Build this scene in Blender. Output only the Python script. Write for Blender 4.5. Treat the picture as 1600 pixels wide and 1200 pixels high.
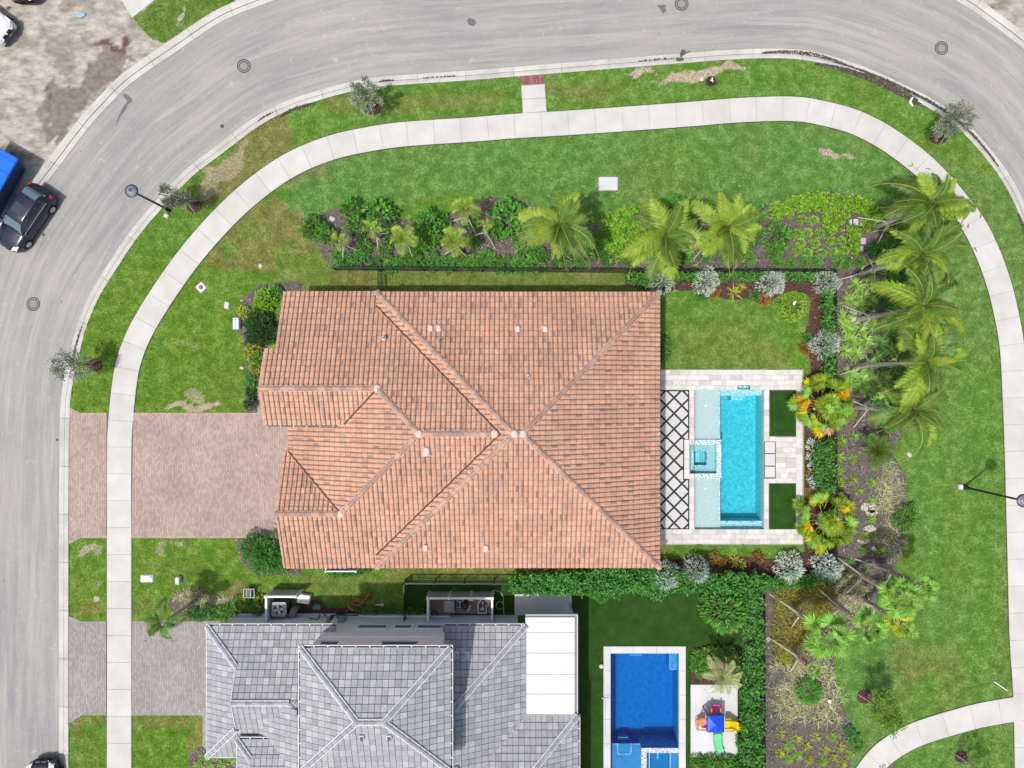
import bpy, math, random
import numpy as np
from math import radians, sin, cos, pi, sqrt, atan2
random.seed(7); rng = np.random.default_rng(7)
scene = bpy.context.scene
for o in list(bpy.data.objects): bpy.data.objects.remove(o)
COL = scene.collection

# ------------------------------------------------------------ camera, sky, sun, exposure
H = 44.0                      # flying height of the camera above the ground, metres
cam_d = bpy.data.cameras.new("camera"); cam_d.sensor_width = 36.0
cam_d.lens = 36.0 * H / 64.0; cam_d.clip_end = 2000; cam_d.clip_start = 0.5
cam = bpy.data.objects.new("camera", cam_d); COL.objects.link(cam)
cam.location = (0, 0, H); cam.rotation_euler = (0, 0, 0)
scene.camera = cam
SUN = np.array([-0.33, -0.27, 1.0]); SUN /= np.linalg.norm(SUN)
w = bpy.data.worlds.new("World"); scene.world = w; w.use_nodes = True
nt = w.node_tree; bg = nt.nodes["Background"]
sky = nt.nodes.new("ShaderNodeTexSky"); sky.sky_type = 'NISHITA'; sky.sun_disc = False
sky.sun_elevation = math.asin(SUN[2]); sky.sun_rotation = atan2(SUN[0], SUN[1])
sky.air_density = 1.0; sky.dust_density = 4.0
nt.links.new(sky.outputs[0], bg.inputs[0]); bg.inputs[1].default_value = 0.13
sd = bpy.data.lights.new("sun", 'SUN'); sd.energy = 3.0; sd.angle = radians(2.0); sd.color = (1, 0.965, 0.91)
so = bpy.data.objects.new("sun", sd); COL.objects.link(so)
from mathutils import Vector, Matrix
so.rotation_euler = Vector(tuple(SUN)).to_track_quat('Z', 'Y').to_euler(); so.location = (-20, -15, 60)
scene.view_settings.view_transform = 'Standard'; scene.view_settings.look = 'None'
scene.view_settings.exposure = 0.0; scene.view_settings.gamma = 1

# ------------------------------------------------------------ helpers
ZL = 0.10                     # lawn level
def P(px, py, z=0.0):         # survey point (photograph) -> ground coordinates at height z
    s = (H - z) / H / 25.0
    return np.array([(px - 800) * s, (600 - py) * s, z])
def G(px, py, z=ZL): return P(px, py, z)
class MB:
    def __init__(s): s.v = []; s.f = []; s.t = []; s.m = []; s.n = 0
    def add(s, v, f, t=(1, 1, 1), m=0):
        v = np.asarray(v, float).reshape(-1, 3); n = s.n
        s.v.append(v); s.f += [tuple(i + n for i in q) for q in f]
        s.t += (list(t) if isinstance(t, list) else [t] * len(f)); s.m += [m] * len(f); s.n += len(v); return s
    def mesh(s, name, mats, smooth=False):
        me = bpy.data.meshes.new(name)
        V = np.concatenate(s.v) if s.v else np.zeros((0, 3))
        me.from_pydata(V.tolist(), [], s.f)
        for mt in (mats if isinstance(mats, (list, tuple)) else [mats]): me.materials.append(mt)
        if s.f:
            a = me.attributes.new('tint', 'FLOAT_COLOR', 'FACE')
            T = np.ones((len(s.f), 4)); T[:, :3] = np.array(s.t, float)[:, :3]
            a.data.foreach_set('color', T.ravel())
            me.polygons.foreach_set('material_index', s.m)
            if smooth: me.polygons.foreach_set('use_smooth', [True] * len(s.f))
        me.update(); return me
    def box(s, x0, x1, y0, y1, z0, z1, t=(1, 1, 1), m=0, R=None):
        v = np.array([[x, y, z] for z in (z0, z1) for y in (y0, y1) for x in (x0, x1)], float)
        if R is not None: v = R(v)
        return s.add(v, [(0, 2, 3, 1), (4, 5, 7, 6), (0, 1, 5, 4), (2, 6, 7, 3), (0, 4, 6, 2), (1, 3, 7, 5)], t, m)
    def bevbox(s, x0, x1, y0, y1, z0, z1, b=0.03, t=(1, 1, 1), m=0, R=None):
        rings = []
        def ring(ix, z):
            a0, a1, c0, c1 = x0 + ix, x1 - ix, y0 + ix, y1 - ix
            return [(a0 + b, c0, z), (a1 - b, c0, z), (a1, c0 + b, z), (a1, c1 - b, z), (a1 - b, c1, z), (a0 + b, c1, z), (a0, c1 - b, z), (a0, c0 + b, z)]
        v = np.array(ring(0, z0) + ring(0, z1 - b) + ring(b * .8, z1), float)
        if R is not None: v = R(v)
        f = []
        for k in range(2):
            for i in range(8): j = (i + 1) % 8; f.append((k * 8 + i, k * 8 + j, k * 8 + 8 + j, k * 8 + 8 + i))
        f.append(tuple(range(16, 24))); f.append(tuple(range(7, -1, -1)))
        return s.add(v, f, t, m)
    def prism(s, poly, z0, z1, t=(1, 1, 1), m=0, bottom=False):
        n = len(poly); poly = [(p[0], p[1]) for p in poly]
        A = sum(poly[i][0] * poly[(i + 1) % n][1] - poly[(i + 1) % n][0] * poly[i][1] for i in range(n))
        if A < 0: poly = poly[::-1]
        v = [(x, y, z0) for x, y in poly] + [(x, y, z1) for x, y in poly]
        f = [tuple(range(n, 2 * n))] + [(i, (i + 1) % n, n + (i + 1) % n, n + i) for i in range(n)]
        if bottom: f.append(tuple(range(n - 1, -1, -1)))
        return s.add(v, f, t, m)
    def tube(s, pts, rad, n=8, t=(1, 1, 1), m=0, cap=True):
        pts = [np.array(p, float) for p in pts]; k = len(pts)
        rad = [rad] * k if np.isscalar(rad) else rad
        v = []
        for i, p in enumerate(pts):
            d = pts[min(i + 1, k - 1)] - pts[max(i - 1, 0)]; d /= (np.linalg.norm(d) + 1e-9)
            up = np.array([0, 0, 1.0]) if abs(d[2]) < .9 else np.array([1.0, 0, 0])
            a = np.cross(d, up); a /= np.linalg.norm(a); b = np.cross(d, a)
            for j in range(n): th = 2 * pi * j / n; v.append(p + rad[i] * (a * cos(th) + b * sin(th)))
        f = [(i * n + j, (i + 1) * n + j, (i + 1) * n + (j + 1) % n, i * n + (j + 1) % n) for i in range(k - 1) for j in range(n)]
        if cap: f += [tuple(range(n)), tuple(range(k * n - 1, (k - 1) * n - 1, -1))]
        return s.add(v, f, t, m)
    def lathe(s, c, prof, n=20, t=(1, 1, 1), m=0, top=True):   # prof = [(r,z)]
        v = [(c[0] + r * cos(2 * pi * j / n), c[1] + r * sin(2 * pi * j / n), c[2] + z) for r, z in prof for j in range(n)]
        f = [(i * n + j, i * n + (j + 1) % n, (i + 1) * n + (j + 1) % n, (i + 1) * n + j) for i in range(len(prof) - 1) for j in range(n)]
        if top: f.append(tuple(range((len(prof) - 1) * n, len(prof) * n)))
        return s.add(v, f, t, m)

def setp(o, label=None, cat=None, group=None, kind=None):
    if label: o['label'] = label
    if cat: o['category'] = cat
    if group: o['group'] = group
    if kind: o['kind'] = kind
    return o
def link(name, data, parent=None, loc=(0, 0, 0), rz=0.0, sc=1.0, **k):
    o = bpy.data.objects.new(name, data); COL.objects.link(o)
    if parent is not None: o.parent = parent
    o.location = tuple(float(a) for a in loc); o.rotation_euler = (0, 0, rz)
    o.scale = (sc, sc, sc) if np.isscalar(sc) else sc
    return setp(o, **k)
def obj(name, mb, mats, parent=None, smooth=False, world=True, **k):
    o = link(name, mb.mesh(name, mats, smooth), parent, **k)
    if parent is not None and world and parent.parent is None: o.location = -parent.location   # mesh written in world coordinates
    return o
def thing(name, loc, label, cat, group=None, kind=None, rz=0.0):
    return link(name, None, None, loc, rz, label=label, cat=cat, group=group, kind=kind)
def copytree(src, loc, rz=0.0, sc=1.0, label=None, group=None):
    r = src.copy(); COL.objects.link(r); r.location = tuple(loc); r.rotation_euler = (0, 0, rz)
    r.scale = (sc, sc, sc) if np.isscalar(sc) else sc
    if label: r['label'] = label
    if group: r['group'] = group
    for ch in list(src.children):
        c = ch.copy(); COL.objects.link(c); c.parent = r
        for g in ch.children:
            d = g.copy(); COL.objects.link(d); d.parent = c
    return r

def inpoly(poly, X, Y):
    poly = np.asarray(poly, float); ins = np.zeros(np.shape(X), bool); n = len(poly)
    for i in range(n):
        x0, y0 = poly[i][:2]; x1, y1 = poly[(i + 1) % n][:2]
        if y0 == y1: continue
        c = ((y0 > Y) != (y1 > Y)) & (X < (x1 - x0) * (Y - y0) / (y1 - y0) + x0)
        ins ^= c
    return ins
_lat = rng.random((256, 256))
def vnoise(X, Y, sc):
    x = np.asarray(X) / sc; y = np.asarray(Y) / sc
    xi = np.floor(x).astype(int); yi = np.floor(y).astype(int); fx = x - xi; fy = y - yi
    fx = fx * fx * (3 - 2 * fx); fy = fy * fy * (3 - 2 * fy)
    g = lambda a, b: _lat[a % 256, b % 256]
    return (g(xi, yi) * (1 - fx) + g(xi + 1, yi) * fx) * (1 - fy) + (g(xi, yi + 1) * (1 - fx) + g(xi + 1, yi + 1) * fx) * fy
def fbm(X, Y, sc): return (vnoise(X, Y, sc) + .5 * vnoise(X + 91, Y + 37, sc / 2) + .25 * vnoise(X + 11, Y + 77, sc / 4)) / 1.75
def catmull(pts, per=8):
    p = [np.array(q, float) for q in pts]; p = [2 * p[0] - p[1]] + p + [2 * p[-1] - p[-2]]; out = []
    for i in range(1, len(p) - 2):
        for k in range(per):
            t = k / per; a, b, c, d = p[i - 1:i + 3]
            out.append(.5 * ((2 * b) + (-a + c) * t + (2 * a - 5 * b + 4 * c - d) * t * t + (-a + 3 * b - 3 * c + d) * t ** 3))
    out.append(p[-2]); return np.array(out)
def resample(pts, step):
    d = np.r_[0, np.cumsum(np.linalg.norm(np.diff(pts, axis=0), axis=1))]
    n = max(2, int(round(d[-1] / step)) + 1); s = np.linspace(0, d[-1], n)
    return np.stack([np.interp(s, d, pts[:, k]) for k in range(pts.shape[1])], 1)
def normals(p):
    t = np.gradient(p, axis=0); t /= np.linalg.norm(t, axis=1)[:, None]
    return np.stack([-t[:, 1], t[:, 0]], 1)

# ------------------------------------------------------------ materials
def newmat(name):
    m = bpy.data.materials.new(name); m.use_nodes = True; n = m.node_tree
    return m, n, n.nodes['Principled BSDF']
def N(n, typ, **kw):
    nd = n.nodes.new(typ)
    for k, v in kw.items():
        if k in nd.inputs: nd.inputs[k].default_value = v
        else: setattr(nd, k, v)
    return nd
def pos(n): return N(n, 'ShaderNodeNewGeometry').outputs['Position']
def noise(n, scale, detail=3, rough=.55, vec=None, dist=0.0):
    nd = N(n, 'ShaderNodeTexNoise'); nd.inputs['Scale'].default_value = scale; nd.inputs['Detail'].default_value = detail
    nd.inputs['Roughness'].default_value = rough; nd.inputs['Distortion'].default_value = dist
    n.links.new(vec if vec is not None else pos(n), nd.inputs['Vector']); return nd.outputs['Fac']
def ramp(n, fac, stops):
    r = N(n, 'ShaderNodeValToRGB'); e = r.color_ramp.elements
    while len(e) < len(stops): e.new(.5)
    for el, (p, c) in zip(e, stops): el.position = p; el.color = (*c, 1) if len(c) == 3 else c
    n.links.new(fac, r.inputs[0]); return r.outputs[0]
def mix(n, fac, a, b, typ='MIX'):
    m = N(n, 'ShaderNodeMix', data_type='RGBA', blend_type=typ)
    for i, x in ((0, fac), (6, a), (7, b)):
        if isinstance(x, (int, float)): m.inputs[i].default_value = x
        elif isinstance(x, tuple): m.inputs[i].default_value = (*x, 1)
        else: n.links.new(x, m.inputs[i])
    return m.outputs[2]
def mathn(n, op, a, b=0.0, clamp=False):
    m = N(n, 'ShaderNodeMath', operation=op); m.use_clamp = clamp
    for i, x in ((0, a), (1, b)):
        if isinstance(x, (int, float)): m.inputs[i].default_value = x
        else: n.links.new(x, m.inputs[i])
    return m.outputs[0]
def attr(n, name): return N(n, 'ShaderNodeAttribute', attribute_name=name)
def bump(n, b, h, strength=.3, dist=.02):
    bn = N(n, 'ShaderNodeBump'); bn.inputs['Strength'].default_value = strength; bn.inputs['Distance'].default_value = dist
    n.links.new(h, bn.inputs['Height']); n.links.new(bn.outputs[0], b.inputs['Normal'])
def M(name, col, rough=.6, var=.12, scale=6.0, bmp=0.0, bscale=40.0, metal=0.0, tint=True, spec=.4, stain=None):
    m, n, b = newmat(name)
    f = noise(n, scale, 4)
    g = ramp(n, f, [(.25, (1 - var,) * 3), (.75, (1 + var,) * 3)])
    c = mix(n, 1.0, tuple(col), g, 'MULTIPLY')
    if stain: c = mix(n, ramp(n, noise(n, stain[1], 5), [(stain[2], (0, 0, 0)), (stain[2] + .18, (1, 1, 1))]), c, tuple(stain[0]))
    if tint: c = mix(n, 1.0, c, attr(n, 'tint').outputs['Color'], 'MULTIPLY')
    n.links.new(c, b.inputs['Base Color']); b.inputs['Roughness'].default_value = rough
    b.inputs['Metallic'].default_value = metal; b.inputs['Specular IOR Level'].default_value = spec
    if bmp: bump(n, b, noise(n, bscale, 3), bmp)
    return m
def leafmat(name, col, col2, rough=.5, trans=.25):
    m, n, b = newmat(name)
    oi = N(n, 'ShaderNodeObjectInfo').outputs['Random']
    c = mix(n, noise(n, 2.2, 2), tuple(col), tuple(col2))
    c = mix(n, 1.0, c, attr(n, 'tint').outputs['Color'], 'MULTIPLY')
    hs = N(n, 'ShaderNodeHueSaturation'); n.links.new(c, hs.inputs['Color'])
    n.links.new(mathn(n, 'ADD', mathn(n, 'MULTIPLY', oi, .3), .85), hs.inputs['Value'])
    n.links.new(mathn(n, 'ADD', mathn(n, 'MULTIPLY', oi, .02), .49), hs.inputs['Hue'])
    c = hs.outputs[0]
    n.links.new(c, b.inputs['Base Color']); b.inputs['Roughness'].default_value = rough
    b.inputs['Specular IOR Level'].default_value = .35
    tr = N(n, 'ShaderNodeBsdfTranslucent'); n.links.new(c, tr.inputs['Color'])
    ms = N(n, 'ShaderNodeMixShader'); ms.inputs[0].default_value = trans
    out = n.nodes['Material Output']; n.links.new(b.outputs[0], ms.inputs[1]); n.links.new(tr.outputs[0], ms.inputs[2])
    n.links.new(ms.outputs[0], out.inputs['Surface']); return m

def grass_color(n):
    z = N(n, 'ShaderNodeSeparateColor'); n.links.new(attr(n, 'zone').outputs['Color'], z.inputs[0])
    R, Gc, B = z.outputs
    f1 = noise(n, 1.4, 6, .75); f2 = noise(n, 8.0, 5, .8)
    f = mathn(n, 'ADD', mathn(n, 'MULTIPLY', f1, .50), mathn(n, 'MULTIPLY', f2, .52))
    cool = ramp(n, f, [(.34, (.052, .135, .028)), (.5, (.095, .218, .046)), (.66, (.25, .41, .135))])
    warm = ramp(n, f, [(.34, (.048, .125, .010)), (.5, (.100, .210, .020)), (.66, (.27, .39, .075))])
    c = mix(n, B, cool, warm)
    dry = ramp(n, f, [(.36, (.085, .095, .022)), (.5, (.20, .17, .06)), (.66, (.36, .29, .13))])
    c = mix(n, mathn(n, 'MULTIPLY', R, mathn(n, 'ADD', noise(n, 5.0, 3, .7), .45), True), c, dry)
    sand = ramp(n, noise(n, 14, 3), [(.35, (.26, .19, .11)), (.65, (.58, .50, .40))])
    c = mix(n, ramp(n, mathn(n, 'ADD', mathn(n, 'MULTIPLY', Gc, .8), mathn(n, 'MULTIPLY', noise(n, 9, 5, .85), .8)), [(.66, (0, 0, 0)), (.92, (1, 1, 1))]), c, sand)
    return c
m_lawn, n, b = newmat('lawn'); c = grass_color(n)
n.links.new(c, b.inputs['Base Color']); b.inputs['Roughness'].default_value = .9; b.inputs['Specular IOR Level'].default_value = .1
bump(n, b, noise(n, 22, 4, .7), .9, .05)
m_blade, n, b = newmat('grass blade'); c = grass_color(n)
c = mix(n, 1.0, c, attr(n, 'tint').outputs['Color'], 'MULTIPLY')
n.links.new(c, b.inputs['Base Color']); b.inputs['Roughness'].default_value = .7; b.inputs['Specular IOR Level'].default_value = .2

m_road, n, b = newmat('asphalt')
mp = N(n, 'ShaderNodeMapping'); mp.inputs['Scale'].default_value = (.10, 1.5, 1); n.links.new(attr(n, 'lane').outputs['Vector'], mp.inputs['Vector']); lane = mp.outputs[0]
c = ramp(n, noise(n, .15, 5, .6), [(.35, (.265, .265, .268)), (.62, (.345, .332, .308))])
c = mix(n, ramp(n, noise(n, 1.0, 6, .7, vec=lane, dist=.3), [(.42, (0, 0, 0)), (.68, (.85, .85, .85))]), c, (.435, .412, .372))
c = mix(n, ramp(n, noise(n, 2.4, 7, .75, vec=lane), [(.34, (.6, .6, .6)), (.48, (0, 0, 0))]), c, (.235, .24, .25))
c = mix(n, ramp(n, noise(n, 2.6, 7, .8, dist=1.0), [(.58, (0, 0, 0)), (.68, (.8, .8, .8))]), c, (.52, .50, .46))
c = mix(n, ramp(n, noise(n, 9, 5, .8), [(.66, (0, 0, 0)), (.73, (.8, .8, .8))]), c, (.60, .58, .54))
c = mix(n, 1.0, c, ramp(n, noise(n, 30, 2), [(.2, (.86,) * 3), (.8, (1.12,) * 3)]), 'MULTIPLY')
n.links.new(c, b.inputs['Base Color']); b.inputs['Roughness'].default_value = .9; b.inputs['Specular IOR Level'].default_value = .2
bump(n, b, noise(n, 60, 2), .3, .01)

def concrete(name, a, b2, st=(.42, .40, .36)):
    m, n, b = newmat(name)
    c = ramp(n, noise(n, .8, 5), [(.35, a), (.65, b2)])
    c = mix(n, ramp(n, noise(n, 2.5, 6, .7), [(.62, (0, 0, 0)), (.8, (.5, .5, .5))]), c, st)
    c = mix(n, 1.0, c, ramp(n, noise(n, 45, 2), [(.2, (.94,) * 3), (.8, (1.05,) * 3)]), 'MULTIPLY')
    c = mix(n, 1.0, c, attr(n, 'tint').outputs['Color'], 'MULTIPLY')
    n.links.new(c, b.inputs['Base Color']); b.inputs['Roughness'].default_value = .85; b.inputs['Specular IOR Level'].default_value = .2
    bump(n, b, noise(n, 50, 2), .15, .01); return m
m_walk = concrete('sidewalk concrete', (.53, .515, .485), (.60, .585, .56))
m_curb = concrete('kerb concrete', (.47, .455, .42), (.58, .565, .53), (.24, .22, .20))
m_pad = concrete('pale concrete', (.56, .56, .57), (.64, .64, .65))

def pavers(name, c1, c2, c3, bw=.21, bh=.105):
    m, n, b = newmat(name)
    mp = N(n, 'ShaderNodeMapping'); mp.inputs['Rotation'].default_value = (0, 0, radians(90)); n.links.new(pos(n), mp.inputs['Vector'])
    br = N(n, 'ShaderNodeTexBrick'); n.links.new(mp.outputs[0], br.inputs['Vector'])
    br.inputs['Scale'].default_value = 1; br.inputs['Brick Width'].default_value = bw; br.inputs['Row Height'].default_value = bh
    br.inputs['Mortar Size'].default_value = .007; br.inputs['Color1'].default_value = (0, 0, 0, 1); br.inputs['Color2'].default_value = (1, 1, 1, 1)
    br.inputs['Mortar'].default_value = (.5, .5, .5, 1); br.inputs['Bias'].default_value = 0
    c = ramp(n, br.outputs['Color'], [(.0, c1), (.5, c2), (1.0, c3)])
    c = mix(n, mathn(n, 'MULTIPLY', br.outputs['Fac'], .75), c, tuple(x * .35 for x in c1))
    c = mix(n, 1.0, c, ramp(n, noise(n, .5, 4), [(.3, (.9,) * 3), (.7, (1.1,) * 3)]), 'MULTIPLY')
    c = mix(n, ramp(n, noise(n, 9, 4, .7), [(.66, (0, 0, 0)), (.76, (.6, .6, .6))]), c, tuple(min(1, x * 1.35) for x in c3))
    c = mix(n, 1.0, c, attr(n, 'tint').outputs['Color'], 'MULTIPLY')
    n.links.new(c, b.inputs['Base Color']); b.inputs['Roughness'].default_value = .85; b.inputs['Specular IOR Level'].default_value = .2
    bump(n, b, mathn(n, 'SUBTRACT', 1.0, br.outputs['Fac']), .5, .01); return m
m_pav = pavers('pink paver', (.36, .27, .235), (.42, .32, .28), (.48, .375, .33))
m_pavg = pavers('grey paver', (.295, .27, .26), (.34, .315, .305), (.39, .365, .355))
m_brick = pavers('red paver', (.22, .09, .08), (.30, .13, .12), (.36, .18, .16))

m_mulch, n, b = newmat('grey brown mulch')
c = ramp(n, noise(n, 12, 5, .8), [(.35, (.055, .042, .038)), (.5, (.135, .108, .098)), (.66, (.28, .235, .22))])
c = mix(n, ramp(n, noise(n, 1.2, 4), [(.5, (0, 0, 0)), (.75, (.6, .6, .6))]), c, (.20, .17, .15))
n.links.new(c, b.inputs['Base Color']); b.inputs['Roughness'].default_value = .95; bump(n, b, noise(n, 18, 5, .8), 1.0, .06)
m_redmulch, n, b = newmat('red brown mulch')
c = ramp(n, noise(n, 14, 5, .8), [(.35, (.035, .016, .013)), (.5, (.095, .040, .032)), (.68, (.17, .088, .072))])
n.links.new(c, b.inputs['Base Color']); b.inputs['Roughness'].default_value = .95; bump(n, b, noise(n, 20, 5, .8), 1.0, .05)
m_chip = M('mulch chip', (.19, .15, .135), .9, .3, 5)
m_redchip = M('red mulch chip', (.125, .062, .052), .9, .3, 5)

m_turf, n, b = newmat('artificial turf')
c = ramp(n, noise(n, 1.6, 5, .7), [(.3, (.014, .050, .006)), (.7, (.030, .082, .010))])
c = mix(n, 1.0, c, ramp(n, noise(n, 60, 2), [(.25, (.75,) * 3), (.75, (1.3,) * 3)]), 'MULTIPLY')
n.links.new(c, b.inputs['Base Color']); b.inputs['Roughness'].default_value = .8; b.inputs['Specular IOR Level'].default_value = .15; bump(n, b, noise(n, 50, 3), .6, .02)

m_dirt, n, b = newmat('building plot sand')
z = N(n, 'ShaderNodeSeparateColor'); n.links.new(attr(n, 'zone').outputs['Color'], z.inputs[0])
mp = N(n, 'ShaderNodeMapping'); mp.inputs['Rotation'].default_value = (0, 0, radians(38)); mp.inputs['Scale'].default_value = (.8, 1.5, 1); n.links.new(pos(n), mp.inputs['Vector'])
c = ramp(n, noise(n, 1.3, 7, .72, vec=mp.outputs[0]), [(.35, (.26, .225, .175)), (.5, (.42, .385, .325)), (.65, (.56, .53, .475))])
c = mix(n, ramp(n, noise(n, 5, 5, .8, vec=mp.outputs[0]), [(.62, (0, 0, 0)), (.7, (.7, .7, .7))]), c, (.20, .17, .13))
wet = ramp(n, noise(n, 3, 6, .7), [(.35, (.13, .105, .085)), (.65, (.27, .22, .175))])
c = mix(n, z.outputs[0], c, wet)
red = ramp(n, noise(n, 9, 4, .7), [(.35, (.09, .045, .035)), (.65, (.20, .12, .10))])
c = mix(n, z.outputs[1], c, red)
n.links.new(c, b.inputs['Base Color']); b.inputs['Roughness'].default_value = .95; bump(n, b, noise(n, 6, 6, .75, vec=mp.outputs[0]), .9, .08)

m_trav = M('travertine', (.63, .615, .595), .6, .10, 5, .1, 30, stain=((.50, .47, .43), 1.7, .60))
m_stone = M('white stone slab', (.58, .58, .57), .5, .05, 4)
m_grout = M('black stone infill', (.022, .022, .024), .7, .1)
m_joint = M('grey joint', (.30, .285, .26), .9, .1)
m_soil = M('trimmed soil edge', (.055, .052, .035), .95, .3, 9)
def mosaic(name, a, b2, sc=22):
    m, n, b = newmat(name); vo = N(n, 'ShaderNodeTexVoronoi'); vo.inputs['Scale'].default_value = sc; n.links.new(pos(n), vo.inputs['Vector'])
    sp = N(n, 'ShaderNodeSeparateColor'); n.links.new(vo.outputs['Color'], sp.inputs[0])
    n.links.new(ramp(n, sp.outputs[0], [(.35, a), (.55, b2)]), b.inputs['Base Color']); b.inputs['Roughness'].default_value = .25; return m
m_mos = mosaic('blue and white mosaic', (.12, .34, .50), (.78, .86, .9))
m_mosg = mosaic('grey and white mosaic', (.20, .26, .34), (.74, .78, .84), 26)
m_plaster = M('pale pool plaster', (.52, .61, .635), .6, .30, 6.5, .4, 9); m_ledge = M('grey white ledge plaster', (.50, .53, .53), .6, .10, 7, .3, 12)  # strong mottling of the pale plaster paints ripple light into its colour
m_plb = M('blue pool plaster', (.11, .38, .60), .6, .22, 3.5)
m_plb2 = M('light blue pool plaster', (.06, .27, .50), .6, .12, 2.5)
def water(name, absorb, dens, bs=5.0, bst=.12):
    m, n, b = newmat(name); n.nodes.remove(b); out = n.nodes['Material Output']
    tr = N(n, 'ShaderNodeBsdfTransparent'); gl = N(n, 'ShaderNodeBsdfGlossy'); gl.inputs['Roughness'].default_value = .04
    fr = N(n, 'ShaderNodeFresnel'); fr.inputs['IOR'].default_value = 1.33
    bn = N(n, 'ShaderNodeBump'); bn.inputs['Strength'].default_value = bst; bn.inputs['Distance'].default_value = .05
    n.links.new(noise(n, bs, 3, .6, dist=.8), bn.inputs['Height']); n.links.new(bn.outputs[0], gl.inputs['Normal']); n.links.new(bn.outputs[0], fr.inputs['Normal'])
    ms = N(n, 'ShaderNodeMixShader'); n.links.new(fr.outputs[0], ms.inputs[0]); n.links.new(tr.outputs[0], ms.inputs[1]); n.links.new(gl.outputs[0], ms.inputs[2])
    n.links.new(ms.outputs[0], out.inputs['Surface'])
    va = N(n, 'ShaderNodeVolumeAbsorption'); va.inputs['Color'].default_value = (*absorb, 1); va.inputs['Density'].default_value = dens
    n.links.new(va.outputs[0], out.inputs['Volume']); return m
m_water = water('pool water', (.12, .89, .96), .95)
m_wblue = water('deep blue pool water', (.0, .71, .92), 1.1, 3, .05)

m_rtile, n, b = newmat('terracotta roof tile')
c = mix(n, 1.0, (.575, .345, .248), attr(n, 'tint').outputs['Color'], 'MULTIPLY')
c = mix(n, 1.0, c, ramp(n, noise(n, 5, 4, .7), [(.3, (.82,) * 3), (.7, (1.16,) * 3)]), 'MULTIPLY')
c = mix(n, 1.0, c, ramp(n, noise(n, .45, 5, .65), [(.35, (.86, .85, .86)), (.65, (1.08, 1.08, 1.06))]), 'MULTIPLY')
c = mix(n, ramp(n, noise(n, 3.5, 5, .7), [(.60, (0, 0, 0)), (.8, (.55, .55, .55))]), c, (.36, .28, .24))
n.links.new(c, b.inputs['Base Color']); b.inputs['Roughness'].default_value = .8; b.inputs['Specular IOR Level'].default_value = .25; bump(n, b, noise(n, 30, 3), .25, .01)
m_gtile, n, b = newmat('grey flat roof tile')
mp = N(n, 'ShaderNodeMapping'); mp.inputs['Scale'].default_value = (1, 1, 1); n.links.new(pos(n), mp.inputs['Vector'])
c = mix(n, 1.0, (.345, .352, .368), attr(n, 'tint').outputs['Color'], 'MULTIPLY')
c = mix(n, 1.0, c, ramp(n, noise(n, 7, 4, .7), [(.3, (.84,) * 3), (.7, (1.14,) * 3)]), 'MULTIPLY')
n.links.new(c, b.inputs['Base Color']); b.inputs['Roughness'].default_value = .7; bump(n, b, noise(n, 30, 3), .2, .01)
m_cap = M('weathered ridge cap', (.42, .27, .21), .85, .18, 5)
m_capg = M('grey ridge cap', (.33, .34, .36), .8, .12, 5)
m_mortar = M('pale mortar', (.60, .46, .40), .9, .1, 8)
m_mortarw = M('white mortar', (.62, .635, .66), .9, .06, 8)
m_deckr = M('dark roof underlay', (.10, .05, .035), .9, .1)
m_deckg = M('dark grey roof underlay', (.10, .105, .12), .9, .1)
m_stucco = M('cream stucco', (.60, .56, .50), .9, .05, 3, .2, 30)
m_stg = M('pale grey stucco', (.80, .81, .82), .9, .05, 2, .2, 30)
m_stg2 = M('light grey trim', (.75, .76, .78), .8, .04, 3)
m_white = M('white paint', (.80, .80, .80), .5, .03, 4)
m_whitemetal = M('white aluminium panel', (.64, .655, .67), .45, .02, 2)
m_black = M('black powder coated metal', (.018, .018, .020), .4, .1)
m_dgrey = M('dark grey plastic', (.06, .065, .075), .5, .1)
m_mgrey = M('mid grey metal', (.30, .32, .34), .45, .08, metal=.2)
m_lgrey = M('light grey metal', (.50, .52, .54), .45, .06)
m_glass, n, b = newmat('dark window glass'); b.inputs['Base Color'].default_value = (.03, .045, .055, 1); b.inputs['Roughness'].default_value = .06; b.inputs['Specular IOR Level'].default_value = .8
m_wood = M('weathered brace timber', (.56, .52, .46), .85, .15, 6)
m_trunk = M('grey palm trunk', (.42, .38, .34), .9, .2, 7, .5, 20)
m_trunkb = M('brown booted palm trunk', (.44, .33, .26), .9, .25, 9, .6, 20)
m_bark = M('brown bark', (.20, .15, .11), .9, .2, 9)
m_iron = M('cast iron cover', (.20, .195, .19), .8, .12, 9)
m_ironb = M('dark iron ring', (.05, .05, .05), .8, .1)
m_patch = M('fresh dark asphalt', (.15, .15, .155), .9, .15, 8)
m_damp = M('damp silt', (.10, .085, .07), .95, .35, 8)
m_sandp = M('pale sand patch', (.52, .47, .40), .95, .2, 12, .6, 20)
m_gravel = M('brown gravel', (.36, .25, .17), .9, .4, 25, .8, 30)
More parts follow.
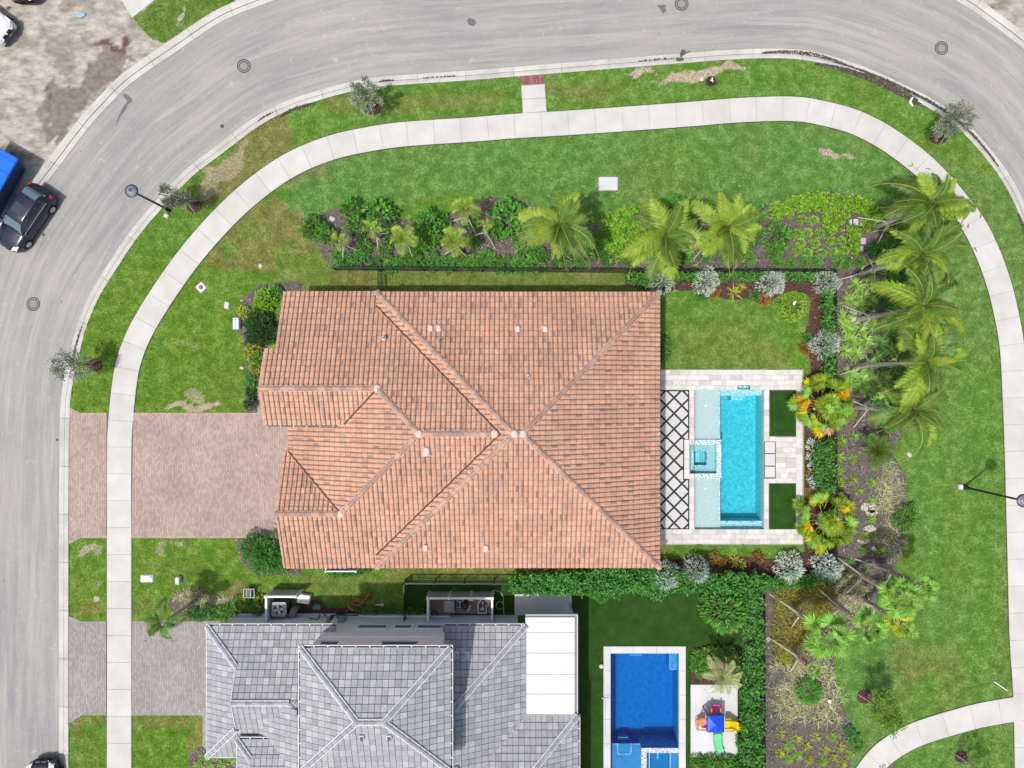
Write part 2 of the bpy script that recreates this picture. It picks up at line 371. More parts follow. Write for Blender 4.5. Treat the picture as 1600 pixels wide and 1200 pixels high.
# ============================================================ THE SETTING
W2 = lambda pts, z=ZL: np.array([G(x, y, z)[:2] for x, y in pts])     # survey points -> ground plan
kerb_in = catmull([(107,1330),(107,1200),(107,900),(107.5,720),(109,640),(112,610),(118,575),(125,548),(137,505),(157,460),(184,417),(207,382),(230,352),(258,320),(300,276),(347,240),(400,200),(445,175),(500,156),(545,144),(585,136),(650,131),(725,126),(800,120),(850,116),(960,107),(1075,98),(1140,93),(1200,91),(1240,92),(1275,97),(1330,113),(1375,131),(1415,150),(1450,168),(1487,192),(1517,220),(1545,253),(1570,289),(1592,334),(1606,385),(1616,440),(1622,520),(1624,640),(1625,900),(1625,1330)], 6)
walk_out = catmull([(167,1330),(167,1200),(167,900),(167,720),(169,660),(175,600),(182,562),(195,525),(214,488),(241,445),(275,397),(314,350),(358,305),(400,270),(437,245),(475,226),(517,211),(560,201),(625,191),(740,183),(800,178),(900,172),(1067,160),(1140,154),(1200,151),(1240,151),(1275,155),(1332,169),(1375,188),(1412,211),(1450,240),(1479,268),(1502,294),(1537,340),(1562,390),(1581,444),(1594,500),(1601,547),(1605,620),(1608,700),(1612,850),(1616,1000),(1622,1100),(1626,1330)], 6)
path_out = catmull([(1330,1215),(1338,1200),(1348,1186),(1366,1166),(1392,1147),(1425,1130),(1470,1115),(1525,1100),(1580,1090),(1640,1082)], 6)
road_out = catmull([(-95,1330),(-95,1000),(-90,760),(-75,620),(-60,540),(-40,450),(-8,386),(32,331),(72,285),(135,202),(170,163),(207,127),(275,80),(342,35),(400,10),(460,-10),(560,-32),(760,-60),(1000,-72),(1250,-66),(1400,-42),(1495,0),(1550,37),(1600,75),(1660,125),(1740,210),(1790,300),(1815,420),(1820,700),(1820,1330)], 6)

def offset(c, d): return c + normals(c) * d
kin = W2(kerb_in); kin = resample(kin, .5)
# the left normal of these lines (they run north, then east, then south) points away from the block
def strip(mb, a, b, za, zb, t=(1, 1, 1), m=0):
    n = len(a); v = [(*p, za) for p in a] + [(*p, zb) for p in b]
    mb.add(v, [(i, i + 1, n + i + 1, n + i) for i in range(n - 1)], t, m)
def upmesh(mb):                               # make every sheet face upwards
    V = np.concatenate(mb.v)
    for i, f in enumerate(mb.f):
        p = V[list(f)]; nz = sum(p[k][0] * p[(k + 1) % len(f)][1] - p[(k + 1) % len(f)][0] * p[k][1] for k in range(len(f)))
        if nz < 0: mb.f[i] = f[::-1]
    return mb

# ground beneath everything, open where the two pools are sunk into it
mb = MB(); xs = [-900, 5.8, 10.85, 16.2, 900]; ys = [-900, -30, -16.3, -9.4, .4, 900]
hole = lambda cx, cy: (10.85 < cx < 16.2 and -9.4 < cy < .4) or (5.8 < cx < 10.85 and -30 < cy < -16.3)
for i in range(len(xs) - 1):
    for j in range(len(ys) - 1):
        if hole((xs[i] + xs[i + 1]) / 2, (ys[j] + ys[j + 1]) / 2): continue
        mb.add([(xs[i], ys[j], -.02), (xs[i + 1], ys[j], -.02), (xs[i + 1], ys[j + 1], -.02), (xs[i], ys[j + 1], -.02)], [(0, 1, 2, 3)])
g_o = obj('ground', mb, m_dirt, kind='structure')

# road: sheet between the two kerbs
ko = offset(kin, .62)
ro = W2(road_out); ro = resample(ro, .5)
mb = MB(); rp = [tuple(p) for p in offset(kin, .3)] + [(60, -29), (60, 60), (-60, 60), (-60, -29)]
A = offset(kin, .3); dA = np.r_[0, np.cumsum(np.linalg.norm(np.diff(A, axis=0), axis=1))]; Bq = resample(ro, .5); B = np.stack([np.interp(np.linspace(0, 1, len(A)), np.linspace(0, 1, len(Bq)), Bq[:, k]) for k in (0, 1)], 1); B = B + normals(B) * .4
NC = 8; nA = len(A); V = []; LN = []
for j in range(NC + 1):
    q = A + (B - A) * j / NC; V += [(*p, .02) for p in q]; LN += [(dA[i], np.linalg.norm(B[i] - A[i]) * j / NC, 0) for i in range(nA)]
mb.add(V, [(j * nA + i, j * nA + i + 1, (j + 1) * nA + i + 1, (j + 1) * nA + i) for j in range(NC) for i in range(nA - 1)]); upmesh(mb)
rd_o = obj('road', mb, m_road, kind='structure'); la = rd_o.data.attributes.new('lane', 'FLOAT_VECTOR', 'POINT'); la.data.foreach_set('vector', np.array(LN).ravel())

def kerb_run(name, line, sgn, wg, wk, seg):
    """line = grass side edge; a run of 3 m kerb stones: gutter pan and low mountable kerb"""
    L = resample(line, .25); nn = normals(L) * sgn
    base = MB(); strip(base, L - nn * .02, L + nn * (wg + wk + .02), .024, .024); upmesh(base)
    root = obj(name, base, m_joint, kind='structure')
    per = int(round(seg / .25)); k = 0
    for i in range(0, len(L) - 1, per):
        a = L[i:i + per + 1].copy(); q = nn[i:i + per + 1]
        if len(a) < 3: break
        ta = a[1] - a[0]; ta /= np.linalg.norm(ta); tb = a[-1] - a[-2]; tb /= np.linalg.norm(tb)
        a[0] += ta * .012; a[-1] -= tb * .012
        t = 1 + random.uniform(-.07, .05); t = (t, t, t * .99); mb = MB()
        e = [0, wk * .45, wk, wk + .03, wk + wg]; zz = [.115, .118, .065, .045, .05]
        for j in range(4): strip(mb, a + q * e[j], a + q * e[j + 1], zz[j], zz[j + 1], t)
        strip(mb, a, a, 0, .115, t); strip(mb, a + q * (wk + wg), a + q * (wk + wg), .0, .05, t)
        upmesh(mb); obj('kerb_stone', mb, m_curb, root, world=False); k += 1
    L2 = L + nn * wk; mb = MB(); strip(mb, L2 - nn * .006, L2 + nn * .03, .068, .0475); upmesh(mb); obj('gutter_dirt', mb, m_damp, root, world=False, kind='stuff')
    return root
kerb_run('kerb', kin, 1, .33, .30, 3.0)
kerb_run('kerb', ro + normals(ro) * .76, -1, .36, .40, 3.0)

# lawn sheet with a survey of where the grass is dry, sandy, cool or warm green
def zone(px, py):
    wx = px + 16 * (fbm(px, py, 26) - .5) * 2; wy = py + 16 * (fbm(px + 500, py + 90, 26) - .5) * 2
    dry = .25 * np.clip(fbm(px, py, 90) - .5, 0, 1) * 2
    sand = np.zeros_like(dry); tone = np.full_like(dry, .75)
    def ell(cx, cy, rx, ry, ang=0):
        a = radians(ang); dx = wx - cx; dy = wy - cy
        u = (dx * cos(a) + dy * sin(a)) / rx; v = (-dx * sin(a) + dy * cos(a)) / ry
        return np.clip(1.4 - np.sqrt(u * u + v * v), 0, 1) / .4
    def setmax(arr, val, msk): return np.maximum(arr, val * np.clip(msk, 0, 1))
    cool = inpoly([(440,300),(470,380),(560,330),(700,300),(980,350),(1200,320),(1400,330),(1430,500),(1420,700),(1430,900),(1310,1000),(1300,1220),(1620,1220),(1620,300),(1300,180),(440,240)], px, py)
    tone = np.where(cool, .18, tone); tone = np.where((px > 1400) & (py > 560) & cool, .45, tone)
    tone = np.where(py < 195, .62, tone); tone = np.where((px < 450) & (py > 400), 1.0, tone); tone = tone + .5 * (fbm(px, py, 60) - .5)
    brown = inpoly([(436,300),(470,338),(482,385),(522,420),(595,422),(595,458),(470,458),(440,445),(410,425),(372,418),(345,425),(322,408),(355,362),(400,318)], wx, wy)
    dry = np.where(brown, .80 - .75 * np.clip((fbm(px, py, 30) - .5) * 2.5, 0, 1), dry)
    dry = np.where(inpoly([(430,390),(520,400),(520,450),(430,450)], wx, wy), .35, dry)
    st = (px > 590) & (px < 1000) & (py > 420) & (py < 462); dry = np.where(st, .45 + .5 * (fbm(px, py, 40) - .4), dry)
    dry = np.where((py > 850) & (py < 915) & (px > 600) & (px < 1050), .55, dry)
    dry = np.where(inpoly([(452,165),(440,190),(455,235),(400,262),(330,330),(300,300),(352,235),(420,180)], wx, wy), .8, dry)
    dry = setmax(dry, .5, ell(690, 160, 80, 12, -5)); dry = setmax(dry, .5, ell(540, 160, 26, 12)); dry = setmax(dry, .45, ell(905, 140, 50, 12))
    sand = setmax(sand, .50, ell(352, 262, 46, 14, -42)); sand = setmax(sand, .45, ell(330, 300, 20, 12, -42)); sand = setmax(sand, .5, ell(370, 240, 30, 8, -42))
    for a in [(1075,120,45,9,-10,.75),(1120,110,40,7,-8,.8),(1005,116,22,4,-5,.7),(880,132,30,4,0,.35),(300,636,34,5,0,.8),(305,618,14,8,20,.5),(302,540,10,6,0,.4),(290,530,8,6,0,.4),(136,860,20,6,-50,.6),(150,856,10,14,-20,.5),(155,936,7,7,0,.8),(150,908,5,9,0,.4),(128,582,5,6,0,.3),(1300,242,12,5,0,.8),(1324,247,9,4,0,.7),(1262,108,20,4,10,.4),(253,860,8,10,0,.5),(330,840,10,5,0,.5),(285,846,6,5,0,.6),(250,838,16,4,0,.5),(440,360,12,6,0,.3)]:
        sand = setmax(sand, a[5], ell(*a[:5]))
    for a in [(1430,1045,30,12,10,.6),(1440,1030,50,25,0,.3),(480,275,30,12,-20,.4),(370,918,14,10,0,.7),(365,935,16,8,0,.8),(530,915,60,14,0,.35),(1290,205,30,8,0,.3),(1130,545,60,30,0,.3),(1200,560,30,20,0,.35),(235,895,8,14,0,.3),(216,945,14,14,0,.4),(140,955,28,10,0,.7)]:
        dry = setmax(dry, a[5], ell(*a[:5]))
    for x0, x1, y0, y1 in [(206,318,1119,1135),(293,316,1135,1190),(113,167,1119,1131),(117,128,1131,1158)]:
        k = (wx * .3 + px * .7 > x0) & (wx * .3 + px * .7 < x1) & (py > y0) & (py < y1)
        dry = np.where(k, .75 - .35 * (((px // 9).astype(int) % 3) == 0), dry)
    st = np.sin(px / 13.0) * .09; dry = np.where((px > 1400) & (py > 600), dry + st, dry)
    dk = inpoly([(455,170),(815,125),(815,180),(600,190),(470,222),(450,200)], wx, wy) & (dry < .3)
    dry = np.where(dk, dry * .3, dry)
    return np.stack([np.clip(dry, 0, 1), sand, np.clip(tone, 0, 1)], -1)
block_px = [tuple(p) for p in kerb_in]
def sheet(name, mat, x0, x1, y0, y1, step, z, inside, attrf, relief=0.0, kind='structure'):
    nx = int((x1 - x0) / step) + 1; ny = int((y1 - y0) / step) + 1
    X, Y = np.meshgrid(x0 + np.arange(nx) * step, y0 + np.arange(ny) * step)
    cx = (X[:-1, :-1] + step / 2); cy = (Y[:-1, :-1] + step / 2)
    k = 25 * H / (H - z); ok = inside(800 + cx * k, 600 - cy * k)
    I = np.arange(nx * ny).reshape(ny, nx)
    q = np.stack([I[:-1, :-1], I[:-1, 1:], I[1:, 1:], I[1:, :-1]], -1)[ok]
    zz = z + relief * (fbm(X * 10, Y * 10, 9) - .5 + .6 * (fbm(X * 10, Y * 10, 30) - .5))
    V = np.stack([X, Y, zz], -1).reshape(-1, 3)
    used = np.unique(q); remap = -np.ones(nx * ny, int); remap[used] = np.arange(len(used)); q = remap[q]
    me = bpy.data.meshes.new(name); me.from_pydata(V[used].tolist(), [], q.tolist()); me.materials.append(mat)
    zc = attrf((800 + X * k).ravel()[used], (600 - Y * k).ravel()[used])
    a = me.attributes.new('zone', 'FLOAT_COLOR', 'POINT'); a.data.foreach_set('color', np.c_[zc, np.ones(len(used))].ravel())
    me.polygons.foreach_set('use_smooth', [True] * len(me.polygons)); me.update()
    return link(name, me, kind=kind)
pool1 = (1077, 1194, 601, 828); pool2 = (943, 1072, 1010, 1400)
def in_block(px, py):
    ok = inpoly(block_px, px, py)
    for a, b_, c_, d in (pool1, pool2): ok &= ~((px > a) & (px < b_) & (py > c_) & (py < d))
    return ok
sheet('lawn', m_lawn, -30, 34, -26.5, 21, .2, ZL, in_block, zone, .02)
verge = [(208,28),(246,0),(250,-40),(380,-40),(366,3),(325,27),(280,53),(256,66),(235,60),(222,45)]
sheet('lawn', m_lawn, -25, -16, 18, 27, .15, ZL + .005, lambda x, y: inpoly(verge, x, y), lambda x, y: np.stack([.15 + 0 * x, 0 * x, .6 + 0 * x], -1), .02)

# sandy building plots across the road
def dirt_zone(px, py):
    wx = px + 22 * (fbm(px, py, 20) - .5) * 2; wy = py + 22 * (fbm(px + 300, py, 20) - .5) * 2
    wet = inpoly([(65,150),(85,125),(125,125),(150,85),(180,70),(195,75),(205,95),(175,125),(140,160),(115,185),(95,215),(80,225),(60,180)], wx, wy) * .85
    wet = np.maximum(wet, .8 * inpoly([(-60,220),(10,225),(40,250),(30,300),(0,330),(-60,360)], wx, wy))
    wet = np.maximum(wet, .45 * (fbm(px, py, 35) > .62))
    red = 1.0 * inpoly([(140,68),(190,65),(195,80),(145,80)], wx, wy) + 1.0 * inpoly([(72,140),(82,140),(82,152),(72,150)], wx, wy) + .8 * inpoly([(1450,-10),(1512,-8),(1555,28),(1545,25),(1508,2)], px, py)
    red = np.maximum(red, 0 * red)
    return np.stack([np.clip(wet, 0, 1), np.clip(red, 0, 1), 0 * wet], -1)
rout_px = [tuple(p) for p in offset(road_out, -17.5)]
plotA = [(x + 1, y + 1) for x, y in rout_px if x < 700]; plotA = plotA + [(700, -400), (-400, -400), (-400, 1330)]
plotB = [(x, y) for x, y in rout_px if x > 1200] + [(2400, 1330), (2400, -400), (1200, -400)]
kxy = lambda pts: pts
sheet('bare_ground', m_dirt, -42, -8, 4, 32, .2, .085, lambda x, y: inpoly(plotA, x, y), dirt_zone, .10)
sheet('bare_ground', m_dirt, 20, 42, 14, 32, .25, .085, lambda x, y: inpoly(plotB, x, y), dirt_zone, .10)
mb = MB(); mb.prism(W2([(188,-3),(246,-3),(207,28)]), .05, .14); mb.prism(W2([(150,-60),(290,-60),(247,-4),(187,-4)]), .05, .14)
obj('pavement', mb, m_walk, kind='structure')

# pavement: one slab after another
def slab_run(line, sgn, width, seg, start=0):
    L = resample(line, .12); nn = normals(L) * sgn
    base = MB(); strip(base, L, L + nn * width, .112, .112); upmesh(base)
    root = obj('pavement', base, m_joint, kind='structure')
    edge = MB()
    for o_, s_ in ((0, -1), (width, 1)):
        a = L + nn * o_; strip(edge, a, a + nn * s_ * (.05), .113, .108)
    upmesh(edge); obj('soil_edge', edge, m_soil, root, world=False, kind='stuff')
    per = int(round(seg / .12))
    for i in range(start, len(L) - 1, per):
        a = L[i:i + per + 1].copy()
        if len(a) < 3: break
        q = nn[i:i + per + 1]; ta = a[1] - a[0]; ta /= np.linalg.norm(ta); tb = a[-1] - a[-2]; tb /= np.linalg.norm(tb)
        a[0] += ta * .008; a[-1] -= tb * .008; b_ = a + q * width
        t = 1 + random.uniform(-.035, .035); dz = random.uniform(-.002, .003)
        mb = MB(); poly = list(map(tuple, a)) + list(map(tuple, b_[::-1]))
        mb.prism(poly, .06, .135 + dz, (t, t, t * random.uniform(.985, 1.0)))
        obj('slab', mb, m_walk, root, world=False)
    return root
slab_run(W2(walk_out, .135), -1, 38 / 25, 1.68)
slab_run(W2(path_out, .135), -1, 1.52, 1.75)
spur = obj('pavement', MB().prism(W2([(814,133),(851,131),(854,177),(817,180)]), .06, .128), m_joint, kind='structure')
for a in ([(815,134),(851,132),(852.5,152.5),(816,154.5)], [(816.2,155.5),(852.6,153.5),(854,173.6),(817,176.4)]):
    obj('slab', MB().prism(W2(a, .135), .07, .136), m_walk, spur, world=False)
obj('paver_strip', MB().prism(W2([(813.5,119.5),(850,116.8),(851,131),(815,133)]), .06, .138), m_brick, spur, world=False)

# drives of small clay pavers (each paver is 4 px: left to the material)
mb = MB(); mb.prism(W2([(109,636),(127,645.5),(167,645.5),(166,839.5),(127,840),(108,850)]), .05, .128)
mb.prism(W2([(208,645.5),(402,645),(402,590),(470,588),(470,840),(206,840)]), .05, .128)
obj('driveway', mb, m_pav, kind='structure')
mb = MB()
for a, b_ in (((127,645),(167,648.5)),((208,645),(402,648.5)),((127,837),(167,840.5)),((206,837),(440,840.5))):
    mb.prism(W2([(a[0],a[1]),(b_[0],a[1]),(b_[0],b_[1]),(a[0],b_[1])]), .06, .132, (1.12, 1.08, 1.06))
obj('driveway_border', mb, m_pav, kind='structure')
mb = MB(); mb.prism(W2([(108,962),(128,970.5),(166,970.5),(166,1117),(128,1117.5),(108,1130)]), .05, .128)
mb.prism(W2([(207,970),(345,970.5),(345,1172),(317,1172),(317,1117.5),(206,1117.5)]), .05, .128)
obj('driveway', mb, m_pavg, kind='structure')

# planting beds
bed_n = catmull([(470,345),(480,338),(495,335),(512,329),(535,326),(592,325),(625,340),(660,345),(700,337),(742,317),(762,310),(800,309),(825,318),(850,335),(880,350),(925,350),(950,345),(975,338),(1010,325),(1060,318),(1120,326),(1160,328),(1203,317),(1256,302),(1294,298),(1337,305),(1372,317),(1394,334),(1410,360),(1420,400),(1428,450),(1432,500),(1430,560),(1420,640),(1400,695),(1397,715),(1412,737),(1417,762),(1418,790),(1417,825),(1412,850),(1400,882),(1384,908),(1370,931),(1362,950),(1340,985),(1306,1025),(1302,1058),(1313,1095),(1327,1126),(1347,1163),(1330,1190),(1318,1230)], 4)
bed_n = [tuple(p) for p in bed_n] + [(1196,1230),(1196,900),(1307,900),(1307,421),(521,421),(505,400),(488,375),(474,358)]
bed_red = [(977,421),(977,446),(1000,451),(1032,455),(1085,454),(1090,463),(1103,467),(1119,461),(1131,467),(1150,469),(1166,466),(1182,473),(1200,474),(1212,465),(1228,455),(1244,454),(1258,458),(1266,465),(1266,478),(1263,502),(1255,528),(1254,539),(1258,550),(1266,560),(1267,582),(1257,590),(1257,862),(1245,868),(1200,873),(1150,868),(1120,873),(1080,868),(1030,880),(960,888),(935,897),(905,903),(800,903),(800,915),(1306,915),(1306,421)]
bed_front = [(444,440),(431,442),(416,443),(401,448),(388,457),(377,470),(369,488),(368,500),(372,517),(378,525),(382,547),(384,560),(385,593),(383,627),(382,645),(401,644),(401,590),(470,588),(470,440)]
bed_s = [(366,841),(442,841),(470,850),(470,898),(420,900),(395,896),(378,880)]
bed_nb = [(262,945),(265,935),(277,925),(293,921),(317,924),(337,931),(365,932),(411,931),(414,962),(370,962),(347,970),(281,969.5)]
bed_meter = [(463,943),(480,938),(500,936),(512,950),(632,950),(632,962),(463,962)]
bed_pb = [(1080,1011),(1155,1011),(1155,1068),(1080,1068)]; bed_pb2 = [(1079,1184),(1153,1184),(1153,1260),(1079,1260)]
bed_c = [(1104,925),(1128,930),(1160,950),(1168,985),(1140,992),(1110,975),(1102,950)]
bed_e = [(1160,900),(1195,900),(1195,1260),(1160,1260)]
bed_h = [(1031,520),(1040,527),(1043,545),(1040,560),(1031,568)]
bed_w = [(296,1180),(312,1168),(330,1172),(372,1172),(372,1260),(296,1260)]
def bed(name, poly, mat, chipmat, dens, z=.112, chips=True):
    wob = [(x + 1.2 * sin(i * 1.7), y + 1.2 * cos(i * 2.3)) for i, (x, y) in enumerate(poly)] if len(poly) > 40 else poly; pl = W2(wob, z); mb = MB(); mb.add([(x, y, z) for x, y in pl] , [tuple(range(len(pl)))]); upmesh(mb)
    o = obj(name, mb, mat, kind='structure')
    if chips:
        P_ = np.array(poly); x0, y0 = P_.min(0); x1, y1 = P_.max(0); nn_ = int((x1 - x0) * (y1 - y0) / 625 * dens)
        px = rng.uniform(x0, x1, nn_); py = rng.uniform(y0, y1, nn_); ok = inpoly(poly, px, py); px = px[ok]; py = py[ok]
        scatter('mulch_chips', chipmat, px, py, z + .01, .05, o)
    return o
def scatter(name, mat, px, py, z, size, parent):
    n_ = len(px); k = (H - z) / H / 25
    C_ = np.stack([(px - 800) * k, (600 - py) * k, np.full(n_, z) + rng.uniform(0, .03, n_)], -1)
    a = rng.uniform(0, 2 * pi, n_); L = rng.uniform(.5, 1.5, n_) * size; Wd = L * rng.uniform(.25, .6, n_)
    u = np.stack([np.cos(a) * L, np.sin(a) * L, rng.uniform(-.4, .4, n_) * L], -1); v = np.stack([-np.sin(a) * Wd, np.cos(a) * Wd, rng.uniform(-.3, .3, n_) * Wd], -1)
    V = np.stack([C_ - u - v, C_ + u - v, C_ + u + v, C_ - u + v], 1).reshape(-1, 3)
    me = bpy.data.meshes.new(name); me.from_pydata(V.tolist(), [], np.arange(4 * n_).reshape(-1, 4).tolist()); me.materials.append(mat)
    t = me.attributes.new('tint', 'FLOAT_COLOR', 'FACE'); g = rng.choice([.45, .7, 1.0, 1.4, 2.3], n_, p=[.25, .27, .27, .15, .06])
    t.data.foreach_set('color', np.stack([g, g, g, np.ones(n_)], -1).ravel()); me.update()
    o = link(name, me, parent, kind='stuff'); return o
bed('planting_bed', bed_n, m_mulch, m_chip, 60)
bed('planting_bed', bed_red, m_redmulch, m_redchip, 60, .116)
bed('planting_bed', bed_front, m_mulch, m_chip, 60, .134); bed('planting_bed', bed_s, m_mulch, m_chip, 60)
bed('planting_bed', bed_nb, m_mulch, m_chip, 60); bed('planting_bed', bed_meter, m_redmulch, m_redchip, 60)
bed('planting_bed', bed_h, m_mulch, m_chip, 60); bed('planting_bed', bed_w, m_mulch, m_chip, 50, .133)

# neighbour's artificial turf garden
turf = [(632,905),(1196,905),(1196,1300),(1072,1300),(1072,1010),(943,1010),(943,1300),(895,1300),(895,961),(632,961)]
mb = MB(); tp = W2(turf, .108); mb.add([(x, y, .108) for x, y in tp], [tuple(range(len(tp)))]); upmesh(mb)
obj('turf', mb, m_turf, kind='structure')
for b_ in (bed_pb, bed_pb2, bed_c): bed('planting_bed', b_, m_redmulch, m_redchip, 60, .118)
bed('planting_bed', bed_e, m_mulch, m_chip, 40, .121)
mb = MB(); mb.prism(W2([(1079,1069.5),(1152,1069.5),(1152,1182.5),(1079,1182.5)]), .05, .15); obj('paved_pad', mb, m_pad, kind='structure')
mb = MB(); mb.prism(W2([(804,928),(893,928),(893,961),(804,961)]), .05, .16); obj('paved_pad', mb, m_pad, kind='structure')

# mulch rings of the street trees
def mulchring(px, py, r):
    a = np.linspace(0, 2 * pi, 18)[:-1]; poly = [(px + r * cos(t) * (1 + .1 * sin(3 * t)), py + r * sin(t) * (1 + .1 * cos(2 * t))) for t in a]
    bed('tree_ring', poly, m_redmulch, m_redchip, 80, .118); return poly
_rm, _rc = m_redmulch, m_redchip
rings = [mulchring(*a) for a in ((583,169,11),(303,321,12),(148,570,11),(1466,214,13),(1351,1088,12),(1502,1182,10),(1111,127,9))]
bare_e = [(1385,1186),(1395,1196),(1400,1210),(1370,1210),(1374,1198)]
bed('tree_ring', bare_e, m_mulch, m_chip, 60, .116)

# grass blades over every lawn (real geometry; tens of thousands, so one mass)
walk_px = list(map(tuple, walk_out)) + list(map(tuple, offset(walk_out[::-1] * [1, 1], 38)))     # reversed line: normal flips back to the block side
path_px = list(map(tuple, path_out)) + list(map(tuple, offset(path_out[::-1], -38)))
hard = [[(104,636),(127,643),(470,643),(470,842),(127,842),(104,852)], [(104,960),(128,968),(350,968),(350,1175),(315,1175),(315,1119),(128,1119),(104,1132)],
        [(813,110),(851,110),(855,180),(816,180)], [(445,457),(1030,457),(1030,884),(445,884)], [(1030,577),(1256,577),(1256,852),(1030,852)],
        [(345,960),(1080,960),(1080,1300),(318,1300)], bed_n, bed_red, bed_front, bed_s, bed_nb, bed_meter, turf, bed_h, bed_w, bare_e, [(934,275),(967,275),(967,298),(934,298)]] + rings
def grassy(px, py, m_=0):
    ok = in_block(px, py)
    for h in hard: ok &= ~inpoly(h, px, py)
    return ok
def sidewalk_mask(px, py):
    """True where the pavement slabs lie"""
    L = resample(np.array(walk_out), 6); nn_ = -normals(L); nn_ = nn_
    a = L; b_ = L + normals(L) * 38
    return inpoly(list(map(tuple, a)) + list(map(tuple, b_[::-1])), px, py)
def path_mask(px, py):
    L = resample(np.array(path_out), 6); b_ = L + normals(L) * 38
    return inpoly(list(map(tuple, L)) + list(map(tuple, b_[::-1])), px, py)
def blades(name, n_, x0, x1, y0, y1, okf, zf, z=ZL):
    px = rng.uniform(x0, x1, n_); py = rng.uniform(y0, y1, n_); ok = okf(px, py); px = px[ok]; py = py[ok]; n_ = len(px)
    zc = zf(px, py); keep = rng.random(n_) > zc[:, 1] * .75; px, py, zc = px[keep], py[keep], zc[keep]; n_ = len(px)
    k = (H - z) / H / 25; B = np.stack([(px - 800) * k, (600 - py) * k, np.full(n_, z - .01)], -1)
    a = rng.uniform(0, 2 * pi, n_); L = rng.uniform(.05, .12, n_); wd = rng.uniform(.012, .028, n_); el = rng.uniform(.2, 1.1, n_)
    d = np.stack([np.cos(a) * np.cos(el), np.sin(a) * np.cos(el), np.sin(el)], -1) * L[:, None]
    s = np.stack([-np.sin(a), np.cos(a), 0 * a], -1) * wd[:, None]
    V = np.stack([B - s, B + s, B + d], 1).reshape(-1, 3)
    me = bpy.data.meshes.new(name); me.vertices.add(3 * n_); me.vertices.foreach_set('co', V.ravel())
    me.loops.add(3 * n_); me.loops.foreach_set('vertex_index', np.arange(3 * n_)); me.polygons.add(n_)
    me.polygons.foreach_set('loop_start', np.arange(n_) * 3); me.polygons.foreach_set('loop_total', np.full(n_, 3))
    me.update(calc_edges=True); me.materials.append(m_blade)
    g = rng.uniform(.6, 1.5, n_); br = rng.random(n_) < .06
    T = np.stack([g * np.where(br, 1.7, 1), g * np.where(br, 1.4, 1), g, np.ones(n_)], -1)
    me.attributes.new('tint', 'FLOAT_COLOR', 'FACE').data.foreach_set('color', T.ravel())
    me.attributes.new('zone', 'FLOAT_COLOR', 'FACE').data.foreach_set('color', np.c_[zc, np.ones(n_)].ravel())
    return link(name, me, kind='stuff')
g_ = blades('grass', 520000, 100, 1625, 85, 1215, lambda x, y: grassy(x, y) & ~sidewalk_mask(x, y) & ~path_mask(x, y), zone)
setp(g_, 'green mown grass covering the lawns and verges around the houses', 'grass')
g2 = blades('grass', 15000, 200, 390, -30, 75, lambda x, y: inpoly(verge, x, y), lambda x, y: np.stack([.15 + 0 * x, 0 * x, .6 + 0 * x], -1))
setp(g2, 'dark green grass corner beside the building plot across the road', 'grass')

# road furniture lying flat in the road, and its stains
def disc(mb, c, r, z0, z1, m=0, n=24, t=(1, 1, 1)): mb.lathe((c[0], c[1], 0), [(r, z0), (r, z1), (r * .96, z1 + .003)], n, t, m)
for i, (px, py, lab) in enumerate([(381,103,'round manhole cover in the road above the small street tree at upper left'),(1065,6,'round manhole cover at the very top edge of the road'),(1471,75,'round manhole cover in the road at the upper right bend'),(52,475,'pale round manhole cover in the road below the dark blue car')]):
    c = P(px, py, .03); r_ = thing('manhole_cover', (c[0], c[1], .02), lab, 'manhole cover', 'manhole covers in the road')
    mb = MB(); mb.lathe((0, 0, 0), [(.42, 0), (.43, .012), (.375, .014), (.375, .006)], 28, top=False); obj('frame', mb, m_ironb, r_, world=False)
    mb = MB(); mb.lathe((0, 0, 0), [(.385, .006), (.30, .008)], 28, (1.3, 1.3, 1.25), top=False); obj('collar', mb, m_iron, r_, world=False)
    mb = MB(); mb.lathe((0, 0, 0), [(.30, .0), (.30, .010), (.25, .011)], 28, (.2, .2, .2), top=False)
    mb.lathe((0, 0, 0), [(.25, .0115), (.15, .013), (.05, .014)], 28, (1.35, 1.33, 1.28)); obj('lid', mb, m_iron, r_, world=False)
for px, py, r, lab in [(347,197,.11,'small round valve cover in the road near the kerb at upper left'),(89,687,.07,'tiny round valve cover beside the kerb of the pink drive')]:
    c = P(px, py, .03); mb = MB(); mb.lathe((c[0], c[1], .02), [(r, 0), (r, .015), (r * .6, .016)], 16); mb.lathe((c[0], c[1], .02), [(r * .5, .015), (r * .5, .02)], 12, (2.5, 2.5, 2.5))
    obj('valve_cover', mb, m_ironb, label=lab, cat='valve cover')
def decal(polys, mat, z=.024, name='stain'):
    mb = MB()
    for pl in polys:
        q = W2(pl, z); mb.add([(x, y, z) for x, y in q], [tuple(range(len(q)))])
    upmesh(mb); return obj(name, mb, mat, kind='structure')
decal([[(191,147),(197,146),(203,151),(207,156),(204,161),(201,162),(196,172),(191,178),(187,184),(181,199),(183,188),(188,176),(193,166),(199,159),(194,152)],[(729,32),(733,28),(741,30),(745,36),(740,41),(733,39)]], m_patch)
decal([[(1027,8),(1040,7),(1041,17),(1036,22),(1031,14)]], m_patch, .0245)
decal([[(1062,84),(1066,77),(1072,79),(1071,83),(1077,79),(1079,80),(1067,87),(1064,92)]], m_damp, .052)
decal([[(1056,92),(1060,90),(1068,91),(1069,94),(1062,96),(1056,95)]], m_damp, .121)
spots = []
